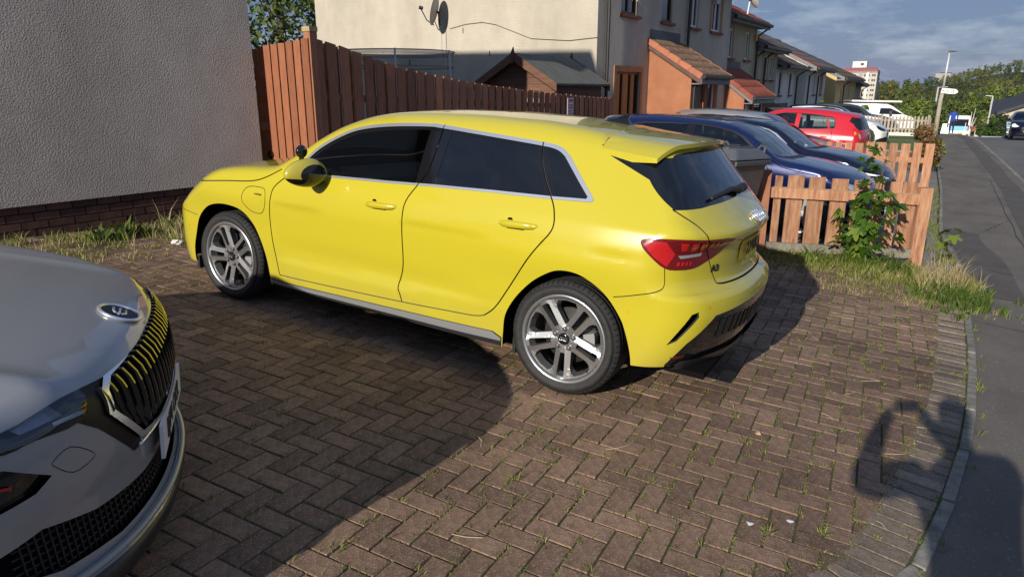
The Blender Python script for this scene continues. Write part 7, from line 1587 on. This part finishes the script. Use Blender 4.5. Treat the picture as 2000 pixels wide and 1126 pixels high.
for k in range(25): MB().box((-wx-.2+k*(2*wx+.4)/25,-.6,Ht-.9),(-wx-.2+k*(2*wx+.4)/25+.52,-.45,Ht+1.5)).obj("red_railing", M("railing_red", (.28,.05,.06), .8), tb)
wmesh = None; m_twg = M("tower_glass", (.035,.04,.05), .3)
for fl in range(13):
    for xx in (-7.4,-5.2,-3.0,2.3,4.6,6.6,7.7):
        if wmesh is None: mb = MB(); mb.box((-.42,-.12,0),(.42,.05,1.25)); o = mb.obj("window", m_twg, tb); wmesh = o.data
        else: o = bpy.data.objects.new("window", wmesh); COL.objects.link(o); o.parent = tb
        o.location = (xx, 0, 1.2+fl*2.85)
ru = thing("hilltop_building", "long flat grey building among trees on the hill crest", "building", (-20,905,16.5)); MB().box((-7,-3,-6),(7,3,2.2)).obj("wall", m_tw2, ru); MB().box((-3,-3.1,2.2),(7.5,3.1,3.0)).obj("roof", m_slate, ru)
# ------------------------------------------------------------------ street furniture, vans
m_lc = M("lamp_concrete", (.36,.33,.27), .9, var=.15, scale=4); m_lm = M("lamp_metal", (.55,.56,.57), .5, .3)
sl_ = thing("street_lamp", "tall leaning street lamp with concrete foot and white direction sign", "street lamp", (-.93,45,float(gz(-.93,45))))
MB().tube([(0,0,-.3),(.0,0,1.9),(.03,0,2.45)], [.13,.105,.09], 10).obj("concrete_column", m_lc, sl_, True); MB().tube([(.03,0,2.45),(.06,0,4.45)], [.065,.045], 10).obj("metal_column", m_lm, sl_, True); MB().tube([(.03,0,2.28),(.03,0,2.42)], .105, 10).obj("orange_band", M("orange_band", (.62,.32,.10), .6), sl_)
MB().tube([(.06,0,4.40),(.12,0,4.42),(.40,-.05,4.42)], [.04,.035,.012], 8).obj("arm", m_pipe, sl_); MB().box((.0,-.08,4.38),(.20,.08,4.47)).obj("lamp_head", m_pipe, sl_)
sg = thing("direction_sign", "white pointed direction sign with black chevrons on the street lamp", "sign", (-.62,44.86,1.50), (0,math.radians(6),0))
P = [(-.34,0,-.125),(.20,0,-.125),(.30,0,-.06),(.33,0,0),(.30,0,.06),(.20,0,.125),(-.34,0,.125)]
MB().prism(P, (0,.02,0)).obj("plate", M("sign_white", (.80,.80,.80), .5), sg); MB().prism([(p[0]+.10,p[1]+.03,p[2]+.01) for p in P], (0,.02,0)).obj("rear_plate", M("sign_white", (.80,.80,.80), .5), sg)
for k in range(2): x = .10+.085*k; MB().prism([(x,-.004,-.085),(x+.035,-.004,-.085),(x+.08,-.004,0),(x+.035,-.004,.085),(x,-.004,.085),(x+.045,-.004,0)], (0,.003,0)).obj("chevron", m_black, sg)
for k, (a, w_) in enumerate(((-.30,.07),(-.21,.05),(-.14,.04),(-.085,.06),(-.01,.05))): MB().box((a,-.004,-.03),(a+w_,-.001,.03 if k in (0,3) else .015)).obj("print_mark", M("sign_ink", (.12,.12,.13), .6), sg)
for nm, lab, x, y, h, arm in (("street_lamp","slim grey street lamp beside the bungalow hedge",2.28,75,3.75,-.5),("street_lamp","small distant street lamp half hidden left of the leaning lamp",-3.05,120,10.2,1.2)):
    t = thing(nm, lab, "street lamp", (x, y, float(gz(x, y)))); MB().tube([(0,0,-.2),(0.03,0,h)], .07 if h < 5 else .11, 8).obj("column", m_lm, t); MB().tube([(.03,0,h),(arm,0,h+.06)], .05, 6).obj("lamp_arm", m_lm, t)
def van(name, label, mw, L, Wd, Hh, mat, nose=.9, group=None):
    """panel van; local X forward, origin under the front axle"""
    t = thing(name, label, "van", mat=mw, group=group); b = -(L-nose); w_ = Wd/2
    prof = [(nose,.35),(nose+.02,.75),(nose-.10,1.0),(nose-.55,1.15),(-.35,Hh-.12),(-.62,Hh-.02),(-1.2,Hh),(b+.1,Hh-.01),(b+.02,Hh-.15),(b,.9),(b-.01,.35)]
    V = []; n = len(prof)
    for y, k in ((-w_,.0),(-w_+.0,.0),(-w_+.10,1),(w_-.10,1),(w_,.0)):
        for x, z in prof: V.append((x*(1 if not k else 1), y*(1-.10*max(0,(z-1.0))/1.0) if abs(y) > w_-.05 else y, z+(.03 if k and z > 1.3 else 0)))
    Fc = []
    for r in range(1,4): Fc += [(r*n+i, r*n+i+1, (r+1)*n+i+1, (r+1)*n+i) for i in range(n-1)]
    Fc += [tuple(n+i for i in range(n))[::-1], tuple(4*n+i for i in range(n))]
    o = mesh("body", V, Fc, mat, t); bevel_obj(o, .03, 2)
    for s_ in (1,-1):
        yw = s_*(w_*.965); MB().prism([(nose-.60,yw,1.16),(-.42,yw*.955,Hh-.22),(-.95,yw*.955,Hh-.22),(-.98,yw,1.16)], (0,s_*.03,0)).obj("side_window", m_glassd, t)
        MB().box((nose-.12,s_*.55-.2,.72),(nose+.01,s_*.55+.2,.92)).obj("headlamp", m_clear, t)
        MB().box((b-.02,s_*(w_-.12)-.07,.75),(b+.02,s_*(w_-.12)+.07,1.25)).obj("tail_lamp", m_red, t)
        MB().box((-.45,s_*(w_+.02)-.01,1.1),(-.30,s_*(w_+.2),1.35)).obj("door_mirror", m_black, t)
    mesh("windscreen", [(nose-.52,-w_*.85,1.17),(nose-.52,w_*.85,1.17),(-.34,w_*.78,Hh-.15),(-.34,-w_*.78,Hh-.15)], [(0,1,2,3)], m_glassd, t).location = (.03,0,.03)
    MB().box((nose-.06,-w_*.95,.28),(nose+.05,w_*.95,.50)).obj("bumper", m_black, t)
    wk = wheel_simple(t, .32, .2, .2); place_wheels(wk, t, L-nose-.85, w_-.11, .32); return t, b, w_
v1, b_, w_ = van("white_van", "white panel van with a pale roof ladder behind the picket fence", slope_matrix(-3.05, 48.0, .05), 4.9, 1.9, 1.72, p_white); v1_t = v1
lad = thing("roof_ladder", "long pale ladder lying on the roof of the white van", "ladder", mat=v1.matrix_basis.copy())
for y in (-.2,.2): MB().box((-3.6,y-.03,1.86),(.1,y+.03,1.94)).obj("stile", m_win_w, lad)
for k in range(12): MB().tube([(-3.5+k*.31,-.2,1.90),(-3.5+k*.31,.2,1.90)], .015, 6).obj("rung", m_win_w, lad)
for x in (-3.2,-.8): MB().box((x-.03,-.7,1.77),(x+.03,.7,1.86)).obj("roof_bar", m_black, lad)
v2, b2, w2 = van("service_van", "white and cyan van seen from behind beyond the walking person", slope_matrix(.16, 78.0, math.pi/2), 4.4, 1.72, 2.05, p_white)
MB().box((b2-.03,-w2*.82,1.15),(b2-.01,w2*.82,1.75)).obj("rear_window", m_glassd, v2); MB().box((b2-.035,-w2*.82,.75),(b2-.012,w2*.82,1.14)).obj("cyan_panel", M("cyan_vinyl", (.04,.36,.60), .35), v2); MB().box((b2-.04,-w2*.6,.50),(b2-.02,-.05,.66)).obj("rear_plate", M("plate_yellow", (.72,.48,.03), .4), v2); MB().box((b2-.08,-w2*.98,.36),(b2,w2*.98,.50)).obj("rear_bumper", m_black, v2)
wb_ = thing("white_board", "leaning white board on the pavement edge left of the walking person", "board", (-.66,58.4,float(gz(-.66,58.4)))); bevel_obj(MB().hexa([(-.25,0,0),(.22,0,0),(.22,.05,0),(-.25,.05,0),(-.18,.15,.72),(.22,.15,.72),(.22,.2,.72),(-.18,.2,.72)]).obj("panel", m_white, wb_), .03); MB().box((-.22,-.03,.0),(.18,.25,.04)).obj("foot", m_black, wb_)
ps = thing("sign_post", "thin white post with a square white foot right of the blue van", "post", (.53,60,float(gz(.53,60)))); MB().tube([(0,0,.1),(.01,0,.85)], .022, 6).obj("pole", m_white, ps); MB().box((-.11,-.11,0),(.11,.11,.20)).obj("foot", m_white, ps)
road_mark(.85, 54.2, .9, 1.6, "white worn paint patch on the far road nearest the walking person"); road_mark(2.0, 54.2, 1.1, 1.6, "wider white paint patch in the middle of the far road"); road_mark(2.75, 54.0, .15, 3.0, "thin white lane line beside the wider paint patch")
